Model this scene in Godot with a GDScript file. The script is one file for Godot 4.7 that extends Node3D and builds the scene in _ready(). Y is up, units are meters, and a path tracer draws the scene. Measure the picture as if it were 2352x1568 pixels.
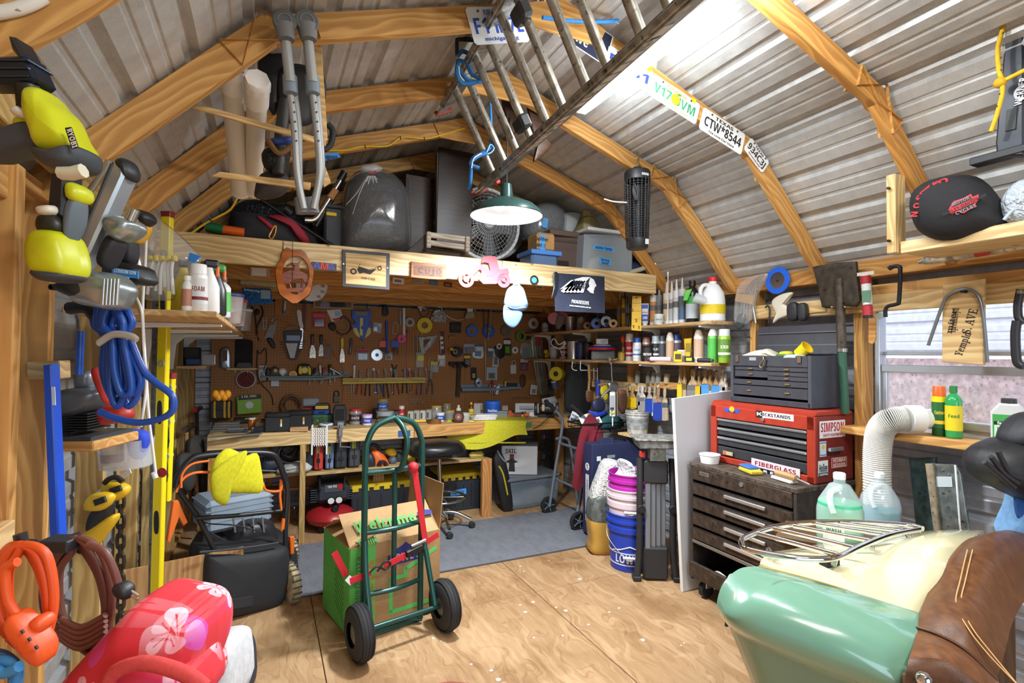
extends Node3D
const FOCAL:=1195.0
const EYE:=Vector3(0,1.42,0)
var view_basis:Basis
var rng:=RandomNumberGenerator.new()
var mats:={}
var meshes:={}
var used:={}
var cur:Node3D
var fb:Basis
var fp:Vector3
func _ready()->void:
	rng.seed=7
	set_camera()
	set_light()
	make_textures()
	build_shell()
	build_loft()
	build_bench()
	build_pegboard()
	build_bench_top()
	build_under_bench()
	build_side_wall()
	build_shelves()
	build_cabinets()
	build_window_wall()
	build_overhead()
	build_floor_things()
	build_mower()
	build_hand_truck()
	build_cords()
	build_motorcycle()
func set_camera()->void:
	view_basis=Basis(Vector3.UP,-deg_to_rad(25.3))*Basis(Vector3.RIGHT,deg_to_rad(1.35))*Basis(Vector3.BACK,deg_to_rad(.45))
	var c:=Camera3D.new()
	c.name="camera"
	add_child(c)
	c.transform=Transform3D(view_basis,EYE)
	c.fov=rad_to_deg(2.0*atan(784.0/FOCAL))
	c.near=.02
	c.far=100.0
	c.current=true
func set_light()->void:
	var e:=Environment.new()
	e.background_mode=Environment.BG_COLOR
	e.background_color=Color(.86,.92,1.0)
	e.background_energy_multiplier=4.5
	e.tonemap_mode=Environment.TONE_MAPPER_LINEAR
	e.tonemap_exposure=1.0
	e.sdfgi_enabled=true
	e.ssao_enabled=true
	e.ssil_enabled=true
	var w:=WorldEnvironment.new()
	w.name="world_environment"
	w.environment=e
	add_child(w)
	area_light("fluorescent_light",v(1.42,2.628,-1.35),Vector3.DOWN,w(.07,1.75),2.0,Color(.95,.98,1.0))
	for k in 4:
		var o:=OmniLight3D.new()
		o.name="fluorescent_tube_light_%d"%(k+1)
		add_child(o)
		o.position=v(1.42,2.6,-2.0+k*.43)
		o.light_energy=.27
		o.light_color=Color(.95,.98,1.0)
		o.light_size=.035
		o.omni_range=12.0
		o.omni_attenuation=2.0
		o.shadow_enabled=true
	var s:=SpotLight3D.new()
	s.name="pendant_spot_light"
	add_child(s)
	s.position=v(1.143,2.165,-2.5)
	s.rotation_degrees.x=-90
	s.spot_angle=80.0
	s.spot_angle_attenuation=.6
	s.light_energy=6.2
	s.light_color=Color(.96,.98,1.0)
	s.light_size=.09
	s.spot_range=12.0
	s.spot_attenuation=2.0
	s.shadow_enabled=true
	area_light("door_strip_light",v(1.0,2.62,.35),v(0,-.8,-.6),w(.9,.07),3.6,Color(1.0,.98,.95))
func area_light(called:String,at:Vector3,towards:Vector3,size:Vector2,energy:float,c:Color)->void:
	var l:=AreaLight3D.new()
	l.name=called
	add_child(l)
	var z:=-towards.normalized()
	var x:=Vector3.RIGHT
	l.transform=Transform3D(Basis(x,z.cross(x),z),at)
	l.area_size=size
	l.area_normalize_energy=true
	l.light_energy=energy
	l.light_color=c
	l.area_range=14.0
	l.area_attenuation=2.0
	l.shadow_enabled=true
func ray(x:float,y:float)->Vector3:
	return view_basis*v((x-1176.0)/FOCAL,-(y-784.0)/FOCAL,-1.0)
func on_z(x:float,y:float,z:float)->Vector3:
	var r:=ray(x,y)
	return EYE+r*(z/r.z)
func on_x(x:float,y:float,at:float)->Vector3:
	var r:=ray(x,y)
	return EYE+r*(at/r.x)
func on_y(x:float,y:float,at:float)->Vector3:
	var r:=ray(x,y)
	return EYE+r*((at-EYE.y)/r.y)
func on_t(x:float,y:float,t:float)->Vector3:
	return EYE+ray(x,y)*t
const FACE_Z:=Basis(Vector3(1,0,0),Vector3(0,1,0),Vector3(0,0,1))
const FACE_R:=Basis(Vector3(0,0,1),Vector3(0,1,0),Vector3(-1,0,0))
const FACE_L:=Basis(Vector3(0,0,-1),Vector3(0,1,0),Vector3(1,0,0))
const FACE_UP:=Basis(Vector3(1,0,0),Vector3(0,0,-1),Vector3(0,1,0))
func plane_at(b:Basis,p:Vector3)->void:
	fb=b
	fp=p
func at(x:float,y:float,off:=.0)->Vector3:
	var r:=ray(x,y)
	var n:=fb.z
	var t:=(fp+n*off-EYE).dot(n)/r.dot(n)
	return fb.inverse()*(EYE+r*t-fp)
func px_size()->float:
	var c:=view_basis.inverse()*(fp-EYE)
	return-c.z/FOCAL
func numbered(called:String)->String:
	if not used.has(called):
		used[called]=0
		return called
	used[called]+=1
	return "%s_%03d"%[called,used[called]]
func tag(o:Node,label:String,category:String,group:="")->void:
	o.set_meta("label",label)
	if category!="":
		o.set_meta("category",category)
	if group!="":
		o.set_meta("group",group)
func t_(called:String,label:String,category:String,b:Basis,p:Vector3,group:="")->Node3D:
	var o:=Node3D.new()
	o.name=numbered(called)
	add_child(o)
	o.transform=Transform3D(b,p)
	tag(o,label,category,group)
	cur=o
	plane_at(b,p)
	return o
func s_(called:String,label:String,category:String,p:Vector3,turn:=.0,group:="")->Node3D:
	return t_(called,label,category,Basis(Vector3.UP,deg_to_rad(turn)),p,group)
func m_(called:String,m:Mesh,material:Material,p:=Vector3.ZERO,r:=Vector3.ZERO,parent:Node=null,label:="")->MeshInstance3D:
	var o:=MeshInstance3D.new()
	if parent==null:
		parent=cur
	o.name=numbered(called) if parent==self else called
	o.mesh=m
	o.material_override=material
	parent.add_child(o,true)
	o.position=p
	o.rotation_degrees=r
	if label!="":
		o.set_meta("label",label)
	return o
func st_(called:String,label:String)->Node3D:
	var o:=Node3D.new()
	o.name=called
	add_child(o)
	o.set_meta("kind","structure")
	o.set_meta("label",label)
	cur=o
	plane_at(Basis.IDENTITY,V0)
	return o
func dup(o:Node3D,b:Basis,p:Vector3,label:String,group:="")->Node3D:
	var c:Node3D=o.duplicate()
	var base:=String(o.name)
	if base.length()>4 and base[base.length()-4]=="_" and base.substr(base.length()-3).is_valid_int():
		base=base.substr(0,base.length()-4)
	c.name=numbered(base)
	add_child(c)
	c.transform=Transform3D(b,p)
	tag(c,label,"",group)
	cur=c
	plane_at(b,p)
	return c
class Geo:
	var v:=PackedVector3Array()
	var n:=PackedVector3Array()
	var uv:=PackedVector2Array()
	func tri(a:Vector3,b:Vector3,c:Vector3,na:Vector3,nb:Vector3,nc:Vector3,ua:=Vector2.ZERO,ub:=Vector2.ZERO,uc:=Vector2.ZERO)->void:
		var f:=(b-a).cross(c-a)
		if f.length_squared()<1e-18:
			return
		if f.dot(na+nb+nc)>.0:
			v.append_array([a,c,b])
			n.append_array([na,nc,nb])
			uv.append_array([ua,uc,ub])
		else:
			v.append_array([a,b,c])
			n.append_array([na,nb,nc])
			uv.append_array([ua,ub,uc])
	func quad(a:Vector3,b:Vector3,c:Vector3,d:Vector3,m:Vector3)->void:
		tri(a,b,c,m,m,m,Vector2(0,1),Vector2(1,1),Vector2(1,0))
		tri(a,c,d,m,m,m,Vector2(0,1),Vector2(1,0),Vector2(0,0))
	func flat(a:Vector3,b:Vector3,c:Vector3,out:Vector3)->void:
		var f:=(b-a).cross(c-a).normalized()
		if f.dot(out)<.0:
			f=-f
		tri(a,b,c,f,f,f)
	func add(g:Geo,t:=Transform3D.IDENTITY)->Geo:
		var q:=t.basis.inverse().transposed()
		for i in g.v.size():
			v.append(t*g.v[i])
			n.append((q*g.n[i]).normalized())
			uv.append(g.uv[i])
		return self
	func box(s:Vector3,c:=Vector3.ZERO,e:=.0)->Geo:
		var h:=s/2.0
		e=minf(e,minf(h.x,minf(h.y,h.z))*.98)
		var i:=h-Vector3(e,e,e)
		for a in 3:
			var p:=(a+1)%3
			var q:=(a+2)%3
			for w in [-1.0,1.0]:
				var f:=Vector3.ZERO
				f[a]=w
				var k:Array[Vector3]=[]
				for uvw in [[-1,-1],[1,-1],[1,1],[-1,1]]:
					var x:=Vector3.ZERO
					x[a]=w*h[a]
					x[p]=uvw[0]*i[p]
					x[q]=uvw[1]*i[q]
					k.append(c+x)
				quad(k[0],k[1],k[2],k[3],f)
			if e>.0:
				for w in [-1.0,1.0]:
					for u in [-1.0,1.0]:
						var f:=Vector3.ZERO
						f[p]=w
						f[q]=u
						var k:Array[Vector3]=[]
						for s2 in [[-1,0],[1,0],[1,1],[-1,1]]:
							var x:=Vector3.ZERO
							x[a]=s2[0]*i[a]
							x[p]=w*(h[p] if s2[1]==0 else i[p])
							x[q]=u*(i[q] if s2[1]==0 else h[q])
							k.append(c+x)
						quad(k[0],k[1],k[2],k[3],f.normalized())
		if e>.0:
			for x in [-1.0,1.0]:
				for y in [-1.0,1.0]:
					for z in [-1.0,1.0]:
						var o:=Vector3(x,y,z)
						var q:=o.normalized()
						tri(c+Vector3(x*h.x,y*i.y,z*i.z),c+Vector3(x*i.x,y*h.y,z*i.z),c+Vector3(x*i.x,y*i.y,z*h.z),q,q,q)
		return self
	func grid(rows:Array,closed:=false,turned:=false)->Geo:
		var nu:=rows.size()
		var nv:int=rows[0].size()
		var nn:=[]
		for i in nu:
			var r:=PackedVector3Array()
			r.resize(nv)
			nn.append(r)
		var last:=nv if closed else nv-1
		for i in nu-1:
			for j in last:
				var k:=(j+1)%nv
				var f:Vector3=(rows[i+1][k]-rows[i][j]).cross(rows[i][k]-rows[i+1][j])
				nn[i][j]+=f
				nn[i+1][j]+=f
				nn[i][k]+=f
				nn[i+1][k]+=f
		var s:=-1.0 if turned else 1.0
		for i in nu:
			for j in nv:
				nn[i][j]=(nn[i][j]*s).normalized()
		for i in nu-1:
			for j in last:
				var k:=(j+1)%nv
				var u0:=Vector2(float(j)/last,float(i)/(nu-1))
				var u1:=Vector2(float(j+1)/last,float(i)/(nu-1))
				var u2:=Vector2(float(j+1)/last,float(i+1)/(nu-1))
				var u3:=Vector2(float(j)/last,float(i+1)/(nu-1))
				tri(rows[i][j],rows[i][k],rows[i+1][k],nn[i][j],nn[i][k],nn[i+1][k],u0,u1,u2)
				tri(rows[i][j],rows[i+1][k],rows[i+1][j],nn[i][j],nn[i+1][k],nn[i+1][j],u0,u2,u3)
		return self
	func lathe(p:Array,k:=20)->Geo:
		for i in p.size()-1:
			var a:Vector2=p[i]
			var b:Vector2=p[i+1]
			var d:=(b-a).normalized()
			if (b-a).length()<1e-6:
				continue
			var m:=Vector2(d.y,-d.x)
			var ma:=m
			var mb:=m
			if i>0:
				var e:Vector2=(a-p[i-1]).normalized()
				if e.dot(d)>.75:
					ma=(m+Vector2(e.y,-e.x)).normalized()
			if i<p.size()-2:
				var e:Vector2=(p[i+2]-b).normalized()
				if e.dot(d)>.75:
					mb=(m+Vector2(e.y,-e.x)).normalized()
			for j in k:
				var t0:=TAU*j/k
				var t1:=TAU*(j+1)/k
				var c0:=Vector3(cos(t0),0,-sin(t0))
				var c1:=Vector3(cos(t1),0,-sin(t1))
				var y:=Vector3.UP
				var q0:=Vector2(float(j)/k,float(i)/p.size())
				tri(c0*a.x+y*a.y,c1*a.x+y*a.y,c1*b.x+y*b.y,c0*ma.x+y*ma.y,c1*ma.x+y*ma.y,c1*mb.x+y*mb.y,q0,q0,q0)
				tri(c0*a.x+y*a.y,c1*b.x+y*b.y,c0*b.x+y*b.y,c0*ma.x+y*ma.y,c1*mb.x+y*mb.y,c0*mb.x+y*mb.y,q0,q0,q0)
		return self
	func tube(p:Array,r:float,k:=8,closed:=false,taper:=1.0)->Geo:
		var rows:=[]
		var m:=p.size()
		var side:=Vector3.ZERO
		for i in m:
			var d:Vector3
			if closed:
				d=(p[(i+1)%m]-p[(i+m-1)%m]).normalized()
			else:
				d=(p[mini(i+1,m-1)]-p[maxi(i-1,0)]).normalized()
			if i==0:
				side=d.cross(Vector3(.13,.97,.21)).normalized()
				if side.length()<.1:
					side=d.cross(Vector3.RIGHT).normalized()
			side=(side-d*side.dot(d)).normalized()
			var up:=d.cross(side)
			var row:=PackedVector3Array()
			var rr:=r*lerpf(1.0,taper,float(i)/maxi(1,m-1))
			for j in k:
				var t:=TAU*j/k
				row.append(p[i]+(side*cos(t)+up*sin(t))*rr)
			rows.append(row)
		if closed:
			rows.append(rows[0])
		grid(rows,true,true)
		if not closed:
			for e in [0,m-1]:
				var out:Vector3=(p[0]-p[1]) if e==0 else (p[m-1]-p[m-2])
				for j in range(1,k-1):
					flat(rows[e][0],rows[e][j],rows[e][j+1],out)
		return self
	func slab(poly:PackedVector2Array,d:float,e:=.0)->Geo:
		if Geometry2D.is_polygon_clockwise(poly):
			poly.reverse()
		var m:=poly.size()
		var en:=PackedVector2Array()
		for i in m:
			var t:=(poly[(i+1)%m]-poly[i]).normalized()
			en.append(Vector2(t.y,-t.x))
		var vn:=[]
		var ins:=PackedVector2Array()
		for i in m:
			var a:=en[(i+m-1)%m]
			var b:=en[i]
			var av:=(a+b).normalized()
			vn.append([av,av] if a.dot(b)>.75 else [a,b])
			ins.append(poly[i]-av*minf(e/maxf(.5,av.dot(b)),e*1.6))
		var z:=d/2.0
		for i in m:
			var j:=(i+1)%m
			var n0:=Vector3(vn[i][1].x,vn[i][1].y,0)
			var n1:=Vector3(vn[j][0].x,vn[j][0].y,0)
			var p0:=Vector3(poly[i].x,poly[i].y,0)
			var p1:=Vector3(poly[j].x,poly[j].y,0)
			var zz:=Vector3(0,0,z-e)
			tri(p0-zz,p1-zz,p1+zz,n0,n1,n1)
			tri(p0-zz,p1+zz,p0+zz,n0,n1,n0)
			if e>.0:
				for w in [-1.0,1.0]:
					var k:=Vector3(0,0,w)
					var i0:=Vector3(ins[i].x,ins[i].y,w*z)
					var i1:=Vector3(ins[j].x,ins[j].y,w*z)
					var o0:=(n0+k).normalized()
					var o1:=(n1+k).normalized()
					tri(p0+zz*w,p1+zz*w,i1,o0,o1,o1)
					tri(p0+zz*w,i1,i0,o0,o1,o0)
		var t:=Geometry2D.triangulate_polygon(ins)
		for i in range(0,t.size(),3):
			for w in [-1.0,1.0]:
				var k:=Vector3(0,0,w)
				var q:Array[Vector3]=[]
				for h in 3:
					q.append(Vector3(ins[t[i+h]].x,ins[t[i+h]].y,w*z))
				tri(q[0],q[1],q[2],k,k,k,ins[t[i]],ins[t[i+1]],ins[t[i+2]])
		return self
	func pillow(poly:PackedVector2Array,d:float,p:=2.4,steps:=6)->Geo:
		if Geometry2D.is_polygon_clockwise(poly):
			poly.reverse()
		var c:=Vector2.ZERO
		for q in poly:
			c+=q
		c/=poly.size()
		for w in [-1.0,1.0]:
			var rows:=[]
			for i in steps+1:
				var a:=float(i)/steps*PI/2.0
				var s:=pow(cos(a),2.0/p)
				var z:=pow(sin(a),2.0/p)*d/2.0
				var row:=PackedVector3Array()
				for q in poly:
					var e:=c+(q-c)*maxf(s,.002)
					row.append(Vector3(e.x,e.y,w*z))
				rows.append(row)
			grid(rows,true,w>.0)
		return self
	func done()->ArrayMesh:
		var m:=ArrayMesh.new()
		var a:=[]
		a.resize(Mesh.ARRAY_MAX)
		a[Mesh.ARRAY_VERTEX]=v
		a[Mesh.ARRAY_NORMAL]=n
		a[Mesh.ARRAY_TEX_UV]=uv
		m.add_surface_from_arrays(Mesh.PRIMITIVE_TRIANGLES,a)
		return m
func box(x:float,y:float,z:float,e:=.0)->Mesh:
	var k:="b %.4f %.4f %.4f %.4f"%[x,y,z,e]
	if not meshes.has(k):
		meshes[k]=Geo.new().box(v(x,y,z),V0,e).done()
	return meshes[k]
func lathe(p:Array,k:=20)->Mesh:
	var key:="l %s %d"%[str(p),k]
	if not meshes.has(key):
		meshes[key]=Geo.new().lathe(p,k).done()
	return meshes[key]
func cyl(r:float,h:float,k:=20,e:=.0)->Mesh:
	if e<=.0:
		return lathe([w(0,0),w(r,0),w(r,h),w(0,h)],k)
	return lathe([w(0,0),w(r-e,0),w(r,e),w(r,h-e),w(r-e,h),w(0,h)],k)
func ring(r:float,hole:float,h:float,k:=24)->Mesh:
	return lathe([w(hole,0),w(r-.001,0),w(r,.001),w(r,h-.001),w(r-.001,h),w(hole,h),w(hole,0)],k)
func ball(r:float,squash:=1.0,k:=16)->Mesh:
	var p:=[]
	for i in 9:
		var a:=-PI/2+PI*i/8
		p.append(w(maxf(cos(a)*r,.0),sin(a)*r*squash))
	return lathe(p,k)
func i_(p:Array,r:float,k:=8,closed:=false,taper:=1.0)->Mesh:
	return Geo.new().tube(p,r,k,closed,taper).done()
func q_(p:Array,per:=6,closed:=false)->Array:
	var out:=[]
	var m:=p.size()
	for i in (m if closed else m-1):
		var a=p[(i+m-1)%m] if closed else p[maxi(i-1,0)]
		var b=p[i]
		var c=p[(i+1)%m]
		var d=p[(i+2)%m] if closed else p[mini(i+2,m-1)]
		for j in per:
			var t:=float(j)/per
			out.append(b*(1-t)*(1-t)*(1+2*t)+c*t*t*(3-2*t)+(c-a)*.5*t*(1-t)*(1-t)-(d-b)*.5*t*t*(1-t))
	if not closed:
		out.append(p[m-1])
	return out
func outline(p:Array,off:=.0)->PackedVector2Array:
	var o:=PackedVector2Array()
	for i in range(0,p.size(),2):
		var q:=at(p[i],p[i+1],off)
		o.append(w(q.x,q.y))
	return o
func centred(o:PackedVector2Array)->Vector2:
	var c:=Vector2.ZERO
	for q in o:
		c+=q
	c/=o.size()
	for i in o.size():
		o[i]-=c
	return c
func c_(called:String,p:Array,d:float,material:Material,off:=.0,parent:Node=null,round_:=false)->MeshInstance3D:
	var o:=outline(p,off)
	if round_:
		o=rounded(o)
	var c:=centred(o)
	return m_(called,Geo.new().slab(o,d,d*.12).done(),material,v(c.x,c.y,off),V0,parent)
func u_(called:String,p:Array,d:float,material:Material,off:=.0,power:=2.6,parent:Node=null,soft:=true)->MeshInstance3D:
	var o:=outline(p,off)
	if soft:
		o=rounded(o)
	var c:=centred(o)
	return m_(called,Geo.new().pillow(o,d,power).done(),material,v(c.x,c.y,off),V0,parent)
func rounded(o:PackedVector2Array)->PackedVector2Array:
	var a:=[]
	for q in o:
		a.append(v(q.x,q.y,0))
	var r:=PackedVector2Array()
	for q in q_(a,3,true):
		r.append(w(q.x,q.y))
	return r
func l_(called:String,x:float,y:float,w:float,h:float,d:float,material:Material,off:=.0,tilt:=.0,parent:Node=null,e:=-1.0)->MeshInstance3D:
	var s:=px_size()
	var q:=at(x,y,off)
	var ww:=w*s/maxf(.35,absf(fb.x.dot(view_basis.x)))
	var hh:=h*s
	if absf(fb.y.y)<.5:
		var a:=at(x,y-h/2)
		var b:=at(x,y+h/2)
		hh=(a-b).length()
	return m_(called,box(ww,hh,d,minf(minf(ww,hh),d)*.12 if e<.0 else e),material,v(q.x,q.y,off),v(0,0,tilt),parent)
func r_(called:String,p:Array,r:float,material:Material,off:=.0,curved:=false,parent:Node=null,closed:=false,k:=8,taper:=1.0)->MeshInstance3D:
	var a:=[]
	for i in range(0,p.size(),2):
		var q:=at(p[i],p[i+1],off)
		a.append(v(q.x,q.y,off))
	if curved:
		a=q_(a,5,closed)
	return m_(called,i_(a,r,k,closed,taper),material,V0,V0,parent)
func d_(called:String,x:float,y:float,r:float,d:float,material:Material,off:=.0,hole:=.0,parent:Node=null)->MeshInstance3D:
	var s:=px_size()
	var q:=at(x,y,off)
	var m:=ring(r*s,hole*s,d) if hole>.0 else cyl(r*s,d,24,minf(d*.2,.003))
	return m_(called,m,material,v(q.x,q.y,off-d/2),v(90,0,0),parent)
func w_(s:String,h:float,wide:=.0,serif:=false,bend:=.0)->Mesh:
	var key:="t %s %.4f %.4f %s %.4f"%[s,h,wide,serif,bend]
	if meshes.has(key):
		return meshes[key]
	var f:=SystemFont.new()
	f.font_names=PackedStringArray(["Droid Serif" if serif else "Droid Sans"])
	f.font_weight=700
	var t:=TextMesh.new()
	t.font=f
	t.text=s
	t.font_size=32
	t.pixel_size=h/23.0
	t.depth=.0006
	t.curve_step=4.0
	var arr:=t.get_mesh_arrays() if t.get_surface_count()==0 else t.surface_get_arrays(0)
	var vs:PackedVector3Array=arr[Mesh.ARRAY_VERTEX]
	var ns:PackedVector3Array=arr[Mesh.ARRAY_NORMAL]
	var lo:=INF
	var hi:=-INF
	for q in vs:
		lo=minf(lo,q.x)
		hi=maxf(hi,q.x)
	var k:=wide/(hi-lo) if wide>.0 else 1.0
	for i in vs.size():
		vs[i].x*=k
		if bend>.0:
			var a:=vs[i].x/bend
			var r:=bend+vs[i].z
			vs[i]=v(sin(a)*r,vs[i].y,cos(a)*r-bend)
			ns[i]=ns[i].rotated(Vector3.UP,a)
	arr[Mesh.ARRAY_VERTEX]=vs
	arr[Mesh.ARRAY_NORMAL]=ns
	arr[Mesh.ARRAY_TANGENT]=null
	var m:=ArrayMesh.new()
	m.add_surface_from_arrays(Mesh.PRIMITIVE_TRIANGLES,arr)
	meshes[key]=m
	return m
func x_(s:String,x:float,y:float,h:float,w:float,material:Material,off:float,tilt:=.0,serif:=false,parent:Node=null)->MeshInstance3D:
	var z:=px_size()
	var q:=at(x,y,off)
	var squash:=maxf(.35,absf(fb.x.dot(view_basis.x))) if absf(tilt)<45.0 else 1.0
	return m_("lettering",w_(s,h*z,w*z/squash,serif),material,v(q.x,q.y,off),v(0,0,tilt),parent)
func b_(called:String,a:Vector3,b:Vector3,wide:float,thick:float,side:Vector3,material:Material,parent:Node=null,e:=.003)->MeshInstance3D:
	var x:=(b-a).normalized()
	var z:=x.cross(side).normalized()
	var y:=z.cross(x)
	var o:=m_(called,box((b-a).length(),wide,thick,e),material,V0,V0,parent)
	o.transform=Transform3D(Basis(x,y,z),(a+b)/2.0)
	return o
func cloth(rows:Array,t:float,per:=5)->Mesh:
	var fine:=[]
	for r in rows:
		fine.append(q_(r,per))
	var cols:=[]
	for j in fine[0].size():
		var c:=[]
		for i in fine.size():
			c.append(fine[i][j])
		cols.append(q_(c,per))
	var g:=Geo.new().grid(cols)
	var up:=[]
	for c in cols:
		up.append(PackedVector3Array(c))
	var back:=[]
	for i in up.size():
		var row:=PackedVector3Array()
		for j in up[i].size():
			var du:Vector3=up[mini(i+1,up.size()-1)][j]-up[maxi(i-1,0)][j]
			var dv:Vector3=up[i][mini(j+1,up[i].size()-1)]-up[i][maxi(j-1,0)]
			row.append(up[i][j]-du.cross(dv).normalized()*t)
		back.append(row)
	g.grid(back,false,true)
	var n:=up.size()-1
	var m:int=up[0].size()-1
	for i in n:
		for j in [0,m]:
			var out:Vector3=up[i][j]-up[i][1 if j==0 else m-1]
			g.flat(up[i][j],up[i+1][j],back[i+1][j],out)
			g.flat(up[i][j],back[i+1][j],back[i][j],out)
	for j in m:
		for i in [0,n]:
			var out:Vector3=up[i][j]-up[1 if i==0 else n-1][j]
			g.flat(up[i][j],up[i][j+1],back[i][j+1],out)
			g.flat(up[i][j],back[i][j+1],back[i][j],out)
	return g.done()
var tex:={}
func k_(hex:String,rough:=.6,metal:=.0,kind:="")->StandardMaterial3D:
	var k:="%s %.2f %.2f %s"%[hex,rough,metal,kind]
	if mats.has(k):
		return mats[k]
	var m:=StandardMaterial3D.new()
	m.albedo_color=Color(hex)
	m.roughness=rough
	m.metallic=metal
	if kind!="":
		m.uv1_triplanar=true
		m.uv1_triplanar_sharpness=4.0
	match kind:
		"wood":
			m.albedo_texture=tex.wood
			m.uv1_scale=v(.7,3.2,3.2)
		"knotty":
			m.albedo_texture=tex.wood
			m.uv1_scale=v(.9,1.6,1.6)
		"cloth":
			m.albedo_texture=tex.speck
			m.uv1_scale=v(9,9,9)
			m.heightmap_enabled=true
			m.heightmap_texture=tex.fine
			m.heightmap_scale=.12
		"grime":
			m.albedo_texture=tex.grime
			m.uv1_scale=v(2.2,2.2,2.2)
		"wear":
			m.albedo_texture=tex.speck
			m.uv1_scale=v(3,3,3)
		"leather":
			m.heightmap_enabled=true
			m.heightmap_texture=tex.fine
			m.heightmap_scale=.05
			m.uv1_scale=v(7,7,7)
			m.albedo_texture=tex.mottle
		"crinkle":
			m.heightmap_enabled=true
			m.heightmap_texture=tex.crinkle
			m.heightmap_scale=1.6
			m.uv1_scale=v(3.2,3.2,3.2)
		"board":
			m.albedo_texture=tex.speck
			m.uv1_scale=v(1.3,1.3,1.3)
	mats[k]=m
	return m
func cl_(hex:String,a:float,rough:=.08)->StandardMaterial3D:
	var k:="clear %s %.2f %.2f"%[hex,a,rough]
	if not mats.has(k):
		var m:=StandardMaterial3D.new()
		var c:=Color(hex)
		c.a=a
		m.albedo_color=c
		m.transparency=BaseMaterial3D.TRANSPARENCY_ALPHA
		m.roughness=rough
		m.metallic_specular=.5
		mats[k]=m
	return mats[k]
func glow(hex:String,energy:float)->StandardMaterial3D:
	var m:=StandardMaterial3D.new()
	m.albedo_color=Color(hex)
	m.emission_enabled=true
	m.emission=Color(hex)
	m.emission_energy_multiplier=energy
	return m
func noise(freq:float,sd:int,oct:=4)->FastNoiseLite:
	var n:=FastNoiseLite.new()
	n.noise_type=FastNoiseLite.TYPE_SIMPLEX_SMOOTH
	n.frequency=freq
	n.seed=sd
	n.fractal_octaves=oct
	return n
func paint(w:int,h:int,f:Callable)->ImageTexture:
	var im:=Image.create(w,h,false,Image.FORMAT_RGB8)
	for y in h:
		for x in w:
			im.set_pixel(x,y,f.call(float(x)/w,float(y)/h))
	return ImageTexture.create_from_image(im)
func tile(n:FastNoiseLite,u:float,v:float,su:=1.0,sv:=1.0)->float:
	var a:=n.get_noise_3d(cos(u*TAU)*su,sin(u*TAU)*su,v*sv)
	var b:=n.get_noise_3d(cos(u*TAU)*su,sin(u*TAU)*su,(v-1.0)*sv)
	var t:=smoothstep(.75,1.0,v)
	return lerpf(a,b,t)
func make_textures()->void:
	var n1:=noise(1.0,1,3)
	var n2:=noise(3.0,2,4)
	tex.wood=paint(512,256,func(u,v):
		var w:float=tile(n1,u,v,.28,1.6)
		var r:float=v*9.0+w*2.6
		var g:float=r-floor(r)
		var ringv:float=smoothstep(.0,.7,g)*(1.0-smoothstep(.82,1.0,g))
		var f:float=tile(n2,u,v,.5,60.0)
		var l:float=1.0-.13*ringv-.05*f-.05*tile(n1,v,u,.4,1.0)
		for k in [[.23,.36,1.0],[.71,.78,.8]]:
			var d:float=w((u-k[0])*3.4,(v-k[1])).length()/(.030*k[2])
			l*=1.0-.5*exp(-d*d)
		return Color(l,l*lerpf(1.0,l,.45),l*lerpf(1.0,l,.9)))
	var n3:=noise(1.0,5,5)
	var n4:=noise(1.0,9,4)
	tex.ply=paint(720,720,func(u,v):
		var a:float=u+.10*tile(n1,u,v,.9,3.0)
		var b:float=v+.03*tile(n1,v,u,.8,3.0)
		var g:float=tile(n3,b,a,.35,22.0)
		var st:float=absf(g)
		var l:float=.92+.12*g-.10*exp(-pow(st/.05,2.0))+.06*tile(n2,u,v,3.0,2.0)
		var blotch:float=tile(n4,u,v,.9,3.0)
		l*=1.0-.14*smoothstep(.05,.6,blotch)
		var pale:float=smoothstep(.42,.6,tile(n4,v,u,1.7,6.0))*.25
		var c:=Color(l,l*lerpf(1.0,l,.32),l*lerpf(1.0,l,.75))
		return c.lerp(Color(1.1,1.1,1.12),pale))
	tex.speck=paint(256,256,func(u,v):
		var l:float=.93+.10*tile(n2,u,v,4.0,24.0)+.08*tile(n4,u,v,1.0,4.0)
		return Color(l,l,l))
	tex.fine=paint(256,256,func(u,v):
		var l:float=.5+.5*tile(n2,u,v,4.0,24.0)
		return Color(l,l,l))
	tex.mottle=paint(256,256,func(u,v):
		var l:float=.9+.22*tile(n4,u,v,1.0,4.0)
		return Color(l,l*.98,l*.95))
	tex.grime=paint(256,256,func(u,v):
		var l:float=.86+.3*tile(n3,u,v,1.4,7.0)
		l-=.35*smoothstep(.3,.5,tile(n4,u,v,2.5,14.0))
		return Color(l,l*.98,l*.94))
	tex.crinkle=paint(256,256,func(u,v):
		var l:float=absf(tile(n3,u,v,1.2,6.0))+.5*absf(tile(n4,v,u,3.0,14.0))
		return Color(l,l,l))
	tex.carpet=paint(512,512,func(u,v):
		var l:float=.8+.5*rng.randf()*(.6+tile(n2,u,v,3.0,12.0))+.12*tile(n4,u,v,1.0,3.0)
		if rng.randf()<.004:
			l=1.7
		return Color(l,l,l*1.02))
	tex.peg=paint(64,64,func(u,v):
		var d:float=w(u-.5,v-.5).length()
		var l:float=lerpf(.13,1.0,smoothstep(.10,.14,d))*(.96+.08*rng.randf())
		return Color(l,l,l))
	tex.hole=paint(64,64,func(u,v):
		var l:float=smoothstep(.09,.15,w(u-.5,v-.5).length())
		return Color(l,l,l))
const RIB:=[[.0,.0],[.012,.019],[.045,.019],[.057,.0],[.105,.0],[.112,.004],[.122,.004],[.129,.0],[.165,.0],[.172,.004],[.182,.004],[.189,.0]]
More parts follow.
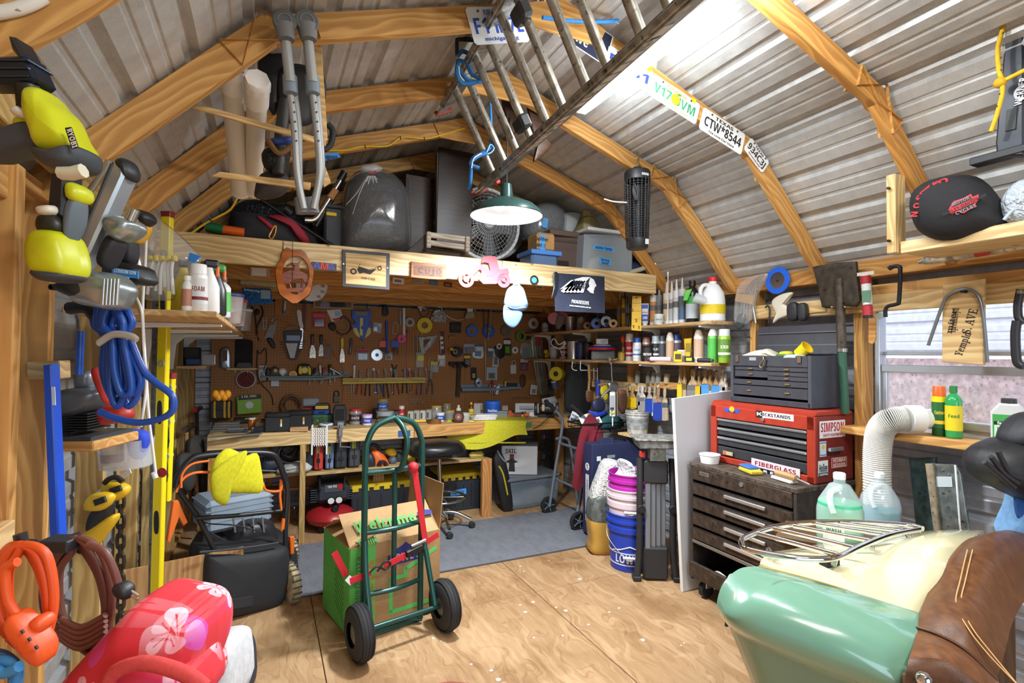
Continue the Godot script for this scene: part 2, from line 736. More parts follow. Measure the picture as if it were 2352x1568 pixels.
func ribbed(o:Vector3,s:Vector3,t:Vector3,into:Vector3)->Mesh:
	var g:=Geo.new()
	var len_:=s.length()
	var d:=s/len_
	var p:=[]
	var k:=0
	while true:
		var done:=false
		for q in RIB:
			var x:float=k*.229+q[0]
			if x>=len_:
				done=true
				break
			p.append(w(x,q[1]))
		if done:
			break
		k+=1
	p.append(w(len_,0))
	var n:=into.normalized()
	for i in p.size()-1:
		var a:Vector3=o+d*p[i].x-n*p[i].y
		var b:Vector3=o+d*p[i+1].x-n*p[i+1].y
		var slope:float=p[i+1].y-p[i].y
		var m:Vector3=(n*(p[i+1].x-p[i].x)+d*slope).normalized()
		g.quad(a,b,b+t,a+t,m)
	var q:=-n*.03
	g.quad(o+q,o+s+q,o+s+t+q,o+t+q,-n)
	return g.done()
func gold()->Material:return k_("d4a560",.62,.0,"wood")
func pine()->Material:return k_("e2c78f",.62,.0,"wood")
func treated()->Material:return k_("c2a668",.65,.0,"wood")
func amber()->Material:return k_("cc9850",.62,.0,"wood")
func ply()->Material:
	var k:="plywood"
	if not mats.has(k):
		var m:=StandardMaterial3D.new()
		m.albedo_texture=tex.ply
		m.albedo_color=Color("c4a27a")
		m.roughness=.7
		m.uv1_triplanar=true
		m.uv1_world_triplanar=true
		m.uv1_scale=v(.62,.62,.62)
		mats[k]=m
	return mats[k]
const TRUSS_Z:=[-.65,-1.25,-1.85,-2.45,-3.05,-3.66,-4.27,-4.88]
const RX:=1.095
const KNEE:=Vector2(1.105,2.46)
const FOOT:=Vector2(1.68,1.86)
const TOP:=2.84
func build_shell()->void:
	var steel:=k_("c4c4c2",.45,.2,"wear")
	var siding:=k_("aeb2b8",.4,.4,"wear")
	st_("floor","worn plywood floor with red stains")
	for i in 4:
		for j in 3:
			m_("plywood_sheet",box(1.216,.03,2.436,.002),ply(),v(-.05+i*1.22-.3,-.015,-4.0+j*2.44))
	st_("ground","bare ground outside")
	m_("ground_surface",box(40,.1,40),k_("a9a796",.9,.0,"wear"),v(1,-.25,0))
	st_("wall_back","ribbed steel back wall behind pegboard")
	m_("siding",ribbed(v(-.7,0,-5.19),v(0,2.95,0),v(3.6,0,0),v(0,0,1)),siding)
	for x in [-.56,.05,.66,1.27,1.88,2.49,2.75]:
		b_("stud",v(x,0,-5.145),v(x,1.87,-5.145),.038,.088,Vector3.RIGHT,amber())
	st_("wall_left","ribbed steel wall with open studs and hung tools")
	m_("siding",ribbed(v(-.66,0,-5.2),v(0,1.9,0),v(0,0,6.9),v(1,0,0)),siding)
	for z in [-.1,-.71,-1.32,-1.93,-2.53,-3.14,-3.75,-4.36,-4.97]:
		b_("stud",v(-.605,0,z),v(-.605,1.86,z),.088,.038,Vector3.RIGHT,treated() if z<-2.0 else gold())
	b_("plate",v(-.605,.02,1.6),v(-.605,.02,-5.1),.088,.038,Vector3.RIGHT,gold())
	b_("plate",v(-.605,1.86,1.6),v(-.605,1.86,-5.1),.088,.038,Vector3.RIGHT,gold())
	b_("ledger",v(-.505,1.955,.6),v(-.505,1.955,-3.0),.14,.036,Vector3.UP,treated())
	st_("wall_right","ribbed steel wall with window and open studs")
	var out:=v(-1,0,0)
	m_("siding",ribbed(v(2.86,0,-5.2),v(0,1.08,0),v(0,0,6.9),out),siding)
	m_("siding",ribbed(v(2.86,1.08,-5.2),v(0,.82,0),v(0,0,3.58),out),siding)
	m_("siding",ribbed(v(2.86,1.08,-.52),v(0,.82,0),v(0,0,2.22),out),siding)
	m_("siding",ribbed(v(2.86,1.72,-1.62),v(0,.18,0),v(0,0,1.1),out),siding)
	for z in [-1.66,-2.3,-2.92,-3.53,-4.14,-4.75,-.48,.3,1.1]:
		b_("stud",v(2.8,0,z),v(2.8,1.85,z),.095,.042,Vector3.RIGHT,gold())
	b_("plate",v(2.8,1.84,1.6),v(2.8,1.84,-5.1),.1,.038,Vector3.RIGHT,gold())
	b_("plate",v(2.765,1.865,1.6),v(2.765,1.865,-5.1),.088,.036,Vector3.UP,amber())
	b_("header",v(2.77,1.735,.3),v(2.77,1.735,-1.7),.088,.036,Vector3.UP,gold())
	b_("header",v(2.74,1.685,.2),v(2.74,1.685,-2.35),.085,.02,Vector3.UP,pine())
	st_("wall_front","front wall with the open doorway behind the camera")
	m_("siding",ribbed(v(-.7,0,1.7),v(0,2.95,0),v(.75,0,0),v(0,0,-1)),siding)
	m_("siding",ribbed(v(2.15,0,1.7),v(0,2.95,0),v(.75,0,0),v(0,0,-1)),siding)
	m_("siding",ribbed(v(.05,2.0,1.7),v(0,.95,0),v(2.1,0,0),v(0,0,-1)),siding)
	st_("ceiling","ribbed steel gambrel roof")
	var rise:=.062
	for s in [-1.0,1.0]:
		var foot:=v(RX+s*(FOOT.x+.11),FOOT.y-.07,1.75)
		var knee:=v(RX+s*(KNEE.x+rise*.72),KNEE.y+rise*.72,1.75)
		var top:=v(RX,TOP+rise,1.75)
		var along:=v(0,0,-6.98)
		for ab in [[foot,knee],[knee,top]]:
			var d:Vector3=ab[1]-ab[0]
			var into:=d.cross(along)
			if into.y>0:
				into=-into
			m_("roof_panel",ribbed(ab[0],d,along,into),steel)
	var no:=0
	for z in TRUSS_Z:
		no+=1
		st_("trim_%d"%no,"pine roof truss with plywood gussets")
		for s in [-1.0,1.0]:
			var f:=v(RX+s*FOOT.x,FOOT.y,z)
			var k:=v(RX+s*KNEE.x,KNEE.y,z)
			var t:=v(RX,TOP,z)
			var w:Material=gold() if (no+int(s))%3 else amber()
			b_("rafter",f,k+(k-f).normalized()*.02,.089,.038,Vector3.UP,w)
			b_("rafter",k,t,.089,.038,Vector3.UP,w)
			for off in [-.025,.025]:
				if off>0 and s>0 and no==3:
					continue
				var dk:=(f-k).normalized()
				var dt:=(t-k).normalized()
				var up:=v(-s*.6,-.8,0)*-1.0
				var g:=PackedVector2Array()
				for q in [k+dk*.15+dk.rotated(Vector3.BACK,PI/2*s)*.045,k+dk*.15-dk.rotated(Vector3.BACK,PI/2*s)*.045,k-(dk+dt).normalized()*.062,k+dt*.15-dt.rotated(Vector3.BACK,-PI/2*s)*.045,k+dt*.15+dt.rotated(Vector3.BACK,-PI/2*s)*.045,k+(dk+dt).normalized()*.042]:
					g.append(w(q.x,q.y))
				var c:=centred(g)
				m_("gusset",Geo.new().slab(g,.011,.001).done(),k_("c8964e",.65,.0,"wood"),v(c.x,c.y,z+off))
		var gt:=q2([-.16,-.11,.16,-.11,.2,-.03,0,.045,-.2,-.03])
		m_("gusset",Geo.new().slab(gt,.011,.001).done(),k_("c8964e",.65,.0,"wood"),v(RX,TOP,z+.025))
	build_window()
func build_window()->void:
	var alu:=k_("b8bcc2",.35,.7)
	var white:=k_("d9dbe0",.5,.0,"wear")
	var w:=st_("window_1","aluminium sash window with ribbed wall seen outside")
	var z0:=-1.6
	var z1:=-.54
	var zc:=(z0+z1)/2
	var wd:=z1-z0
	for y in [1.115,1.70]:
		m_("frame",box(.06,.035,wd,.003),alu,v(2.82,y,zc))
	for z in [z0+.012,z1-.012]:
		m_("frame",box(.06,.6,.024,.003),alu,v(2.82,1.41,z))
	m_("rail",box(.03,.038,wd-.05,.004),alu,v(2.815,1.362,zc))
	m_("rail",box(.022,.018,wd-.05,.003),alu,v(2.835,1.437,zc))
	for z in [z0+.035,z1-.035]:
		m_("stile",box(.025,.25,.022,.003),alu,v(2.82,1.24,z))
	m_("pane",box(.003,.22,wd-.08),cl_("f0f2f8",.12),v(2.82,1.24,zc))
	m_("pane",box(.003,.32,wd-.05),cl_("f4f6fa",.06),v(2.838,1.54,zc))
	var b:=s_("neighbouring_shed","white ribbed metal shed with a rosy painted base seen through window","building",v(4.7,-.2,-1.2))
	m_("siding",ribbed(v(0,1.62,3.2),v(0,1.7,0),v(0,0,-7.5),v(-1,0,0)),k_("e6e4ee",.6,.0,"wear"))
	m_("base_panel",box(.05,1.6,7.5,.004),k_("d3b1b4",.8,.0,"grime"),v(.03,.81,-.55))
	m_("eave_board",box(.12,.14,7.6,.004),k_("f0f0f2",.6),v(-.03,3.36,-.55))
	st_("trim_20","wooden window sill ledge")
	b_("sill_board",v(2.72,1.05,-.3),v(2.72,1.05,-1.69),.036,.16,Vector3.UP,gold())
	b_("sill_panel",v(2.815,1.08,-.45),v(2.815,1.08,-1.6),.055,.012,Vector3.UP,white)
func build_loft()->void:
	st_("trim_21","storage loft deck on joists across the back of the shed")
	for z in [-3.66,-4.27,-4.88]:
		b_("joist",v(-.45,1.94,z),v(2.66,1.94,z),.138,.038,Vector3.UP,amber())
	for k in 3:
		b_("deck_panel",v(-.42,2.016,-3.36-k*.61),v(2.62,2.016,-3.36-k*.61),.012,.605,Vector3.UP,k_("c99a58",.65,.0,"wood"))
	st_("trim_22","pale pine loft header board")
	var z:=-3.03
	b_("beam",v(-.5,1.942,z),v(.07,1.942,z),.14,.036,Vector3.UP,pine())
	b_("beam",v(.074,1.942,z),v(1.35,1.942,z),.14,.036,Vector3.UP,k_("ecd6a6",.6,.0,"wood"))
	b_("beam",v(1.354,1.942,z),v(2.6,1.942,z),.14,.036,Vector3.UP,k_("ead3a0",.6,.0,"wood"))
	loft_things()
	beam_things()
const PEG:=-5.095
func face(p:Vector3)->float:
	return rad_to_deg(atan2(EYE.x-p.x,EYE.z-p.z))
func p_(called:String,label:String,category:String,p:Vector3,group:="",twist:=.0)->Node3D:
	return s_(called,label,category,p,face(p)+twist,group)
func band(r:float,y0:float,y1:float)->Mesh:
	return la([r,y0,r+.0007,y0,r+.0007,y1,r,y1],24)
func wrap_text(s:String,r:float,y:float,h:float,wide:float,hex:String)->void:
	m_("lettering",w_(s,h,wide,false,r+.0008),k_(hex,.6),v(0,y,r+.0008))
func sy_(label:String,p:Vector3,r:float,h:float,body:String,bandc:String,cap:String,s:="",ink:="ffffff",group:="",domed:=false)->Node3D:
	var o:=p_("spray_can",label,"spray can",p,group)
	m_("body",la([0,0,r*.92,0,r,.004,r,h*.76,r*.86,h*.81,r*.6,h*.84,0,h*.84],22),k_(body,.35,.15))
	m_("label_band",band(r,h*.16,h*.7),k_(bandc,.45))
	if domed:
		m_("cap",la([0,h*.78,r*.95,h*.78,r*.8,h*.88,r*.5,h*.97,0,h],20),k_(cap,.4))
	else:
		m_("cap",la([0,h*.79,r*.9,h*.79,r*.86,h*.985,r*.8,h,0,h],20),k_(cap,.4))
	if s!="":
		wrap_text(s,r,h*.47,r*.55,r*1.35,ink)
		m_("stripe",band(r+.0004,h*.24,h*.31),k_(ink,.5))
	return o
func tin(called:String,label:String,p:Vector3,r:float,h:float,body:String,bandc:="",s:="",ink:="ffffff",group:="")->Node3D:
	var o:=p_(called,label,"can",p,group)
	m_("body",la([0,0,r,0,r*1.02,.003,r,.006,r,h-.008,r*1.03,h-.005,r*1.03,h,r*.95,h,r*.93,h-.004,0,h-.004],24),k_(body,.3,.6))
	m_("lid",la([0,h-.003,r*.8,h-.003,r*.8,h-.001,0,h-.001],20),k_("b9b9b6",.3,.8))
	if bandc!="":
		m_("label_band",band(r,h*.1,h*.88),k_(bandc,.5))
	if s!="":
		wrap_text(s,r,h*.45,h*.16,r*1.4,ink)
	return o
func bottle(called:String,label:String,p:Vector3,r:float,h:float,body:Material,bandc:String,cap:String,s:="",ink:="ffffff",neck:=.4,group:="")->Node3D:
	var o:=p_(called,label,"bottle",p,group)
	var sh:=h*.72
	m_("body",la([0,0,r*.9,0,r,.006,r,sh,r*.85,sh+h*.06,r*neck,sh+h*.13,r*neck,h*.9,0,h*.9],22),body)
	m_("cap",la([0,h*.87,r*neck*1.25,h*.87,r*neck*1.2,h,0,h],16),k_(cap,.45))
	if bandc!="":
		m_("label_band",band(r,h*.14,h*.62),k_(bandc,.5))
	if s!="":
		wrap_text(s,r,h*.42,r*.5,r*1.3,ink)
	return o
func jar(label:String,p:Vector3,r:float,h:float,lid:String,fill:String,bandc:="",s:="",ink:="ffffff")->Node3D:
	var o:=p_("jar",label,"jar",p)
	m_("body",la([0,0,r*.92,0,r,.006,r,h*.78,r*.85,h*.86,r*.85,h*.93,0,h*.93],20),cl_("dfe4e2",.3))
	m_("contents",la([0,.003,r*.9,.003,r*.9,h*.6,r*.5,h*.66,0,h*.63],14),k_(fill,.6,.2,"grime"))
	m_("lid",la([0,h*.86,r*.93,h*.86,r*.93,h*.99,r*.88,h,0,h],20),k_(lid,.4))
	if bandc!="":
		m_("label_band",band(r,h*.2,h*.66),k_(bandc,.5))
	if s!="":
		wrap_text(s,r,h*.42,h*.12,r*1.3,ink)
	return o
func tub(called:String,label:String,p:Vector3,r:float,h:float,body:String,lid:String,bandc:="",s:="",ink:="ffffff")->Node3D:
	var o:=p_(called,label,"tub",p)
	m_("body",la([0,0,r*.88,0,r*.9,.004,r,h*.9,0,h*.9],24),k_(body,.45))
	m_("lid",la([0,h*.86,r*1.05,h*.86,r*1.05,h*.98,r,h,0,h],24),k_(lid,.4))
	if bandc!="":
		m_("label_band",band(r*.985,h*.18,h*.7),k_(bandc,.5))
	if s!="":
		wrap_text(s,r,h*.45,h*.16,r*1.25,ink)
	return o
func caulk(label:String,p:Vector3,body:String,bandc:String,nozzle:String,lean:=.0,h:=.225)->Node3D:
	var o:=p_("caulk_tube",label,"caulk tube",p,"caulk tubes on the upper shelf")
	o.rotation_degrees.z=lean
	var r:=.0245
	m_("body",la([0,0,r,0,r,h,r*.9,h+.004,0,h+.004],18),k_(body,.4))
	m_("nozzle",la([0,h,.011,h,.0095,h+.02,.004,h+.085,0,h+.085],12),k_(nozzle,.45))
	m_("label_band",band(r,h*.12,h*.8),k_(bandc,.5))
	m_("print_panel",la([r+.0008,h*.5,r+.0012,h*.5,r+.0012,h*.68,r+.0008,h*.68],18),k_("6b6a68",.6))
	return o
func carton(called:String,label:String,category:String,p:Vector3,w:float,h:float,d:float,turn:float,m:Material,panel:="",s:="",ink:="ffffff",group:="")->Node3D:
	var o:=s_(called,label,category,p,turn,group)
	m_("body",box(w,h,d,minf(.004,d*.1)),m,v(0,h/2,0))
	if panel!="":
		m_("label_panel",box(w*.72,h*.5,.001),k_(panel,.55),v(0,h*.5,d/2+.0004))
	if s!="":
		m_("lettering",w_(s,h*.2,w*.6),k_(ink,.6),v(0,h*.5,d/2+.0012))
	return o
func g_(called:String,label:String,category:String,x:float,y:float,group:="",off:=.012)->Node3D:
	var o:=t_(called,label,category,FACE_Z,on_z(x,y,PEG+off),group)
	return o
func hook_over(x:float,y:float)->void:
	var q:=at(x,y)
	m_("hook",i_(q_([q+v(0,.014,-.012),q+v(0,.012,.008),q+v(0,0,.016),q+v(0,.008,.024)],3),.0022,6),k_("b8b8b4",.3,.9))
func tape_roll(label:String,x:float,y:float,r:float,hole:float,hex:String,core:="d9c9a4",d:=.024,group:="tape rolls on the pegboard",fresh:=true)->void:
	if fresh:
		g_("tape_roll",label,"tape roll",x,y,group,.02)
	d_("roll",x,y,r,d,k_(hex,.45),.0,hole)
	d_("core",x,y,hole+.4,d*.96,k_(core,.7),.0,hole-.5)
	hook_over(x,y-hole+1)
func dr_(label:String,x0:float,y0:float,x1:float,y1:float,hex:String,part:=.48,group:="",off:=.02)->void:
	g_("screwdriver",label,"screwdriver",x0,y0,group,off)
	var s:=px_size()
	var mx:=lerpf(x0,x1,part)
	var my:=lerpf(y0,y1,part)
	r_("handle",[x0,y0,lerpf(x0,mx,.5),lerpf(y0,my,.5),mx,my],.0125,k_(hex,.35),.0,false,null,false,8,.8)
	r_("shaft",[mx,my,x1,y1],.0035,k_("b5b7b8",.25,.9))
	r_("cap",[x0,y0-1.5,x0,y0],.010,k_("26262a",.5))
func pliers(label:String,x:float,y0:float,y1:float,spread:float,hex:String,lean:=.0,group:="")->void:
	g_("pliers",label,"pliers",x,y0,group,.022)
	var ym:=lerpf(y0,y1,.34)
	var xm:=x+lean*.34
	var steel:=k_("8f9294",.3,.85)
	r_("jaw",[x-1.2+lean*.02,y0,xm-1.6,lerpf(y0,ym,.6),xm,ym],.005,steel,.0)
	r_("jaw",[x+1.2+lean*.02,y0,xm+1.6,lerpf(y0,ym,.6),xm,ym],.005,steel,.0)
	d_("pivot",xm,ym,2.0,.016,steel)
	r_("handle",[xm,ym,xm-spread*.7,lerpf(ym,y1,.4),x+lean-spread,y1],.0055,k_(hex,.45),.002,true)
	r_("handle",[xm,ym,xm+spread*.7,lerpf(ym,y1,.4),x+lean+spread,y1],.0055,k_(hex,.45),.002,true)
func wrench(label:String,x0:float,y0:float,x1:float,y1:float,group:="",hex:="a9abac")->void:
	g_("wrench",label,"wrench",x0,y0,group,.02)
	var m:=k_(hex,.28,.9)
	r_("shank",[x0,y0,x1,y1],.004,m)
	d_("ring_end",x0,y0,2.8,.007,m,.0,1.5)
	var d:=w(x1-x0,y1-y0).normalized()
	var n:=w(-d.y,d.x)
	c_("open_end",[x1-n.x*2.6,y1-n.y*2.6,x1+d.x*4-n.x*2.6,y1+d.y*4-n.y*2.6,x1+d.x*2-n.x*1.0,y1+d.y*2-n.y*1.0,x1+d.x*2+n.x*1.0,y1+d.y*2+n.y*1.0,x1+d.x*4+n.x*2.6,y1+d.y*4+n.y*2.6,x1+n.x*2.6,y1+n.y*2.6],.006,m)
func bl_(called:String,label:String,x:float,y:float,w:float,h:float,card:String,print_:String,bubble:="c9ced2",tilt:=.0,category:="packet",fillc:="3a3b3e")->void:
	g_(called,label,category,x,y-h/2,"",.014)
	l_("card",x,y,w,h,.002,k_(card,.55),.0,tilt)
	l_("print_panel",x,y-h*.3,w*.9,h*.24,.001,k_(print_,.55),.0018,tilt)
	l_("contents",x,y+h*.16,w*.5,h*.4,.012,k_(fillc,.4,.2),.009,tilt)
	l_("bubble",x,y+h*.16,w*.72,h*.54,.02,cl_(bubble,.25),.011,tilt)
	hook_over(x,y-h/2+1)
func putty_knife(label:String,x:float,y0:float,y1:float,w:float,hex:String,blade:="b9bab8")->void:
	g_("putty_knife",label,"putty knife",x,y0,"",.02)
	var ym:=lerpf(y0,y1,.45)
	u_("handle",[x-w*.28,y0,x+w*.28,y0,x+w*.32,lerpf(y0,ym,.5),x+w*.2,ym,x-w*.2,ym,x-w*.32,lerpf(y0,ym,.5)],.018,k_(hex,.45),.0,3.0,null,false)
	c_("blade",[x-w*.18,ym,x+w*.18,ym,x+w*.5,lerpf(ym,y1,.5),x+w*.5,y1,x-w*.5,y1,x-w*.5,lerpf(ym,y1,.5)],.0025,k_(blade,.35,.7,"grime"))
	d_("hang_hole",x,y0+2,1.0,.019,k_("2a2624",.6))
func paint_brush(label:String,b:Basis,p:Vector3,x:float,y0:float,y1:float,w:float,handle:String,ferrule:String,hair:String,group:String,sleeve:="",lean:=.0)->void:
	t_("paint_brush",label,"paint brush",b,p,group)
	var ya:=lerpf(y0,y1,.45)
	var yb:=lerpf(y0,y1,.6)
	var xa:=x+lean*.45
	var xb:=x+lean*.6
	var x1:=x+lean
	u_("handle",[x-w*.14,y0,x+w*.14,y0,x+w*.2,lerpf(y0,ya,.3),xa+w*.14,lerpf(y0,ya,.7),xa+w*.42,ya+1,xa-w*.42,ya+1,xa-w*.14,lerpf(y0,ya,.7),x-w*.2,lerpf(y0,ya,.3)],.016,k_(handle,.5,.0,"grime"),.0,3.0)
	c_("ferrule",[xa-w*.46,ya,xa+w*.46,ya,xb+w*.48,yb,xb-w*.48,yb],.017,k_(ferrule,.35,.7))
	c_("bristles",[xb-w*.46,yb,xb+w*.46,yb,x1+w*.52,y1,x1+w*.1,y1+1.5,x1-w*.5,y1],.014,k_(hair,.9,.0,"cloth"))
	if sleeve!="":
		c_("sleeve",[xa-w*.56,ya+1,xa+w*.56,ya+1,x1+w*.6,y1-2,x1-w*.6,y1-2],.02,k_(sleeve,.5))
func fan(label:String,x:float,y:float,z:float,r:float,body:String)->void:
	t_("drum_fan",label,"fan",FACE_Z,on_z(x,y,z),"fans on the loft")
	var s:=px_size()
	var R:=r*s
	var shell:=k_(body,.45,.1)
	var wire:=k_("c9ccce",.35,.6)
	m_("housing",la([R*.93,0,R,0,R,.05,R*1.03,.055,R*1.03,.15,R,.16,R*.93,.16,R*.93,0],36),shell,v(0,0,-.16),v(90,0,0))
	var g:=Geo.new()
	for k in 9:
		var a:=[]
		for i in 32:
			var t:=TAU*i/32
			var q:=R*(.16+.093*k)
			a.append(v(cos(t)*q,sin(t)*q,.012+.03*(1.0-float(k)/9)))
		g.tube(a,.0016,4,true)
	for i in 40:
		var t:=TAU*i/40
		g.tube([v(cos(t)*R*.14,sin(t)*R*.14,.045),v(cos(t)*R*.96,sin(t)*R*.96,.008)],.0014,4)
	m_("grille",g.done(),wire)
	m_("hub_cap",cyl(R*.16,.012,20,.004),k_("aeb2b6",.35,.4),v(0,0,.038),v(90,0,0))
	m_("motor",cyl(R*.3,.09,20),k_("5f6368",.6),v(0,0,-.12),v(90,0,0))
	for i in 5:
		m_("fan_blade",box(R*.62,R*.3,.004),k_("8b9095",.4,.5),v(cos(TAU*i/5)*R*.55,sin(TAU*i/5)*R*.55,-.07),v(25,0,rad_to_deg(TAU*i/5)))
func loft_things()->void:
	t_("pruning_tool","long garden tool with green shaft and orange grip lying on loft","garden tool",FACE_Z,on_z(520,530,-3.12))
	r_("shaft",[474,520,512,528],.026,k_("1f7a45",.4))
	r_("grip",[511,527,540,531,561,534],.024,k_("f06a1c",.45),.0)
	d_("collar",512,527,9,.03,k_("e2e4e0",.5),-.01)
	t_("chair_bag","black and red nylon camp chair bag lying behind beam","bag",FACE_Z,on_z(640,520,-3.3))
	u_("bag_body",[528,495,560,490,640,500,710,530,725,585,540,570,526,530],.26,k_("2b2b2e",.75,.0,"cloth"))
	u_("red_panel",[612,496,660,497,690,520,712,556,690,556,665,525,640,508],.10,k_("9c1f33",.7,.0,"cloth"),.11)
	u_("red_strap",[590,500,600,498,628,520,622,528],.05,k_("a8273b",.7,.0,"cloth"),.12)
	t_("carabiner","orange carabiner clipped to the camp chair bag","carabiner",FACE_Z,on_z(626,532,-3.1))
	r_("body",[622,548,618,541,630,520,634,520,632,536,626,547],.004,k_("d98a35",.3,.6),.0,true,null,true)
	r_("gate",[619,541,627,525],.003,k_("d8d8d4",.3,.8))
	t_("black_sack","glossy black plastic sack slumped behind the camp chair bag","bag",FACE_Z,on_z(600,490,-3.55))
	u_("sack",[535,480,570,462,620,468,680,478,720,520,700,575,560,560,530,520],.3,k_("17181b",.25,.0,"crinkle"))
	u_("fold",[700,545,740,520,752,540,748,572,710,570],.16,k_("17181b",.25,.0,"crinkle"),.16)
	t_("folded_trolley","black metal bar of a folded frame leaning across loft","frame",FACE_Z,on_z(690,505,-3.16))
	r_("bar",[598,458,776,572],.011,k_("1d1d20",.4,.2),.0,false,null,false,4)
	r_("clamp",[655,478,670,492],.02,k_("222226",.4),.01,false,null,false,6)
	t_("handlebar","bent chrome tube and black tube bound by brown tape","tube",FACE_Z,on_z(750,460,-3.2))
	r_("chrome_tube",[700,505,720,505,735,490,775,425,783,410],.017,k_("dfe1e3",.12,1.0),.0,true)
	r_("black_tube",[725,520,760,462,792,402],.014,k_("1a1a1c",.35,.2),-.02)
	r_("fitting",[780,414,791,395],.02,k_("2c2d30",.4,.5))
	c_("tape",[750,452,764,432,778,440,764,462],.05,k_("a5703a",.5),.0)
	t_("plastic_case","grey plastic case with yellow latch beside the plastic wrapped bag","case",FACE_Z,on_z(760,530,-3.3))
	l_("body",762,530,36,90,.2,k_("3a3d42",.6))
	l_("latch",761,492,20,8,.02,k_("d8b11f",.5),.1)
	l_("lid",762,483,40,8,.21,k_("24262a",.6))
	var bag:=t_("wrapped_bag","black bundle in shiny clear plastic tied by a red tie on loft","bag",FACE_Z,on_z(860,500,-3.25))
	u_("bundle",[792,440,812,408,850,398,890,405,925,440,934,500,936,560,925,590,800,585,784,560,784,490],.34,k_("24262a",.18,.0,"crinkle"))
	u_("film",[788,440,810,402,850,394,892,400,930,440,939,500,940,565,925,594,798,588,780,562,780,490],.37,cl_("e8edf2",.10,.12))
	u_("gathered_top",[834,398,826,384,846,380,862,378,878,388,870,400,855,408],.09,cl_("eef2f6",.45,.3),.05)
	r_("tie",[846,396,858,398,864,394],.009,k_("d8323e",.5),.10)
	for k in 9:
		r_("crease",[852+(k-4)*2,404,852+(k-4)*8,430+absf(k-4)*3,855+(k-4)*15,470+(k%3)*22],.004,k_("c8ccd2",.2),.14+.01*(k%2),true,null,false,5,.3)
	t_("dark_board","short dark stained board standing beside the plastic bag","board",FACE_Z,on_z(965,490,-3.45))
	l_("board",962,490,62,170,.03,k_("3a271b",.45,.0,"wood"),.0,-1.5)
	l_("edge_strip",932,495,6,165,.05,k_("2a1d15",.5,.0,"wood"),.02)
	t_("tall_board","tall dark stained board standing against the ridge end of loft","board",FACE_Z,on_z(1045,450,-3.3))
	l_("board",1044,452,76,215,.028,k_("30221a",.4,.0,"wood"),.0,-1.0)
	l_("edge_strip",1004,455,7,205,.04,k_("4a4038",.5,.0,"wood"),-.01)
	t_("slatted_crate","weathered white slatted crate tipped over the beam","crate",FACE_Z,on_z(1020,565,-3.12))
	for k in 2:
		var y:=540.0+k*18
		c_("slat",[984,y-7,1079-k*2,y+5,1077-k*2,y+17,982,y+5],.02,k_("d6d0c6",.7,.0,"wood"),.05-.004*k)
	c_("side_panel",[930,580,982,534,982,562,955,592,930,590],.02,k_("3a2c22",.6,.0,"wood"),.03)
	for k in 5:
		c_("base_slat",[985-k*9,566+k*5,1072-k*10,580+k*4,1066-k*10,585+k*4,980-k*9,571+k*5],.014,k_("4f3a2a",.65,.0,"wood"),.0+.006*k)
	for x in [984,1073]:
		l_("corner_post",x,551+(x-984)*.12,9,36,.03,k_("c9c2b6",.7,.0,"wood"),.06)
	fan("white drum fan with wire grille standing behind pendant lamp",1118,514,-3.42,84,"d3d7da")
	fan("second drum fan partly hidden behind the nearer one",1128,505,-3.75,90,"b6bcc2")
	t_("lidded_bin","small clear bin with a blue lid below the cardboard box","bin",FACE_Z,on_z(1238,610,-3.18))
	l_("bin_body",1236,610,60,44,.2,cl_("7fa6d8",.45,.2))
	l_("lid",1238,586,70,10,.23,k_("4f86d6",.35))
	t_("tent_carton","small cardboard box marked by hand with blue tape","box",FACE_Z,on_z(1243,560,-3.2))
	l_("body",1243,560,42,42,.16,k_("c2935c",.75,.0,"board"))
	l_("tape",1246,560,13,42,.002,k_("4d9fe0",.5),.081)
	x_("Coolder",1242,548,8,34,k_("2c2420",.7),.084,-3)
	x_("tent :)",1240,562,8,26,k_("2c2420",.7),.084,-3)
	t_("brown_tote","brown plastic planter tote between the bin and clear tub","tote",FACE_Z,on_z(1288,585,-3.3))
	c_("body",[1246,545,1322,545,1312,640,1252,640],.25,k_("54443d",.6))
	l_("rim",1285,545,86,12,.27,k_("5d4b43",.55))
	l_("band",1285,562,82,5,.262,k_("4a3b35",.55))
	l_("slot",1294,606,24,14,.01,k_("1d1714",.7),.126)
	t_("clear_tub","large clear storage tub with two blue tape labels","tub",FACE_Z,on_z(1375,585,-3.2))
	c_("tub_body",[1322,545,1432,545,1430,645,1316,645],.3,cl_("b9c4cc",.5,.22))
	l_("rim",1378,541,118,7,.32,k_("cfd5d9",.4))
	u_("stored_cloth",[1348,600,1375,588,1385,610,1375,640,1345,640],.1,k_("d9cfc0",.9,.0,"cloth"),.05)
	l_("tape_label",1387,570,48,12,.002,k_("58a8e8",.5),.153,-1.5)
	l_("tape_label",1390,600,28,15,.002,k_("58a8e8",.5),.153,-1.5)
	x_("winter items",1387,570,7,40,k_("1c3660",.6),.156,-1.5)
	x_("fishing",1390,597,5,20,k_("1c3660",.6),.156,-1.5)
	x_("items",1390,604,5,16,k_("1c3660",.6),.156,-1.5)
	c_("dark_fill",[1326,556,1426,556,1424,640,1322,640],.2,k_("56606a",.8,.0,"wear"),-.03)
	t_("cream_chest","cream plastic chest set on the clear tub","chest",FACE_Z,on_z(1368,510,-3.5))
	c_("chest_body",[1322,486,1385,482,1412,520,1416,560,1322,560],.3,k_("d8c78b",.55))
	l_("seam",1365,512,92,3,.302,k_("b8a76d",.6))
	t_("bagged_bedding","clear plastic bag of dark bedding knotted at its end, blue tape on it","bag",FACE_Z,on_z(1255,510,-3.45))
	u_("bundle",[1208,500,1225,478,1262,472,1288,495,1285,535,1250,548,1210,545],.26,k_("4b5056",.3,.0,"crinkle"))
	u_("film",[1204,500,1225,474,1264,468,1292,495,1288,540,1250,552,1206,548],.28,cl_("e6ebef",.14,.15))
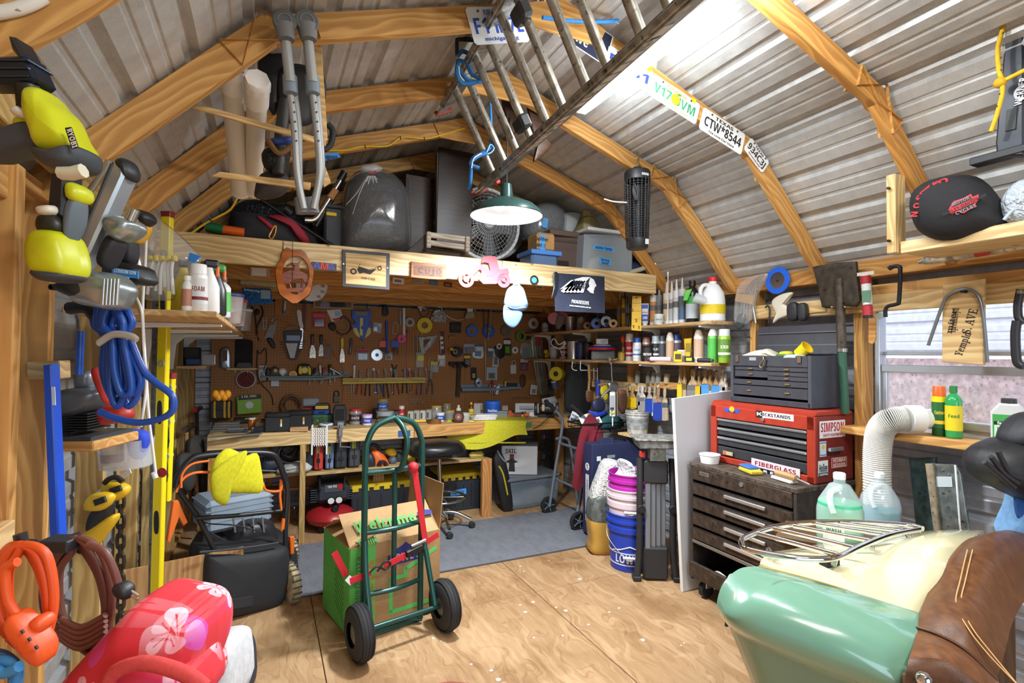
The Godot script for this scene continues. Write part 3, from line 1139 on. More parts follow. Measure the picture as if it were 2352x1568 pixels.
	u_("knot_tail",[1284,500,1300,488,1330,490,1328,505,1312,538,1296,530],.08,cl_("e9eef2",.5,.3),.03)
	l_("tape_label",1252,512,12,22,.004,k_("58a8e8",.5),.135,-8)
	t_("camp_mat","blue and dark camping gear in a plastic sleeve at the beam end","camping gear",FACE_Z,on_z(1480,612,-3.12))
	u_("dark_roll",[1434,605,1500,602,1510,625,1500,642,1432,636],.14,k_("1d2550",.6,.0,"cloth"),-.03)
	u_("blue_cover",[1505,610,1520,604,1536,616,1540,632,1530,640,1505,636],.12,k_("1f7fd0",.55,.0,"cloth"),.0)
	r_("pale_pole",[1446,626,1470,619,1498,608],.018,k_("b9b39c",.4),.06)
	m_("silver_ball",ball(.034),k_("d6d6d4",.15,.9),at(1504,607,.06))
	for k in 3:
		l_("stripe",1512+k*8,622+k,2.4,26,.005,k_("4fb3d8",.6),.062,4)
	t_("yellow_cable","yellow electric cable stapled along loft truss","cable",FACE_Z,on_z(900,340,-3.02))
	r_("cable",[742,345,790,345,835,336,890,335,925,315,980,318,1030,305,1068,294],.0055,k_("dfb21c",.45),.0,true)
	for k in [[839,337],[975,318],[920,317]]:
		r_("staple",[k[0]-1,k[1]-4,k[0]+1,k[1]+4],.0025,k_("3a3632",.4,.6),.006)
	t_("yellow_cable","yellow electric cable running down the low rafter to the beam","cable",FACE_Z,on_z(500,500,-3.02))
	r_("cable",[548,448,530,480,500,498,470,514,440,535,428,545],.0055,k_("dfb21c",.45),.0,true)
	r_("staple",[480,501,487,509],.0025,k_("3a3632",.4,.6),.006)
	t_("tape_note","blue tape strip with handwriting on a rafter","label",FACE_Z,on_z(760,361,-3.02))
	c_("strip",[737,355,775,349,783,361,740,371],.002,k_("4a9be0",.55))
	x_("luggage",758,360,9,30,k_("17325c",.6),.003,8)
func beam_things()->void:
	var z:=-3.01
	t_("carved_plaque","oval live-edge wood slice carved with a horse and rider, hung on beam","plaque",FACE_Z,on_z(676,632,z))
	var bark:=k_("5a2a10",.35,.0,"wood")
	var varn:=k_("b4641e",.15,.0,"knotty")
	var ov:=[]
	var hole:=[]
	for i in 26:
		var t:=TAU*i/26
		var wob:=1.0+.035*sin(t*7.0)+(.10 if i==8 or i==9 else .0)
		ov.append(at(676+cos(t)*43*wob,635-sin(t)*61*wob))
		hole.append(at(679+cos(t)*31,632-sin(t)*44*(1.0+.03*sin(t*3))))
	var fr:=Geo.new()
	for i in 26:
		var j:=(i+1)%26
		var f:=v(0,0,.028)
		fr.quad(ov[i]+f,ov[j]+f,hole[j]+f,hole[i]+f,v(0,0,1))
		fr.quad(hole[i],hole[j],hole[j]+f,hole[i]+f,(at(679,632)-hole[i]).normalized())
	m_("frame",fr.done(),varn)
	var bk:=Geo.new()
	for i in 26:
		var j:=(i+1)%26
		var f:=v(0,0,.0275)
		var o:Vector3=(ov[i]-at(676,635)).normalized()
		bk.quad(ov[i]*1.0,ov[j]*1.0,ov[j]*1.03+f*.6,ov[i]*1.03+f*.6,o)
		bk.quad(ov[i]*1.03+f*.6,ov[j]*1.03+f*.6,ov[j]+f,ov[i]+f,o)
		bk.quad(ov[i],ov[j],hole[j],hole[i],v(0,0,-1))
	m_("bark_edge",bk.done(),bark)
	c_("horse",[641,640,650,626,668,620,690,622,706,630,708,645,700,650,694,640,676,642,662,652,650,652,646,660,642,658],.012,k_("8a3f17",.25,.0,"wood"),.012)
	c_("rider",[674,622,677,610,668,606,662,612,659,609,668,602,682,604,692,598,686,608,690,624],.012,k_("8a3f17",.25,.0,"wood"),.014)
	c_("ground_strip",[650,662,706,660,704,670,655,671],.012,k_("96481b",.25,.0,"wood"),.012)
	for k in [[656,650,654,663],[664,648,668,662],[695,644,692,661],[703,646,704,661]]:
		r_("leg",[k[0],k[1],k[2],k[3]],.005,k_("8a3f17",.25,.0,"wood"),.012)
	r_("hanging_cord",[672,545,672,660],.0014,k_("2a1a12",.6),.03)
	t_("letter_sign","grey plate with blue and red letters AMA on beam","sign",FACE_Z,on_z(745,611,z))
	c_("plate",[716,600,773,606,773,624,716,617],.004,k_("6c5a50",.6,.0,"wood"),.002)
	for k in [["A",728,"2a50c8"],["M",745,"d8262c"],["A",761,"2a50c8"]]:
		x_(k[0],k[1],610+(k[1]-728)*.09,15,15,k_(k[2],.4),.005,-5)
	t_("framed_drawing","black framed wood panel with a burnt motorcycle drawing","picture",FACE_Z,on_z(840,618,z))
	c_("frame",[786,573,895,582,894,666,786,658],.012,k_("3a3d42",.5),.006)
	c_("panel",[794,580,887,588,886,659,794,651],.003,k_("d2b47c",.6,.0,"wood"),.0125)
	var ink:=k_("1f1a16",.7)
	d_("wheel_mark",812,623,7,.001,ink,.0148,4)
	d_("wheel_mark",872,616,5,.001,ink,.0148,3)
	c_("drawing",[820,618,826,612,838,616,850,620,866,616,858,624,850,630,836,626,826,628],.001,ink,.0148)
	r_("drawing_line",[828,606,824,614,838,622,868,612,876,610],.0012,ink,.0148,true)
	x_("BORN TO RIDE",846,640,5,28,k_("5a4630",.7),.0145,-4)
	d_("screw",789,606,1.6,.003,k_("d8d8d4",.3,.8),.0135)
	d_("screw",890,615,1.6,.003,k_("d8d8d4",.3,.8),.0135)
	t_("name_board","small brown wooden board carved CUJO","sign",FACE_Z,on_z(983,622,z))
	c_("board",[944,600,964,603,984,604,1005,608,1024,607,1024,642,1004,642,984,641,962,639,943,637],.014,k_("8d5a30",.55,.0,"wood"),.007)
	c_("carved_panel",[951,609,1016,614,1016,636,951,631],.002,k_("6a4022",.6,.0,"wood"),.0146)
	for k in [["C",966,619],["U",982,621],["J",996,623],["O",1008,623]]:
		x_(k[0],k[1],k[2]+1,13,10,k_("3f2616",.6),.0165,-4)
	t_("motorcycle_silhouette","red steel cutout of a motorcycle and rider fixed on beam","sign",FACE_Z,on_z(1112,625,z+.02))
	var red:=k_("c2505c",.45,.2)
	d_("wheel",1071,641,19,.004,red,.0,11)
	d_("hub",1071,641,7,.004,red)
	d_("wheel",1157,644,17,.004,red,.0,8)
	d_("hub",1157,642,5,.004,red)
	c_("forks",[1070,637,1098,612,1104,616,1076,642],.004,red,.001)
	c_("frame_cutout",[1094,612,1104,606,1118,618,1130,622,1150,618,1166,616,1170,628,1160,630,1150,640,1140,652,1110,652,1098,640,1104,632,1106,622],.004,red)
	c_("rider_cutout",[1106,604,1108,590,1116,588,1126,587,1140,590,1142,600,1148,618,1132,634,1116,634,1126,620,1122,604,1112,602],.004,red,.0015)
	l_("spoke",1071,641,3,34,.003,red,.0,30)
	l_("spoke",1157,644,3,30,.003,red,.0,60)
	t_("medallion","small oval black plaque with a blue centre on beam","plaque",FACE_Z,on_z(1227,642,z))
	d_("rim",1227,643,11,.008,k_("1f1f22",.4),.004)
	d_("centre",1227,643,6.5,.002,k_("4a9be0",.4),.009)
	t_("wire_hook","white plastic hook over the beam holding the blue cap","hook",FACE_Z,on_z(1188,640,z))
	r_("strap",[1184,606,1189,610,1190,650,1184,656],.0045,k_("e8e8e4",.4),.006,true)
	r_("tip",[1184,656,1180,650],.004,k_("e8e8e4",.4),.012)
	t_("baseball_cap","faded blue baseball cap hanging by its strap from beam","cap",FACE_Z,on_z(1184,700,z+.05))
	var den:=k_("7d9cc0",.85,.0,"cloth")
	u_("crown",[1168,662,1182,654,1198,660,1208,690,1210,706,1196,716,1172,712,1160,700,1162,680],.13,den,.0,2.2)
	u_("visor",[1158,700,1172,712,1198,716,1196,735,1182,752,1166,748,1156,730],.03,k_("5d7a9e",.85,.0,"cloth"),.035,2.6)
	r_("strap",[1176,664,1182,652,1192,654,1196,664],.006,den,.03,true)
	r_("stitching",[1162,702,1182,708,1208,705],.002,k_("c8d4e2",.8),.062,true)
	t_("banner","dark navy cloth banner with a white feathered headdress crest","banner",FACE_Z,on_z(1330,672,z+.012))
	var navy:=k_("2c3348",.85,.0,"cloth")
	var rows:=[]
	for i in 5:
		var v:=i/4.0
		var r:=[]
		for j in 6:
			var u:=j/5.0
			var q:=at(lerpf(1271+v*4,1388+v*1,u),lerpf(lerpf(626,635,u),lerpf(714,719,u),v),.004*sin(u*9.0+v*3.0))
			r.append(q)
		rows.append(r)
	m_("cloth",cloth(rows,.002),navy)
	var wh:=k_("e6e8ec",.7)
	for k in 6:
		c_("feather",[1288+k*8,668-k*1.0,1312+k*6,646-k*.5,1322+k*5,642+k*1.5,1300+k*8,670+k*.3,1294+k*8,672],.0012,wh,.010)
	c_("feather",[1286,664,1310,644,1338,636,1356,636,1344,648,1322,656,1300,660],.0012,wh,.010)
	c_("face",[1356,637,1364,642,1370,656,1366,660,1364,668,1356,664,1352,650],.0012,wh,.010)
	c_("braid",[1354,658,1362,662,1364,674,1356,672,1348,664],.0012,wh,.0105)
	x_("Indian",1333,652,14,36,k_("20263a",.7),.0125,-4,true)
	x_("MOTORCYCLE",1333,661,4,30,k_("20263a",.7),.0125,-4)
	x_("PROGRESSIVE",1333,694,8,42,wh,.010,-3)
	x_("OFFICIAL SPONSOR OF BOUNTY & SONS TOUR",1333,704,3,52,wh,.010,-3)
	t_("bottle_opener","curved black steel opener hung at the banner corner","opener",FACE_Z,on_z(1272,655,z+.02))
	u_("handle",[1271,628,1281,626,1281,648,1276,672,1266,686,1271,660],.012,k_("4a4f58",.3,.8),.008)
	d_("eye",1276,632,3,.015,k_("17181b",.4),.008)
	var zj:=-3.63
	t_("card_case","white card in a clear plastic case on the joist","card",FACE_Z,on_z(597,625,zj))
	l_("case",597,625,37,22,.02,cl_("e0e2e2",.35))
	l_("card",595,624,27,18,.004,k_("eceae6",.6),.011)
	zj=-4.24
	t_("thermometer","round white dial thermometer behind the carved plaque","thermometer",FACE_Z,on_z(716,657,zj))
	d_("dial",716,657,34,.02,k_("e6e8ea",.4),.0)
	d_("rim",716,657,35,.024,k_("bfc3c6",.3,.5),.0,33)
	for k in [["60",722,632],["80",735,642],["100",741,657],["120",740,670],["140",731,681]]:
		x_(k[0],k[1],k[2],6,8,k_("2a2a2c",.6),.011)
	r_("pointer",[716,657,738,648],.0018,k_("b02020",.5),.013)
	t_("foam_roller","dirty cream foam roller sleeve lying under the joists","roller",FACE_Z,on_z(620,651,zj))
	r_("sleeve",[553,645,600,649,640,652],.028,k_("cbbd9a",.95,.0,"cloth"),.0)
	r_("core",[640,652,645,652],.016,k_("8a7a60",.8))
	t_("foil_packet","bright blue plastic refill packet hung under the joists","packet",FACE_Z,on_z(592,680,zj))
	u_("bag",[556,660,622,664,627,697,558,702],.03,k_("1c6cb4",.25,.0,"crinkle"),.0,3.0,null,false)
	l_("print_panel",610,676,18,20,.003,k_("8fb0c0",.4),.016)
	x_("Disinfecting Wipes",588,668,4,44,k_("d8ecfa",.5),.016,-4)
	t_("marking_tape","orange carded tube of sealant on the pegboard top","packet",FACE_Z,on_z(649,702,PEG+.01))
	l_("card",649,702,28,42,.003,k_("b8702c",.6))
	r_("tube",[655,690,653,719],.014,k_("cfd6dc",.25,.5),.016)
	r_("tube_end",[653,712,653,720],.015,k_("3f7f98",.4),.016)
	t_("photograph","gold framed photograph of a couple below thermometer","picture",FACE_Z,on_z(766,690,PEG+.03))
	l_("frame",766,691,79,36,.012,k_("b78a4a",.45),.0)
	l_("print",766,690,72,30,.002,k_("6a4a34",.4),.0065)
	u_("figure",[736,704,738,694,746,690,754,694,757,704],.003,k_("8d86b8",.6),.008)
	u_("figure",[758,704,764,690,778,686,790,694,792,704],.003,k_("22242e",.6),.008)
	d_("head",747,683,4.5,.002,k_("d8a582",.6),.008)
	d_("head",772,681,4.5,.002,k_("d8a582",.6),.008)
	var st:=[[915,645,24,14,"d8d8d2","white price sticker on the joist under the framed drawing"],[961,646,22,8,"9a9a96","grey chrome badge on the joist beside the price sticker"],[996,649,17,11,"2f6fae","blue square sticker on the joist"],[1029,654,17,10,"5a1f22","dark red sticker on the joist"],[1240,660,20,9,"c8b070","yellowish sticker on the joist under the medallion"]]
	for k in st:
		t_("sticker",k[5],"sticker",FACE_Z,on_z(k[0],k[1],-3.63))
		l_("backing",k[0],k[1],k[2],k[3],.003,k_(k[4],.5),.003,-3)
		l_("print_panel",k[0]-1,k[1],k[2]*.6,k[3]*.4,.001,k_("77787a",.5),.0052,-3)
func build_pegboard()->void:
	st_("trim_30","brown hardboard pegboard with rows of holes above bench")
	var pm:=StandardMaterial3D.new()
	pm.albedo_color=Color("a5713f")
	pm.albedo_texture=tex.peg
	pm.uv1_triplanar=true
	pm.uv1_world_triplanar=true
	pm.uv1_scale=v(39.37,39.37,39.37)
	pm.roughness=.65
	for k in [[-.42,.655],[.659,1.872],[1.876,2.84]]:
		m_("pegboard_panel",box(k[1]-k[0],1.04,.006),pm,v((k[0]+k[1])/2,1.34,PEG-.003))
	var black:=k_("1f1f21",.5)
	var steel:=k_("b4b6b8",.28,.85)
	var white:=k_("e4e4e0",.5)
	g_("cable_hank","black and brown twisted wire hank on first pegboard panel","cable",588,705)
	r_("wire",[578,702,586,725,588,745,592,768,594,782],.006,black,.0,true)
	r_("wire",[600,702,604,718,598,735,590,752,590,770],.007,black,.008,true)
	r_("wire",[590,766,596,778,598,786],.005,k_("c85a34",.5),.01,true)
	u_("plug",[586,712,594,710,597,718,590,724],.03,black,.01)
	g_("shackle","chrome snap shackle hanging by itself near a tag","shackle",607,725)
	r_("loop",[604,732,608,731,612,735,610,754,606,754],.003,steel,.0,true,null,true)
	r_("ring_eye",[602,752,607,749,612,752,610,756,604,756],.003,steel,.004,true,null,true)
	r_("screw_pin",[601,736,612,736],.003,steel,.004)
	hook_over(607,728)
	g_("strap","grey webbing strap on a chrome ring beside the orange cord","strap",631,735)
	c_("webbing",[620,745,636,745,627,777,606,777],.006,k_("a9abac",.8,.0,"cloth"))
	r_("ring_loop",[624,738,630,731,635,736,630,744],.003,steel,.004,true)
	u_("buckle",[612,778,624,776,633,795,626,800],.02,black)
	g_("extension_cable","thin orange cord draped across the first pegboard panel","cord",640,735,"",.006)
	r_("cord",[616,748,622,736,640,735,665,744,700,758,730,772,752,788,766,812,782,835,789,856,789,890,786,925],.004,k_("c06a2a",.5),.0,true)
	g_("wrench_set","boxed fan of combination wrenches in a black and grey holder","wrench set",668,755)
	c_("holder",[652,760,694,758,694,772,680,826,665,826,651,772],.02,k_("2e3034",.5))
	c_("label_panel",[656,788,684,788,676,822,667,822],.003,k_("c9cdd0",.45),.0125)
	l_("logo_panel",674,776,26,12,.003,k_("8fa8c4",.4),.0125)
	r_("carry_handle",[656,764,660,752,684,752,690,762],.005,k_("7f8890",.4),.0,true)
	for k in 7:
		r_("wrench_end",[653+k*1.6,786+k*5.6,641+k*3.0,784+k*6.4],.004,k_("5b5047",.35,.8),.004)
		r_("wrench_end",[691-k*1.6,786+k*5.6,703-k*3.0,782+k*6.4],.004,k_("5b5047",.35,.8),.004)
	g_("pruning_saw","white plastic saw handle standing above the wrench set","saw",689,712)
	u_("handle",[681,714,688,711,693,718,694,735,697,752,689,752,684,736],.02,white)
	c_("blade",[690,752,697,752,694,800,686,800],.004,steel)
	g_("file_strip","narrow dark red strip hung behind the white saw","strip",699,692)
	l_("strip",699,725,6,62,.006,k_("6e1c22",.5))
	l_("tip",699,692,6,10,.007,black)
	bl_("blister_pack","red carded pack above the putty knives",733,735,26,34,"b3202c","d84a50")
	g_("carded_refill","white and red cardboard refill tilted on a hook","packet",766,715)
	c_("card",[750,712,782,710,788,730,762,740],.006,white)
	c_("red_corner",[756,726,768,737,784,731,780,729,764,732],.002,k_("c23038",.5),.004)
	l_("print_panel",776,720,12,12,.002,k_("a9c4de",.5),.004,8)
	g_("brake_shoe","rusty curved brake shoe hung on the pegboard","brake shoe",790,728)
	r_("lining",[780,731,790,727,803,738,806,752,798,764,784,768,772,760],.011,k_("8a5d48",.7,.2,"grime"),.0,true,null,false,6)
	r_("web",[782,736,792,734,800,744,800,754,790,763,777,758],.006,k_("b5a493",.5,.5),.006,true)
	u_("dark_end",[754,744,766,740,772,752,766,760,756,754],.025,k_("2d2724",.6),.004)
	g_("reel_tape","blue long measuring tape reel with a pale yellow drum","tape measure",828,715)
	var blu:=k_("1f4fc4",.4)
	u_("drum",[812,750,828,740,848,748,852,764,838,776,822,774,812,762],.03,k_("d9d98a",.5),.0,3.0)
	c_("frame",[808,711,820,714,842,713,850,712,852,735,845,742,856,746,856,752,845,752,838,775,833,784,828,775,820,753,807,752,806,746,817,742,808,730],.02,blu,.014)
	l_("window_slot",830,720,24,9,.004,k_("77705a",.5,.4),.026)
	l_("tape_strip",830,750,6,40,.004,k_("d9d23c",.4),.026)
	d_("hub",834,752,5,.006,blu,.027)
	r_("carry_loop",[806,690,815,680,832,676,842,686,845,700,842,708],.006,k_("22345e",.5),.0,true)
	g_("parts_bag","small clear bag of blue fittings beside the tape reel","packet",867,740)
	u_("bag",[857,738,878,742,875,765,856,762],.02,cl_("d8e2ea",.35),.0,3.0,null,false)
	u_("contents",[860,746,872,748,872,762,859,760],.014,k_("5f8fc0",.5))
	putty_knife("putty knife with a red and black handle and plastered blade",718,768,822,14,"5a2c2c","cdc8bf")
	putty_knife("putty knife with a black handle and worn steel blade",738,769,818,13,"26262a","a9aaa6")
	g_("sanding_block","grey sanding block hung beside black handled putty knife","sanding block",752,792)
	l_("pad",752,808,14,30,.02,k_("8f8a84",.9,.0,"cloth"))
	l_("backing",744,806,3,32,.022,k_("b05a36",.6))
	putty_knife("narrow putty knife with a bright yellow handle",786,775,832,11,"e2cf2a","dcdad4")
	g_("utility_knife","grey metal utility knife hung at a slant","knife",807,778)
	u_("handle",[804,778,810,779,808,800,805,814,801,812,803,795],.016,k_("5a5d60",.35,.6))
	l_("blade_slot",806,788,2,14,.003,k_("2a2b2d",.5),.009,-6)
	bl_("blister_pack","clear carded bit pack above the plier rack",833,814,27,28,"8c8f92","b53a34")
	g_("saw_blade","bright small circular saw blade beside allen keys","saw blade",866,803)
	d_("blade",866,815,13,.002,k_("c2c4c6",.2,.95))
	d_("hub_plate",866,815,4,.003,k_("55585b",.4,.8),.001)
	for k in 18:
		var t:=TAU*k/18
		d_("tooth",866+cos(t)*13,815+sin(t)*13,1.2,.0026,steel)
	for k in [[880,"e0604e","salmon red folding hex key set"],[907,"3a55c8","blue folding hex key set"]]:
		g_("hex_key_set",k[2]+" on the pegboard","hex keys",k[0],780)
		l_("holder",k[0],790,17,15,.014,k_(k[1],.4))
		for j in 6:
			r_("key",[k[0]-7+j*2.8,797,k[0]-7+j*2.8,806+(j*5)%14],.0022,k_("3a3b3d",.3,.8),.002)
		hook_over(k[0],780)
	dr_("stubby long black and blue screwdriver between hex key sets",888,738,889,822,"2a56c8",.9)
	bl_("blister_pack","small silver pack hung under the blue screwdriver",893,818,14,16,"c9cbcc","9a9c9e")
	g_("bit_holder","black bit holder hung below the red case","bit holder",884,702)
	u_("clip",[880,700,888,698,892,722,878,724],.02,black)
	g_("tool_tray","grey plastic tool tray with screwdrivers on first panel","tray",703,862,"grey tool trays on the pegboard",.035)
	c_("tray_lip",[616,867,740,867,789,860,789,864,740,873,616,873],.012,k_("6f7d80",.5),.03)
	l_("tray_floor",703,864,170,4,.07,k_("5d696c",.5))
	l_("back_lip",703,858,170,10,.004,k_("6f7d80",.5),-.033)
	var ztray:=PEG+.045
	t_("work_lamp","dark grey stud finder at the end of the first tray","tool",FACE_Z,on_z(630,860,ztray))
	u_("body",[621,863,622,848,632,840,641,848,641,863],.04,k_("45484a",.6))
	d_("badge",633,851,4,.004,k_("d6a424",.4),.02)
	t_("light_bulb","round white bulb standing in the first tray","bulb",FACE_Z,on_z(649,860,ztray))
	m_("globe",ball(.034),k_("f0ede6",.35),at(649,853))
	m_("socket",cyl(.014,.02,12),steel,at(649,864))
	t_("tape_measure","small yellow round tape measure in the first tray","tape measure",FACE_Z,on_z(673,862,ztray))
	d_("case",673,860,9,.03,k_("e0a81e",.4))
	d_("face_plate",673,860,5,.004,k_("b98616",.4),.017)
	t_("tape_measure","large black and yellow tape measure in the first tray","tape measure",FACE_Z,on_z(699,858,ztray))
	u_("case",[684,862,684,842,692,836,708,836,716,846,716,863],.045,k_("26272a",.45),.0,3.5)
	u_("yellow_side",[686,858,686,844,692,840,694,858],.02,k_("e2c52a",.4),.018)
	u_("yellow_side",[708,858,708,840,714,846,714,860],.02,k_("e2c52a",.4),.018)
	d_("badge",700,850,7,.004,k_("e2c52a",.4),.023)
	var tr:=[[713,852,"2a3a90"],[723,846,"26262a"],[735,838,"d8d8d4"],[744,846,"b02a2c"],[758,838,"3a3026"],[766,850,"b8bcc0"]]
	for k in tr.size():
		dr_(["small blue","black","white shafted","red","brown slotted","grey"][k]+" handled screwdriver standing in the first tray",tr[k][0],tr[k][1],tr[k][0]+(k%3-1)*3,884-k%2*8,tr[k][2],.4,"",.045)
	g_("work_knife","silver bent tool lying at the tray end","tool",774,852,"",.05)
	r_("bar",[758,846,770,852,783,860],.011,k_("a9adb0",.3,.7))
	r_("tip",[783,860,788,864],.006,k_("55585a",.4,.7))
	g_("file_pocket","black open wall pocket on the first pegboard panel","holder",560,782,"",.02)
	c_("back_panel",[541,782,546,779,576,780,581,784,580,842,539,842],.01,k_("1b1b1c",.8,.0,"cloth"))
	c_("front_lip",[546,832,576,832,580,844,541,844],.03,k_("3a3b3c",.5),.02)
	g_("drill_bit_shelf","narrow pine ledge under the black wall pocket","shelf",556,846,"",.03)
	l_("ledge",556,847,56,5,.07,pine())
	for k in 3:
		r_("peg_hook",[540+k*14,850,540+k*14,856],.003,steel,.02)
	g_("sanding_disc_pack","round clear pack of dark red sanding discs","discs",565,862,"",.02)
	d_("case",565,871,21,.03,cl_("dde0e0",.5),.0)
	d_("disc",565,871,18,.02,k_("6d2f2c",.85),.008)
	for k in 8:
		d_("hole",565+cos(k*.785)*10,871+sin(k*.785)*10,1.4,.002,k_("2a1614",.8),.0185)
	g_("staple_gun","chrome hand staple gun on the first panel's edge","staple gun",517,800,"",.02)
	u_("body",[506,803,527,799,530,845,524,849,508,846,505,835],.03,k_("9aa5ad",.25,.8),.0,3.2)
	c_("grip_opening",[511,806,522,804,522,828,512,830],.006,k_("6e4c2c",.7),.014)
	bl_("blister_pack","white carded pack beside the black cables",603,855,13,32,"d8dadb","8b8f94")
	g_("outlet_box","pair of small white fittings under the first tray","fitting",632,876,"",.02)
	for k in 2:
		l_("fitting_body",627+k*9,880,8,14,.02,k_("c2c9cf",.5))
	g_("power_cables","black adapter cables hanging by the white carded pack","cable",595,800,"",.016)
	r_("wire",[592,805,598,812,610,800,612,830,606,850,616,872,600,880,622,905,628,930],.004,black,.0,true)
	r_("wire",[592,803,590,850,596,878,590,880],.005,black,.005,true)
	u_("adapter",[610,848,620,846,622,868,612,870],.03,black,.012)
	g_("sander_kit","green and black boxed disc sander kit standing on bench","box",572,926,"",.05)
	l_("box_body",573,928,46,42,.06,k_("86b83a",.5),.0,3)
	l_("top_panel",574,912,42,10,.004,k_("1d1e20",.5),.031,3)
	l_("side_panel",550,930,7,40,.05,k_("b9c8a0",.6),.0,2)
	d_("disc_picture",573,930,8,.004,k_("d8dcdc",.5),.0315)
	x_("5 IN. DISC",572,910,5,28,white,.034,3)
	g_("tool_case","black and yellow hard tool case at the bench end","case",508,940,"",.08)
	l_("body",508,941,40,41,.08,k_("2a2a2c",.55))
	for x in [493,516,526]:
		u_("yellow_bar",[x-3,921,x+3,921,x+2,940,x+3,960,x-3,960],.02,k_("d9a91c",.5),.04,3.5,null,false)
	l_("black_window",504,932,14,20,.006,k_("141416",.4),.042)
	g_("brake_shoe","worn brake shoe standing on bench behind the black bins","brake shoe",668,927,"",.05)
	r_("lining",[690,932,688,918,672,908,656,912,647,928,650,942,664,951,678,948],.014,k_("9a7358",.7,.2,"grime"),.0,true,null,false,6)
	r_("web",[684,928,680,918,668,914,656,922,655,938,666,946],.006,k_("6b5040",.6,.3),.0,true)
	d_("rivet",652,930,2,.03,k_("4a382e",.6))
	g_("padlock","dark steel padlock hung near the orange cord","padlock",773,905,"",.02)
	l_("lock_body",773,916,12,14,.022,k_("4a4a40",.4,.6))
	r_("lock_shackle",[768,910,768,901,773,897,778,901,778,910],.004,k_("2b2b2d",.3,.8),.0,true)
	g_("tool_rack","long pine rack with yellow strip holding pliers","rack",885,873,"",.03)
	l_("rail",885,871,172,9,.04,k_("d8c07c",.6,.0,"wood"))
	l_("yellow_strip",885,878,170,4,.006,k_("d8c832",.5),.023)
	var rack:=[[828,2],[846,0],[858,1],[868,0],[884,1],[898,0],[908,1],[930,0],[940,1],[954,2],[966,0],[978,1],[990,2]]
	var cols:=["b02a2a","2b2b2e","d8641e","2f5fb0","3a3a3d","b8bcc0","8f2424","1f1f22","a89038","e0701c","30589a","262629","5a5a5c"]
	var words:=["crimson","plain black","orange","blue","charcoal","bare steel","dull red","thin black","brass coloured","bright orange","sky blue","stout black","grey"]
	for i in rack.size():
		var x:float=rack[i][0]
		if i%3==1:
			pliers(words[i]+" handled pliers hung in the pine rack",x,846,912-i%4*3,5.5,cols[i],(i%5-2)*2.0)
		elif i%3==0:
			pliers(words[i]+" handled cutters pushed in the pine rack",x,850,905+i%3*4,6.5,cols[i],(i%4-1)*3.0)
		else:
			wrench(words[i]+" spanner hung through the pine rack",x,848,x+(i%3-1)*4,900,"","9c9ea0")
	dr_("white handled screwdriver at the end of the pine rack",814,838,812,900,"e2e2dc",.62)
	dr_("thin steel driver with black grip near the rack's end",806,866,806,902,"26262a",.2)
	g_("spring_clamp","black spring clamp tools hung above rack","clamp",906,836)
	r_("arm",[900,836,906,850,904,872],.007,black)
	r_("arm",[912,838,906,852,900,870],.007,k_("3a3a3e",.5))
	d_("pivot",906,850,4,.02,k_("55565a",.4,.6))
	g_("pincer_rack","row of red jawed pincers hung in the middle of rack","pincers",935,850)
	for k in 3:
		r_("jaw",[924+k*10,848,928+k*10,858,926+k*10,868],.005,k_("a83a34",.45),.0,true)
	for k in 4:
		r_("wire_hook",[944+k*8,914,941+k*8,920,945+k*8,926,949+k*8,920],.002,steel,.0,true)
	g_("hard_case","bright red plastic case with handle under the joists","case",921,677,"",.08)
	u_("case_body",[899,668,912,664,938,668,942,680,938,687,904,686],.05,k_("c01f26",.35),.0,3.4)
	r_("handle",[908,676,914,672,928,673,934,678],.005,k_("8f1218",.4),.026,true)
	r_("cable",[942,684,944,696,950,698,957,688],.003,white,.0,true)
	g_("box_on_joist","small blue box with a white stripe under the joists","box",1009,679,"",.06)
	l_("box_body",1009,679,28,14,.05,k_("1f6cc0",.45))
	l_("stripe",1008,684,32,4,.052,white)
	g_("name_badge","black and white photo card under the joists","card",883,686,"",.05)
	l_("card",883,686,36,16,.003,k_("1c1c1e",.5))
	l_("white_side",864,687,7,17,.004,white)
	for k in 3:
		d_("picture_spot",876+k*9,687,3,.001,k_("c9c9c6",.5),.0025)
	g_("clamp_lamp","chrome clamp lamp with a tangle of grey cable","lamp",968,690,"",.05)
	m_("reflector",la([.012,0,.05,.05,.046,.05,.01,.004],16),k_("c4c8cc",.2,.9),at(972,700),v(140,0,20))
	u_("clamp",[960,682,972,676,978,690,966,704,958,698],.04,k_("4a4c50",.4,.4))
	r_("cable",[962,680,975,700,985,712,978,728,966,722,962,708],.004,k_("2c2d30",.5),.02,true)
	g_("dust_mask","silver foil pouch with a flap hung at panel top","pouch",1007,715,"",.04)
	u_("pouch",[996,714,1008,710,1022,716,1026,738,1008,740,990,734],.04,k_("c9ced2",.25,.6,"crinkle"),.0,3.0)
	l_("plug",1010,702,10,9,.03,k_("e6e4dc",.5))
	r_("cable",[1014,708,1022,720,1034,730,1050,735,1066,733],.004,white,.0,true)
	tape_roll("bright yellow tape roll under the clamp lamp",975,747,18,8,"e0cc20")
	tape_roll("small grey tape roll beside dial gauge",941,740,11,5,"a5a8aa","6a6c6e")
	tape_roll("hot pink tape roll above the rack",922,778,10,4,"e84a92","e9b2c8")
	tape_roll("blue tape roll, nearer the black gauge",1084,760,14,6.5,"3f6fd0")
	tape_roll("blue tape roll hanging beneath the hung cords",1122,761,15,7,"2f5fc8")
	tape_roll("grey duct tape roll under the baseball cap",1162,759,13,6,"6d6a66","a08a6a")
	tape_roll("wide white tape roll at the window-wall end",1225,743,13,6,"e6e4e0","c9bfae")
	tape_roll("small white tape roll over the water bag",1182,804,8,3,"ece8de","8a8478",.03)
	tape_roll("white tape roll on a card",1179,833,6,3,"b9b5a8","5a5650",.015)
	l_("card",1179,848,13,20,.002,white,-.008)
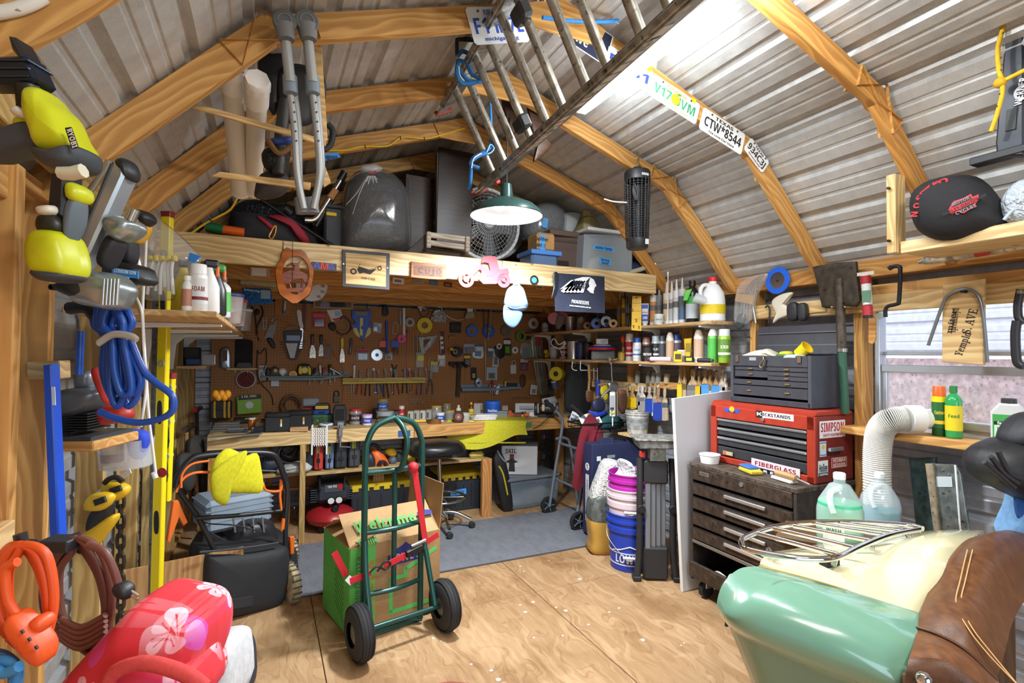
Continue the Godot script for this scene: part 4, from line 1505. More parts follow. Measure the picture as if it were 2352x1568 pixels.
	g_("dial_gauge","clear tube gauge and white rule above the pink tape","gauge",920,715)
	r_("tube",[919,714,920,745],.013,cl_("d6dadc",.4),.0)
	l_("gauge_core",920,728,5,26,.01,k_("4a4c50",.4))
	l_("rule",928,741,5,68,.004,white,.006,1)
	g_("snap_hook","large steel carabiner hung by the allen keys","carabiner",907,741)
	r_("body",[903,744,906,740,912,743,911,764,907,767,902,762],.0035,steel,.0,true,null,true)
	g_("speed_square","aluminium speed square hung by its corner","square",966,770)
	c_("blade",[962,775,1004,770,975,812,968,812],.004,k_("a3a7aa",.4,.8,"grime"),.0)
	c_("cut_out",[972,780,990,778,974,798],.002,k_("7a5530",.7),.0022)
	c_("fence",[960,774,966,773,973,813,968,814],.02,k_("8e9295",.4,.8),.0)
	g_("square_second","second smaller steel square behind the speed square","square",992,776,"",.006)
	c_("blade",[985,776,1003,772,986,800],.003,k_("8a8d90",.4,.8),.0)
	c_("fence",[1000,770,1005,771,988,801,984,799],.006,k_("777a7d",.4,.8),.002)
	g_("torpedo_level","dark red torpedo level with three white windows","level",1015,765)
	c_("body",[1009,763,1019,761,1022,811,1012,812],.02,k_("5d1f22",.4))
	for k in 3:
		l_("window",1014.5+k*.8,776+k*11,6,7,.003,k_("e4e2d8",.4),.0115,-3)
	c_("edge_strip",[1008,763,1010,763,1013,812,1011,812],.024,k_("b8babc",.3,.8))
	g_("hacksaw_blades","bag of long yellow and blue saw blades","blades",955,770)
	for k in 5:
		r_("blade",[949+k*5,764+(k%2)*6,951+k*4,830],.003,k_(["d9b52a","3f6fc0","b9bcbe","e0c63a","c9ccd0"][k],.4),.002*k)
	l_("sleeve",964,826,16,34,.012,cl_("d6dcd8",.4),.006)
	l_("label_panel",966,822,14,12,.002,k_("d8d24a",.5),.014)
	bl_("blister_pack","clear pack of white anchors beside the level",1014,828,16,26,"c6c9cb","e2e3e3","dfe4e6",.0,"packet","c9ccd0")
	bl_("blister_pack","clear pack of mixed fittings under the blades",998,842,17,24,"b6babd","d6c63a","dfe4e6",-4,"packet","8a9aa8")
	g_("hand_brush","pale wooden stick hung beside the mixed fittings","stick",984,820)
	r_("stick",[984,818,985,850],.006,k_("d0b080",.6,.0,"wood"))
	r_("tip",[985,850,985,855],.007,k_("8a6a40",.6))
	g_("long_stick","thin pink rod hanging through the rack","rod",935,790)
	r_("rod",[936,762,934,820,935,880],.0035,k_("b86a80",.5))
	d_("rod_end",935,760,3,.01,k_("7a3040",.5))
	g_("multimeter","black gauge box with twin dials hung on a hook","gauge",1046,742)
	l_("body",1046,752,24,24,.03,k_("1b1b1e",.4))
	d_("dial",1041,750,5,.004,k_("35363a",.3),.016)
	d_("dial",1052,752,5,.004,k_("35363a",.3),.016)
	l_("wood_block",1038,774,14,5,.03,k_("b88a55",.6,.0,"wood"),.01)
	g_("hose_nozzle","black and yellow hose nozzle pointing out of the board","nozzle",1050,808,"",.05)
	d_("barrel",1049,808,11,.09,k_("26262a",.5))
	d_("mouth",1045,807,6,.01,k_("8a8468",.5),.05,3)
	l_("trigger",1037,802,8,6,.03,k_("e2c02a",.5),.02)
	g_("socket_rail","dark ratchet rail crowded with sockets","sockets",1050,832,"",.02)
	l_("rail",1054,833,44,6,.012,black)
	for k in 6:
		d_("socket",1036+k*7,836+(k%2)*4,4,.05,k_(["3a3a3c","5a4030","2a2a2c","48484a","242426","3a322c"][k],.35,.7),.02)
	l_("handle",1053,872,9,78,.02,k_("4f3c2c",.6,.2,"grime"),.0,-2)
	bl_("blister_pack","black and yellow carded tool pack",1073,828,15,28,"1f1f22","d8b41e")
	bl_("blister_pack","clear lilac pack behind the blue and white pack",1082,800,34,22,"8f93a8","b9bcc8","d0d4de",.0,"packet","5a5f70")
	g_("cleaner_bottle","blue and white handled plastic bottle hung beside grey tape","bottle",1098,795)
	u_("body",[1087,800,1090,793,1106,793,1110,800,1109,822,1086,820],.03,k_("dfe6ea",.4),.0,3.6)
	l_("label_panel",1098,812,14,12,.003,k_("5d8fb4",.5),.016)
	l_("cap",1098,794,18,5,.03,k_("3a78b0",.45))
	g_("lead_line","chain of grey keys and cords hanging from a joist hook","cords",1118,690,"",.03)
	for k in 4:
		r_("cord",[1108+k*5,694,1110+k*6,720,1112+k*3,752+k*10],.0035,k_(["2a2a2c","8a8c8e","1f3020","b9b6ac"][k],.6),.004*k,true)
	r_("chain",[1114,780,1115,830,1116,875],.003,steel,.004)
	g_("white_handle_brush","white handled brush with pale bristles under red silhouette","brush",1079,672,"",.06)
	u_("handle",[1073,676,1084,674,1086,700,1086,716,1074,716,1073,700],.03,k_("ecebe6",.4))
	c_("bristles",[1072,716,1087,716,1090,730,1066,733],.03,k_("b5b39c",.9,.0,"cloth"))
	r_("cord",[1090,716,1098,690,1110,670,1120,660],.004,k_("d8d6d0",.5),.0,true)
	bl_("scraper_pack","pale blue plastic scraper blades on a hook",1127,810,13,24,"3f8fb8","dfe4e6")
	bl_("blister_pack","white pack of painted fittings over black goggles",1139,822,14,40,"dfe1e2","b9bfc4","c9ccd0",-4)
	g_("goggles","black headlamp and strap hung on the board","headlamp",1149,800)
	u_("strap_pad",[1136,796,1158,794,1160,814,1150,824,1138,818],.03,black)
	d_("lens",1146,795,7,.02,k_("d6d6d2",.3),.01,3)
	l_("battery",1151,828,8,10,.02,k_("7a7d80",.5))
	bl_("blister_pack","tall black pack with a green stripe on the second panel",1165,797,18,38,"24262a","e4e6e4","8fbf4a",.0,"packet","7fb33a")
	bl_("o_ring_box","boxed set of black rubber rings over the second tray",1130,858,24,29,"c6cacc","9fc4dc","d8dcde",.0,"box","17181a")
	bl_("voltage_tester","black tester with a yellow face",1088,858,13,28,"1a1a1c","262628","2a2a2c",.0,"tester","d8d28a")
	g_("water_bag","clear plastic bag of round washers by the brush bundle","packet",1207,785)
	u_("bag",[1196,792,1206,786,1218,792,1218,822,1196,820],.03,cl_("c2ced6",.35),.0,3.0)
	u_("contents",[1199,800,1215,800,1215,820,1199,818],.02,k_("5f7480",.4,.3))
	bl_("blister_pack","red and blue sandpaper pack under the washers",1204,837,20,30,"b04a4a","c9cdd4","8d95a8",.0,"packet","6f7890")
	tape_roll("green rimmed spool of wire near the window end",1195,772,13,7,"6a8a3a","4a3a2a",.05)
	g_("wire_coil","dark copper wire coils hung by the spool","wire",1210,762)
	for k in 3:
		d_("coil",1206+k*5,772,9-k,.008,k_("5a3020",.4,.5),.01*k,7-k)
	g_("tool_tray","long blue-grey tool tray on the second panel","tray",1128,892,"grey tool trays on the pegboard",.035)
	c_("tray_lip",[1062,893,1128,893,1197,888,1197,892,1128,897,1062,898],.01,k_("7b93ab",.5),.03)
	l_("tray_floor",1128,890,134,4,.06,k_("64788c",.5))
	l_("back_lip",1128,887,134,8,.004,k_("7b93ab",.5),-.03)
	dr_("red handled screwdriver in the second tray",1132,874,1131,905,"a83040",.6,"",.045)
	dr_("yellow pencil-like punch in the second tray",1161,874,1160,898,"d8b83a",.7,"",.045)
	dr_("orange handled awl in the second tray",1126,882,1126,904,"d8722a",.5,"",.045)
	dr_("thin white scriber in the second tray",1136,884,1135,905,"d8d8d4",.4,"",.045)
	dr_("dark blue nut driver in the second tray",1168,880,1167,898,"2c3a80",.5,"",.045)
	g_("glue_tube","white squeezed glue tube leaning in the second tray","tube",1143,886,"",.06)
	c_("tube_body",[1141,886,1148,886,1143,906,1137,905],.014,k_("e2e6ea",.4))
	r_("cap",[1145,882,1146,886],.007,k_("c9cdd0",.4))
	g_("bit_box","green and black drill bit box in the second tray","box",1178,884,"",.045)
	l_("box_body",1178,884,19,9,.03,k_("1f3a22",.5))
	l_("stripe",1178,889,19,3,.032,k_("a9d0b4",.5))
	g_("chalk_line","silver and blue teardrop chalk line reel","chalk line",1100,873,"",.05)
	u_("case",[1093,882,1092,874,1099,866,1107,876,1106,886,1098,890],.03,k_("b4bec8",.35,.3))
	d_("crank",1099,879,3.5,.01,k_("2c4a88",.4),.017)
	g_("sealant_bag","clear bag of tall brushes at the end of pegboard","brushes",1232,780,"",.03)
	for k in 5:
		r_("stem",[1224+k*5,800-k*5,1232+k*5,860,1238+k*6,905],.005,k_(["a8c48a","d8dcd8","7f9ab0","c9ccc8","b9a888"][k],.4),.006*k,true)
	u_("sleeve",[1220,770,1240,766,1246,800,1260,890,1240,905,1226,840],.03,cl_("d2d8d4",.25),.02)
	l_("red_tag",1236,780,12,26,.004,k_("b8424a",.5),.04)
	g_("carded_nozzle","small white carded part clipped above the paper","packet",1226,884,"",.04)
	l_("card",1226,895,16,22,.003,k_("dedfda",.6),.0,-8)
	l_("part_body",1226,898,8,10,.01,k_("8a8d90",.5),.006,-8)
	g_("green_pack","pale green bag of zip ties by tall brushes","packet",1222,770,"",.02)
	l_("bag",1222,792,11,60,.012,cl_("a8c890",.5),.0,-2)
	l_("ties",1222,800,6,44,.008,k_("8fb07a",.5),.0,-2)
	g_("hook_row","row of curved steel hooks low on the board","hooks",1200,912)
	for k in 6:
		r_("hook",[1180+k*8,905,1177+k*8,910,1180+k*8,915,1184+k*8,914],.002,steel,.006,true)
	g_("leather_sheath","brown leather sheath hung over the second tray's end","sheath",1201,862)
	u_("pouch",[1196,862,1206,862,1208,880,1200,890,1194,880],.02,k_("6d4324",.6,.0,"leather"))
	r_("snap",[1200,870,1203,870],.006,k_("a08858",.4,.7),.01)
	for k in [[1230,708,14,"2a2326","dark hand pad disc under the joists"],[1262,714,13,"4a2a2e","dark red sanding disc under the joists"]]:
		g_("backing_pad",k[4],"disc",k[0],k[1],"",.06)
		d_("pad",k[0],k[1],k[2],.014,k_(k[3],.8))
		d_("grip",k[0],k[1],5,.02,k_("17171a",.6),.01)
	g_("cap_brim","dark cap brim tucked under the joists","cap",1142,700,"",.07)
	u_("brim",[1130,696,1142,692,1158,697,1154,708,1136,708],.03,k_("231f20",.7,.0,"cloth"))
	r_("seam",[1132,700,1144,697,1156,701],.002,k_("a07a3a",.6),.016,true)
const BENCH:=.83
func span(p:Vector3,n:float)->float:
	return n*-(view_basis.inverse()*(p-EYE)).z/FOCAL
func bp(x:float,y:float)->Vector3:
	return on_y(x,y,BENCH)
func build_bench()->void:
	s_("workbench","long pine workbench along the back wall","workbench",V0)
	var m:=k_("d9bd86",.6,.0,"wood")
	b_("benchtop",v(-.36,BENCH-.012,-4.645),v(2.7,BENCH-.012,-4.645),.024,.87,Vector3.UP,k_("c9ae7c",.6,.0,"wood"))
	b_("front_rail",v(-.36,BENCH-.05,-4.198),v(1.1,BENCH-.05,-4.198),.1,.036,Vector3.UP,m)
	b_("front_rail",v(1.103,BENCH-.05,-4.198),v(2.7,BENCH-.05,-4.198),.1,.036,Vector3.UP,k_("c99a58",.6,.0,"wood"))
	b_("side_rail",v(-.34,BENCH-.05,-4.22),v(-.34,BENCH-.05,-5.08),.1,.036,Vector3.UP,m)
	b_("leg",v(.262,0,-4.2),v(.262,BENCH-.1,-4.2),.04,.04,Vector3.RIGHT,treated())
	b_("leg",v(1.765,0,-4.24),v(1.765,.5,-4.24),.09,.045,Vector3.RIGHT,k_("c99255",.6,.0,"wood"))
	b_("leg",v(1.83,0,-4.9),v(1.83,BENCH-.03,-4.9),.09,.04,Vector3.RIGHT,amber())
	b_("leg",v(-.33,0,-4.25),v(-.33,BENCH-.1,-4.25),.05,.05,Vector3.RIGHT,amber())
	b_("leg",v(.88,0,-4.5),v(.88,.48,-4.5),.09,.04,Vector3.RIGHT,treated())
	b_("lower_shelf",v(.29,.49,-4.5),v(1.8,.49,-4.5),.022,.5,Vector3.UP,k_("c6ab78",.65,.0,"wood"))
	b_("lower_shelf",v(-.34,.49,-4.5),v(.25,.49,-4.5),.022,.4,Vector3.UP,k_("b99b66",.65,.0,"wood"))
	m_("stain",box(.1,.05,.0015),k_("31508a",.6),v(1.02,BENCH-.06,-4.1785))
	m_("stain",box(.16,.05,.0015),k_("4a7a50",.6),v(2.1,BENCH-.05,-4.1785))
func build_bench_top()->void:
	var black:=k_("1e1e20",.5)
	var steel:=k_("b7babc",.25,.9)
	var p:=bp(518,990)
	for k in 4:
		p_("metal_tray",["lowest","second","third","topmost"][k]+" long shiny steel bar of the stack at the bench end","bar",p+v(0,.002+k*.017,0),"steel bars stacked at the bench end",-6)
		m_("bar",box(.19-k*.008,.014,.07,.005),steel,v(.004*k,.008,0))
		m_("end_cap",box(.012,.0155,.072,.003),k_("5d6064",.4,.5),v(-.095,.008,0))
	p_("drywall_rasp","grey wire mesh rasp lying before the steel bars","rasp",bp(546,993),"",-4)
	m_("body",box(.14,.02,.045,.005),k_("3a3b3d",.7),v(0,.012,0))
	m_("mesh_face",box(.135,.012,.04,.004),k_("77797b",.8,.2,"cloth"),v(0,.026,0))
	p_("steel_rule","wide grey steel straightedge along the bench front","rule",bp(540,1001),"",8)
	m_("blade",box(.34,.006,.045,.001),k_("7f8a86",.4,.6),v(0,.004,0))
	m_("edge",box(.34,.008,.004),k_("4a504e",.5,.4),v(0,.005,.02))
	p_("plane_tool","black and yellow hand tool behind the steel bars","tool",bp(560,972),"",0)
	m_("body",box(.15,.05,.06,.01),black,v(0,.026,0))
	m_("yellow_grip",box(.09,.012,.064,.004),k_("d2b62a",.5),v(.05,.04,0))
	bottle("pill_bottle","amber bottle with a white lid beside black bins",bp(578,985),.026,.085,cl_("b8641c",.75),"","e8e6e0","","ffffff",.8)
	bottle("pill_bottle","amber bottle with white paper, half hidden behind glasses",bp(604,984),.02,.075,cl_("b8641c",.75),"d8d6d0","3a2a1c","","ffffff",.7)
	p_("safety_glasses","dark curved safety glasses lying at the bench edge","glasses",bp(594,994),"",30)
	m_("lens",Geo.new().pillow(q2([-.06,-.005,0,-.012,.06,-.005,.055,.03,0,.036,-.055,.03]),.02).done(),cl_("20222c",.85),v(0,.014,0))
	m_("temple",i_([v(-.06,.03,0),v(-.05,.025,-.1)],.003,6),black)
	m_("temple",i_([v(.06,.03,0),v(.05,.025,-.1)],.003,6),black)
	p_("scraper","small white and orange scraper by safety glasses","scraper",bp(609,991),"",40)
	m_("blade",box(.05,.004,.03,.001),k_("d8d8d6",.4),v(0,.004,0))
	m_("handle",box(.05,.012,.014,.003),k_("c4502a",.5),v(.04,.008,-.01))
	for k in [[638,989,"nearer the amber bottles"],[690,983,"nearer the green box"]]:
		p_("tool_pouch","black square tool bin with a yellow and white tag, "+k[2],"bin",bp(k[0],k[1]),"",-6)
		m_("body",box(.165,.115,.15,.008),k_("29292b",.8,.0,"cloth"),v(0,.059,0))
		m_("rim",Geo.new().pillow(q2([-.088,-.014,.088,-.016,.09,.012,.03,.02,-.04,.014,-.086,.018]),.17,5.0).done(),k_("1f1f21",.75,.0,"cloth"),v(0,.12,0))
		m_("yellow_tag",box(.012,.03,.003),k_("d2a52a",.5),v(.03,.078,.0765))
		m_("white_tag",box(.012,.025,.003),k_("d9d9d6",.5),v(.03,.052,.0765))
	p_("wood_block","small bare pine block at the bench front","block",bp(687,990),"",-2)
	m_("block",box(.125,.03,.06,.003),k_("c9a070",.65,.0,"wood"),v(0,.016,0))
	m_("pencil_line",box(.1,.0005,.002),k_("6a5038",.7),v(0,.0315,.01))
	p_("green_box","flat green metal tin box with a brass catch","box",bp(740,973),"",-4)
	m_("box_body",box(.17,.075,.13,.004),k_("3f6b45",.45,.2,"grime"),v(0,.039,0))
	m_("catch",cyl(.008,.005,10),k_("b9a05a",.35,.8),v(-.03,.035,.064),v(90,0,0))
	m_("lid",box(.173,.012,.133,.003),k_("4c7a52",.45,.2),v(0,.072,0))
	p_("blue_case","blue plastic case lying on the green box","case",bp(740,973)+v(0,.079,-.005),"",-4)
	m_("case_body",box(.13,.038,.09,.004),k_("26408e",.4),v(0,.02,0))
	m_("handle",box(.05,.01,.01,.003),black,v(0,.02,.05))
	p_("battery_charger","black and yellow battery charger on the blue case","charger",bp(740,973)+v(0,.119,-.01),"",-4)
	m_("body",box(.12,.035,.1,.006),black,v(0,.018,0))
	m_("yellow_panel",box(.1,.028,.006,.002),k_("c9a63c",.5),v(0,.02,.051))
	m_("clip_top",box(.1,.015,.09,.004),k_("3a3b3d",.5),v(0,.043,0))
	p_("clear_case","grey and red clear lidded case behind the second black bin","case",bp(712,970),"",-6)
	m_("red_base",box(.14,.05,.09,.006),k_("b8342c",.45),v(0,.1,-.05))
	m_("stand_block",box(.12,.074,.08,.004),black,v(0,.038,-.05))
	m_("lid",box(.13,.07,.09,.012),k_("8f9aa6",.35),v(0,.16,-.05),v(-15,0,0))
	p_("puck_tin","flat round white and blue tin at the bench front","tin",bp(749,981))
	m_("tin",cyl(.052,.02,24,.003),k_("8a8d90",.4,.5))
	m_("lid",cyl(.053,.012,24,.003),k_("e2e4ea",.4),v(0,.018,0))
	m_("blue_print",cyl(.03,.0008,20),k_("5a7ac0",.4),v(0,.03,0))
	p_("speaker","black vertical radio speaker beside red lidded jar","speaker",bp(780,976),"",0)
	m_("body",Geo.new().slab(q2([-.05,0,.05,0,.055,.12,.04,.165,-.04,.165,-.055,.12]),.09,.01).done(),k_("26282b",.55),v(0,.001,0))
	m_("grille",box(.07,.09,.004,.001),k_("15161a",.8,.0,"cloth"),v(0,.09,.046))
	p_("vise","small steel bench clamp screwed on the front rail","vise",v(bp(787,990).x,BENCH,-4.2),"",0)
	m_("jaw_frame",box(.05,.055,.05,.006),k_("9a9fa3",.35,.7),v(0,.03,.0))
	m_("screw",cyl(.008,.17,10),steel,v(0,-.13,.04))
	m_("arm",box(.03,.07,.03,.004),k_("8a8e92",.35,.7),v(0,-.02,.04))
	m_("handle",i_([v(-.005,-.128,.04),v(.075,-.135,.045)],.004,8),steel)
	m_("blue_tab",box(.02,.01,.02,.002),k_("2f4fa0",.5),v(-.01,-.07,.055))
	p_("perforated_strip","white perforated metal strip hanging over the bench front","strip",v(bp(735,990).x,BENCH,-4.17),"",-3)
	var g:=Geo.new()
	for k in [-1.0,1.0]:
		g.box(v(.012,.22,.008),v(k*.052,-.07,0),.001)
	m_("side_rail",g.done(),k_("dcdcd8",.5))
	var h:=Geo.new()
	for j in 10:
		for i in 6:
			h.box(v(.007,.0105,.003),v(-.04+i*.016+(j%2)*.004,.012-j*.0135,0))
		h.box(v(.1,.0035,.003),v(0,.019-j*.0135,0))
	m_("lattice",h.done(),k_("e4e4e0",.5))
	for k in [-1.0,1.0]:
		m_("hanger",box(.012,.01,.05,.002),k_("dcdcd8",.5),v(k*.052,.037,-.025))
	jar("clear jar of hardware with a red lid and dark label",bp(816,973),.05,.125,"b8323a","9a9490","4a3a3e","OATS","e8e0e0")
	tub("cleaner_tub","white tub with a purple lid and blue print",bp(843,975),.04,.085,"e6e8ec","c9a4d8","4a4ab0","Oxy","ffffff")
	tub("margarine_tub","wide white printed tub behind the wood slab",bp(884,962),.075,.07,"dfe4e6","d4dce0","b9ccd8","")
	jar("plastic jar with gold lid and blue label, set on the wide white tub",bp(880,962)+v(0,.072,-.03),.048,.105,"c2a24a","b8a888","3a6fc0","mayo","ffffff")
	p_("dark_mug","black cup of small parts behind the purple lidded tub","cup",bp(850,962)+v(.06,0,0))
	m_("cup",la([0,0,.035,0,.04,.09,.036,.09,.03,.02,0,.02],20),k_("26262a",.5))
	m_("handle",i_(q_([v(.038,.07,0),v(.065,.06,0),v(.06,.03,0),v(.037,.02,0)],4),.005,6),k_("26262a",.5))
	p_("wood_slab","slab of rough sawn bark-edged wood between the tubs","slab",bp(890,970),"",-4)
	m_("slab",box(.165,.045,.08,.01),k_("8a6a45",.8,.0,"wood"),v(0,.023,0))
	m_("bark",box(.167,.012,.082,.005),k_("4f3a26",.9,.0,"grime"),v(0,.042,0))
	sy_("red can with a white band on bench beside the wood slab",bp(922,966),.027,.13,"b8262a","c83236","d8d4d0","LUBE","f0ecea","")
	for k in 4:
		p_("parts_box",["first","second","third","fourth"][k]+" grey upright parts box counted from the red can","box",bp(943+k*14,967-k),"grey parts boxes in a row on bench",-2)
		m_("box_body",box(.048,.085+(k%2)*.008,.07,.003),k_(["b5b2a2","a9a696","c2c0b4","a3a49c"][k],.5),v(0,.045,0))
		m_("label_panel",box(.016,.05,.001),k_("4a4c4e",.5),v(-.01,.045,.0357))
	jar("small clear jar of screws with a dark lid behind grey boxes",bp(905,958),.045,.065,"3a3a3c","8a8070")
	jar("tall clear jar with a gold lid and pale fill",bp(1002,962),.05,.12,"c8a850","c9c4b4")
	jar("squat clear jar with gold lid of dark parts",bp(1033,964),.045,.085,"c0a048","6d6a62","","")
	tub("glue_tub","white and blue labelled tub beside the squat jar",bp(1011,967),.036,.075,"e8ebee","dfe3e8","2f5fb8","glue","ffffff")
	jar("small jar of nails with a brass coloured lid beside the squeeze bottle",bp(1026,952),.042,.11,"b89a50","a8a296")
	bottle("squeeze_bottle","white capped squeeze bottle behind the dark tape roll",bp(1053,962),.022,.125,k_("d8d2c0",.45),"b9b2a0","e8e6e0")
	p_("tape_stand","roll of dark red tape standing on its edge","tape",bp(1053,970)+v(0,.05,0))
	m_("roll",ring(.048,.02,.04),k_("33201f",.4),v(0,0,-.02),v(90,0,0))
	m_("label_face",ring(.03,.012,.002),k_("8a4034",.5),v(0,0,.02),v(90,0,0))
	bottle("glue_bottle","amber bottle with yellow label beside the clear cup",bp(1082,962),.022,.15,k_("6a3018",.3),"d8c23a","d8b428","WOOD","6a2a18")
	p_("clear_cup","clear plastic cup of small parts by amber bottle","cup",bp(1069,968))
	m_("cup",la([0,0,.035,0,.04,.075,.038,.075,.033,.004,0,.004],20),cl_("d8d6cc",.35))
	m_("contents",cyl(.032,.04,14),k_("8f7a64",.7,.1,"grime"),v(0,.005,0))
	jar("small jar with brass lid and red label before the grey outlet box",bp(1088,967),.03,.06,"8a7a4a","7a3a2a")
	p_("outlet_box","grey upright timer box with a slot at the board foot","box",bp(1098,955),"",4)
	m_("box_body",box(.085,.12,.05,.004),k_("b2b0a8",.5),v(0,.061,0))
	m_("slot_panel",box(.025,.1,.004,.001),k_("8a8a86",.5),v(.03,.06,.027))
	m_("knob",box(.012,.025,.006,.002),k_("3a3a3c",.5),v(.03,.05,.031))
	tub("coffee_tub","large bright blue coffee tub with white script",bp(1131,958),.072,.15,"1f5fc8","2a6ad8","1a55bc","Maxwell House","f0f4fa")
	p_("shop_drawers","clear plastic organizer box with grey lid before the blue tub","organizer",bp(1145,958)+v(0,0,.02),"",0)
	m_("box_body",box(.15,.05,.1,.006),cl_("aab4b8",.55),v(0,.026,0))
	m_("lid",box(.155,.012,.105,.004),k_("8f999e",.45),v(0,.056,0))
	m_("contents",box(.13,.03,.08,.004),k_("5a5450",.7,.1,"grime"),v(0,.02,0))
	p_("dark_box","small putty coloured tin behind the organizer","tin",bp(1160,948),"",0)
	m_("box_body",box(.06,.07,.06,.004),k_("b8b49a",.5),v(0,.036,0))
	m_("lid",box(.063,.012,.063,.003),k_("9a9682",.5),v(0,.072,0))
	var a:=bp(1112,966)
	p_("folded_rag","folded white terry rag lying on the yellow towel","rag",a+v(0,.008,0),"",12)
	for k in 3:
		m_("fold",Geo.new().pillow(q2([-.1,-.06,.09,-.07,.11,.05,-.08,.07]),.022,5.0).done(),k_("e6e4e2",.95,.0,"cloth"),v(.004*k,.012+.014*k,0),v(-90,k*3,0))
	p_("yellow_towel","bright yellow towel spread over the bench edge","towel",v(1.77,BENCH,-4.2))
	var rows:=[]
	for i in 7:
		var u:=i/6.0
		var r:=[]
		var x0:=-.36+.69*u
		var drop:=.19+.05*sin(u*5.0)+(-.03 if i>4 else .0)
		for q in [[-.26,.005],[-.12,.006],[.015,.006],[.033,-.02],[.038,-.5*drop],[.036,-drop]]:
			r.append(v(x0+.012*sin(q[1]*30+i),q[1],q[0]+.006*sin(i*2.1)*(1.0 if q[1]<0 else .0)))
		rows.append(r)
	m_("towel_cloth",cloth(rows,-.004,4),k_("cfc92e",.95,.0,"cloth"))
	m_("hem",box(.66,.012,.006,.002),k_("b9b42a",.95,.0,"cloth"),v(-.01,-.18,.038))
	p_("instruction_sheet","curled white instruction sheet leaning on the pegboard","paper",bp(1210,950),"",0)
	var pr:=[]
	for i in 3:
		var r:=[]
		for j in 5:
			r.append(v(-.115+j*.058,.005+i*.045,-.03-i*.03+.02*pow(j-2.0,2)*.25))
		pr.append(r)
	m_("sheet",cloth(pr,.001,4),k_("dfe3ea",.6))
	m_("printed_lines",box(.14,.0008,.03),k_("b4bac4",.6),v(0,.06,-.028),v(56,0,0))
	p_("glove_box","white and green printed glove box tilted on bench","box",bp(1262,942),"",8)
	m_("box_body",box(.15,.11,.06,.003),k_("e0e4ea",.5),v(0,.08,0),v(-8,0,12))
	m_("green_panel",box(.05,.014,.001),k_("3f9a58",.5),v(-.035,.105,.027),v(-8,0,12))
	m_("lettering",w_("POWDER FREE",.01,.07),k_("5a6aa0",.6),v(.03,.085,.031),v(-8,0,12))
	p_("bench_grinder","black bench grinder with a pale guard by the bench corner","grinder",bp(1255,957),"",0)
	m_("motor",cyl(.05,.13,20,.008),k_("1f1f21",.45),v(-.065,.075,0),v(0,0,-90))
	for k in [-1.0,1.0]:
		m_("wheel_guard",cyl(.062,.03,20,.005),k_("2a2a2c",.5),v(k*.1-.015,.075,0),v(0,0,-90))
	m_("base",box(.15,.03,.1,.006),k_("26262a",.5),v(0,.016,0))
	m_("tool_rest",box(.024,.06,.01,.002),k_("c9b98a",.5),v(-.03,.09,.05))
	p_("spring_clamp","orange spring clamp lying by the yellow towel","clamp",bp(1176,957),"",10)
	m_("jaw",Geo.new().slab(q2([-.05,0,.02,.004,-.01,.06,-.03,.065]),.02,.003).done(),k_("c25a1e",.5))
	m_("jaw",Geo.new().slab(q2([.0,.012,.09,.004,.09,.018,.01,.03]),.02,.003).done(),k_("a8481a",.5))
	m_("spring",ring(.012,.006,.02),steel,v(.005,.02,-.01),v(90,0,0))
	p_("orange_block","small orange chalk bottle lying in the bench clutter","bottle",bp(1204,958),"",30)
	m_("body",cyl(.016,.05,14,.004),k_("e2702a",.5),v(0,.017,0),v(0,0,-80))
	m_("cap",cyl(.01,.015,12),k_("d8d4cc",.5),v(-.012,.015,0),v(0,0,80))
	p_("foam_cup","crushed white foam cup in the bench clutter","cup",bp(1223,956),"",30)
	m_("cup",Geo.new().pillow(q2([-.05,0,.05,.004,.04,.05,-.03,.042]),.05).done(),k_("e4e6e6",.7))
	m_("fold",box(.06,.004,.03,.001),k_("cfd2d2",.7),v(0,.004,.03))
	for k in 6:
		var q:=bp(1182+k*9,946+(k*5)%9)
		p_("scrap_tool",["rusty chisel","short brown file","black drill bit","grey hinge","pale dowel","dark punch"][k]+" lying in the clutter near the white sheet","tool",q,"",k*37)
		m_("shank",i_([v(-.06,.012,0),v(.05,.012,0)],.006,6),k_(["6a4a38","8a6a48","2a2a2c","8f9294","c9b088","35302c"][k],.5,.4))
		m_("grip",i_([v(.04,.012,0),v(.09,.012,0)],.01,6),k_(["a8582c","4a3a2a","55585a","a5a8aa","b89a70","5a2a22"][k],.5))
	p_("cutter","yellow cutter tool lying before the grey boxes","tool",bp(968,968)+v(0,0,.06),"",10)
	m_("handle",i_([v(-.1,.014,0),v(.02,.014,.01)],.012,8),k_("d8a81e",.5))
	m_("head",box(.06,.02,.03,.004),k_("3a3a3a",.5,.4),v(.05,.014,0))
	p_("strap_coil","coil of tan leather strap lying by the yellow cutter","strap",bp(998,972),"",0)
	for k in 3:
		m_("loop",ring(.06-k*.008,.052-k*.008,.012),k_("8a5a2c",.7,.0,"leather"),v(.004*k,.012*k,0))
	p_("white_cable","black lamp cord looping over the bench edge","cord",v(2.27,BENCH,-4.17))
	m_("cord",i_(q_([v(.12,.02,-.2),v(.08,.03,-.05),v(.05,.0,.012),v(-.02,-.06,.02),v(-.12,-.1,.03),v(-.19,-.11,.02)],5),.005,6),k_("2a3028",.5))
	m_("plug",box(.03,.025,.02,.004),black,v(-.2,-.11,.02))
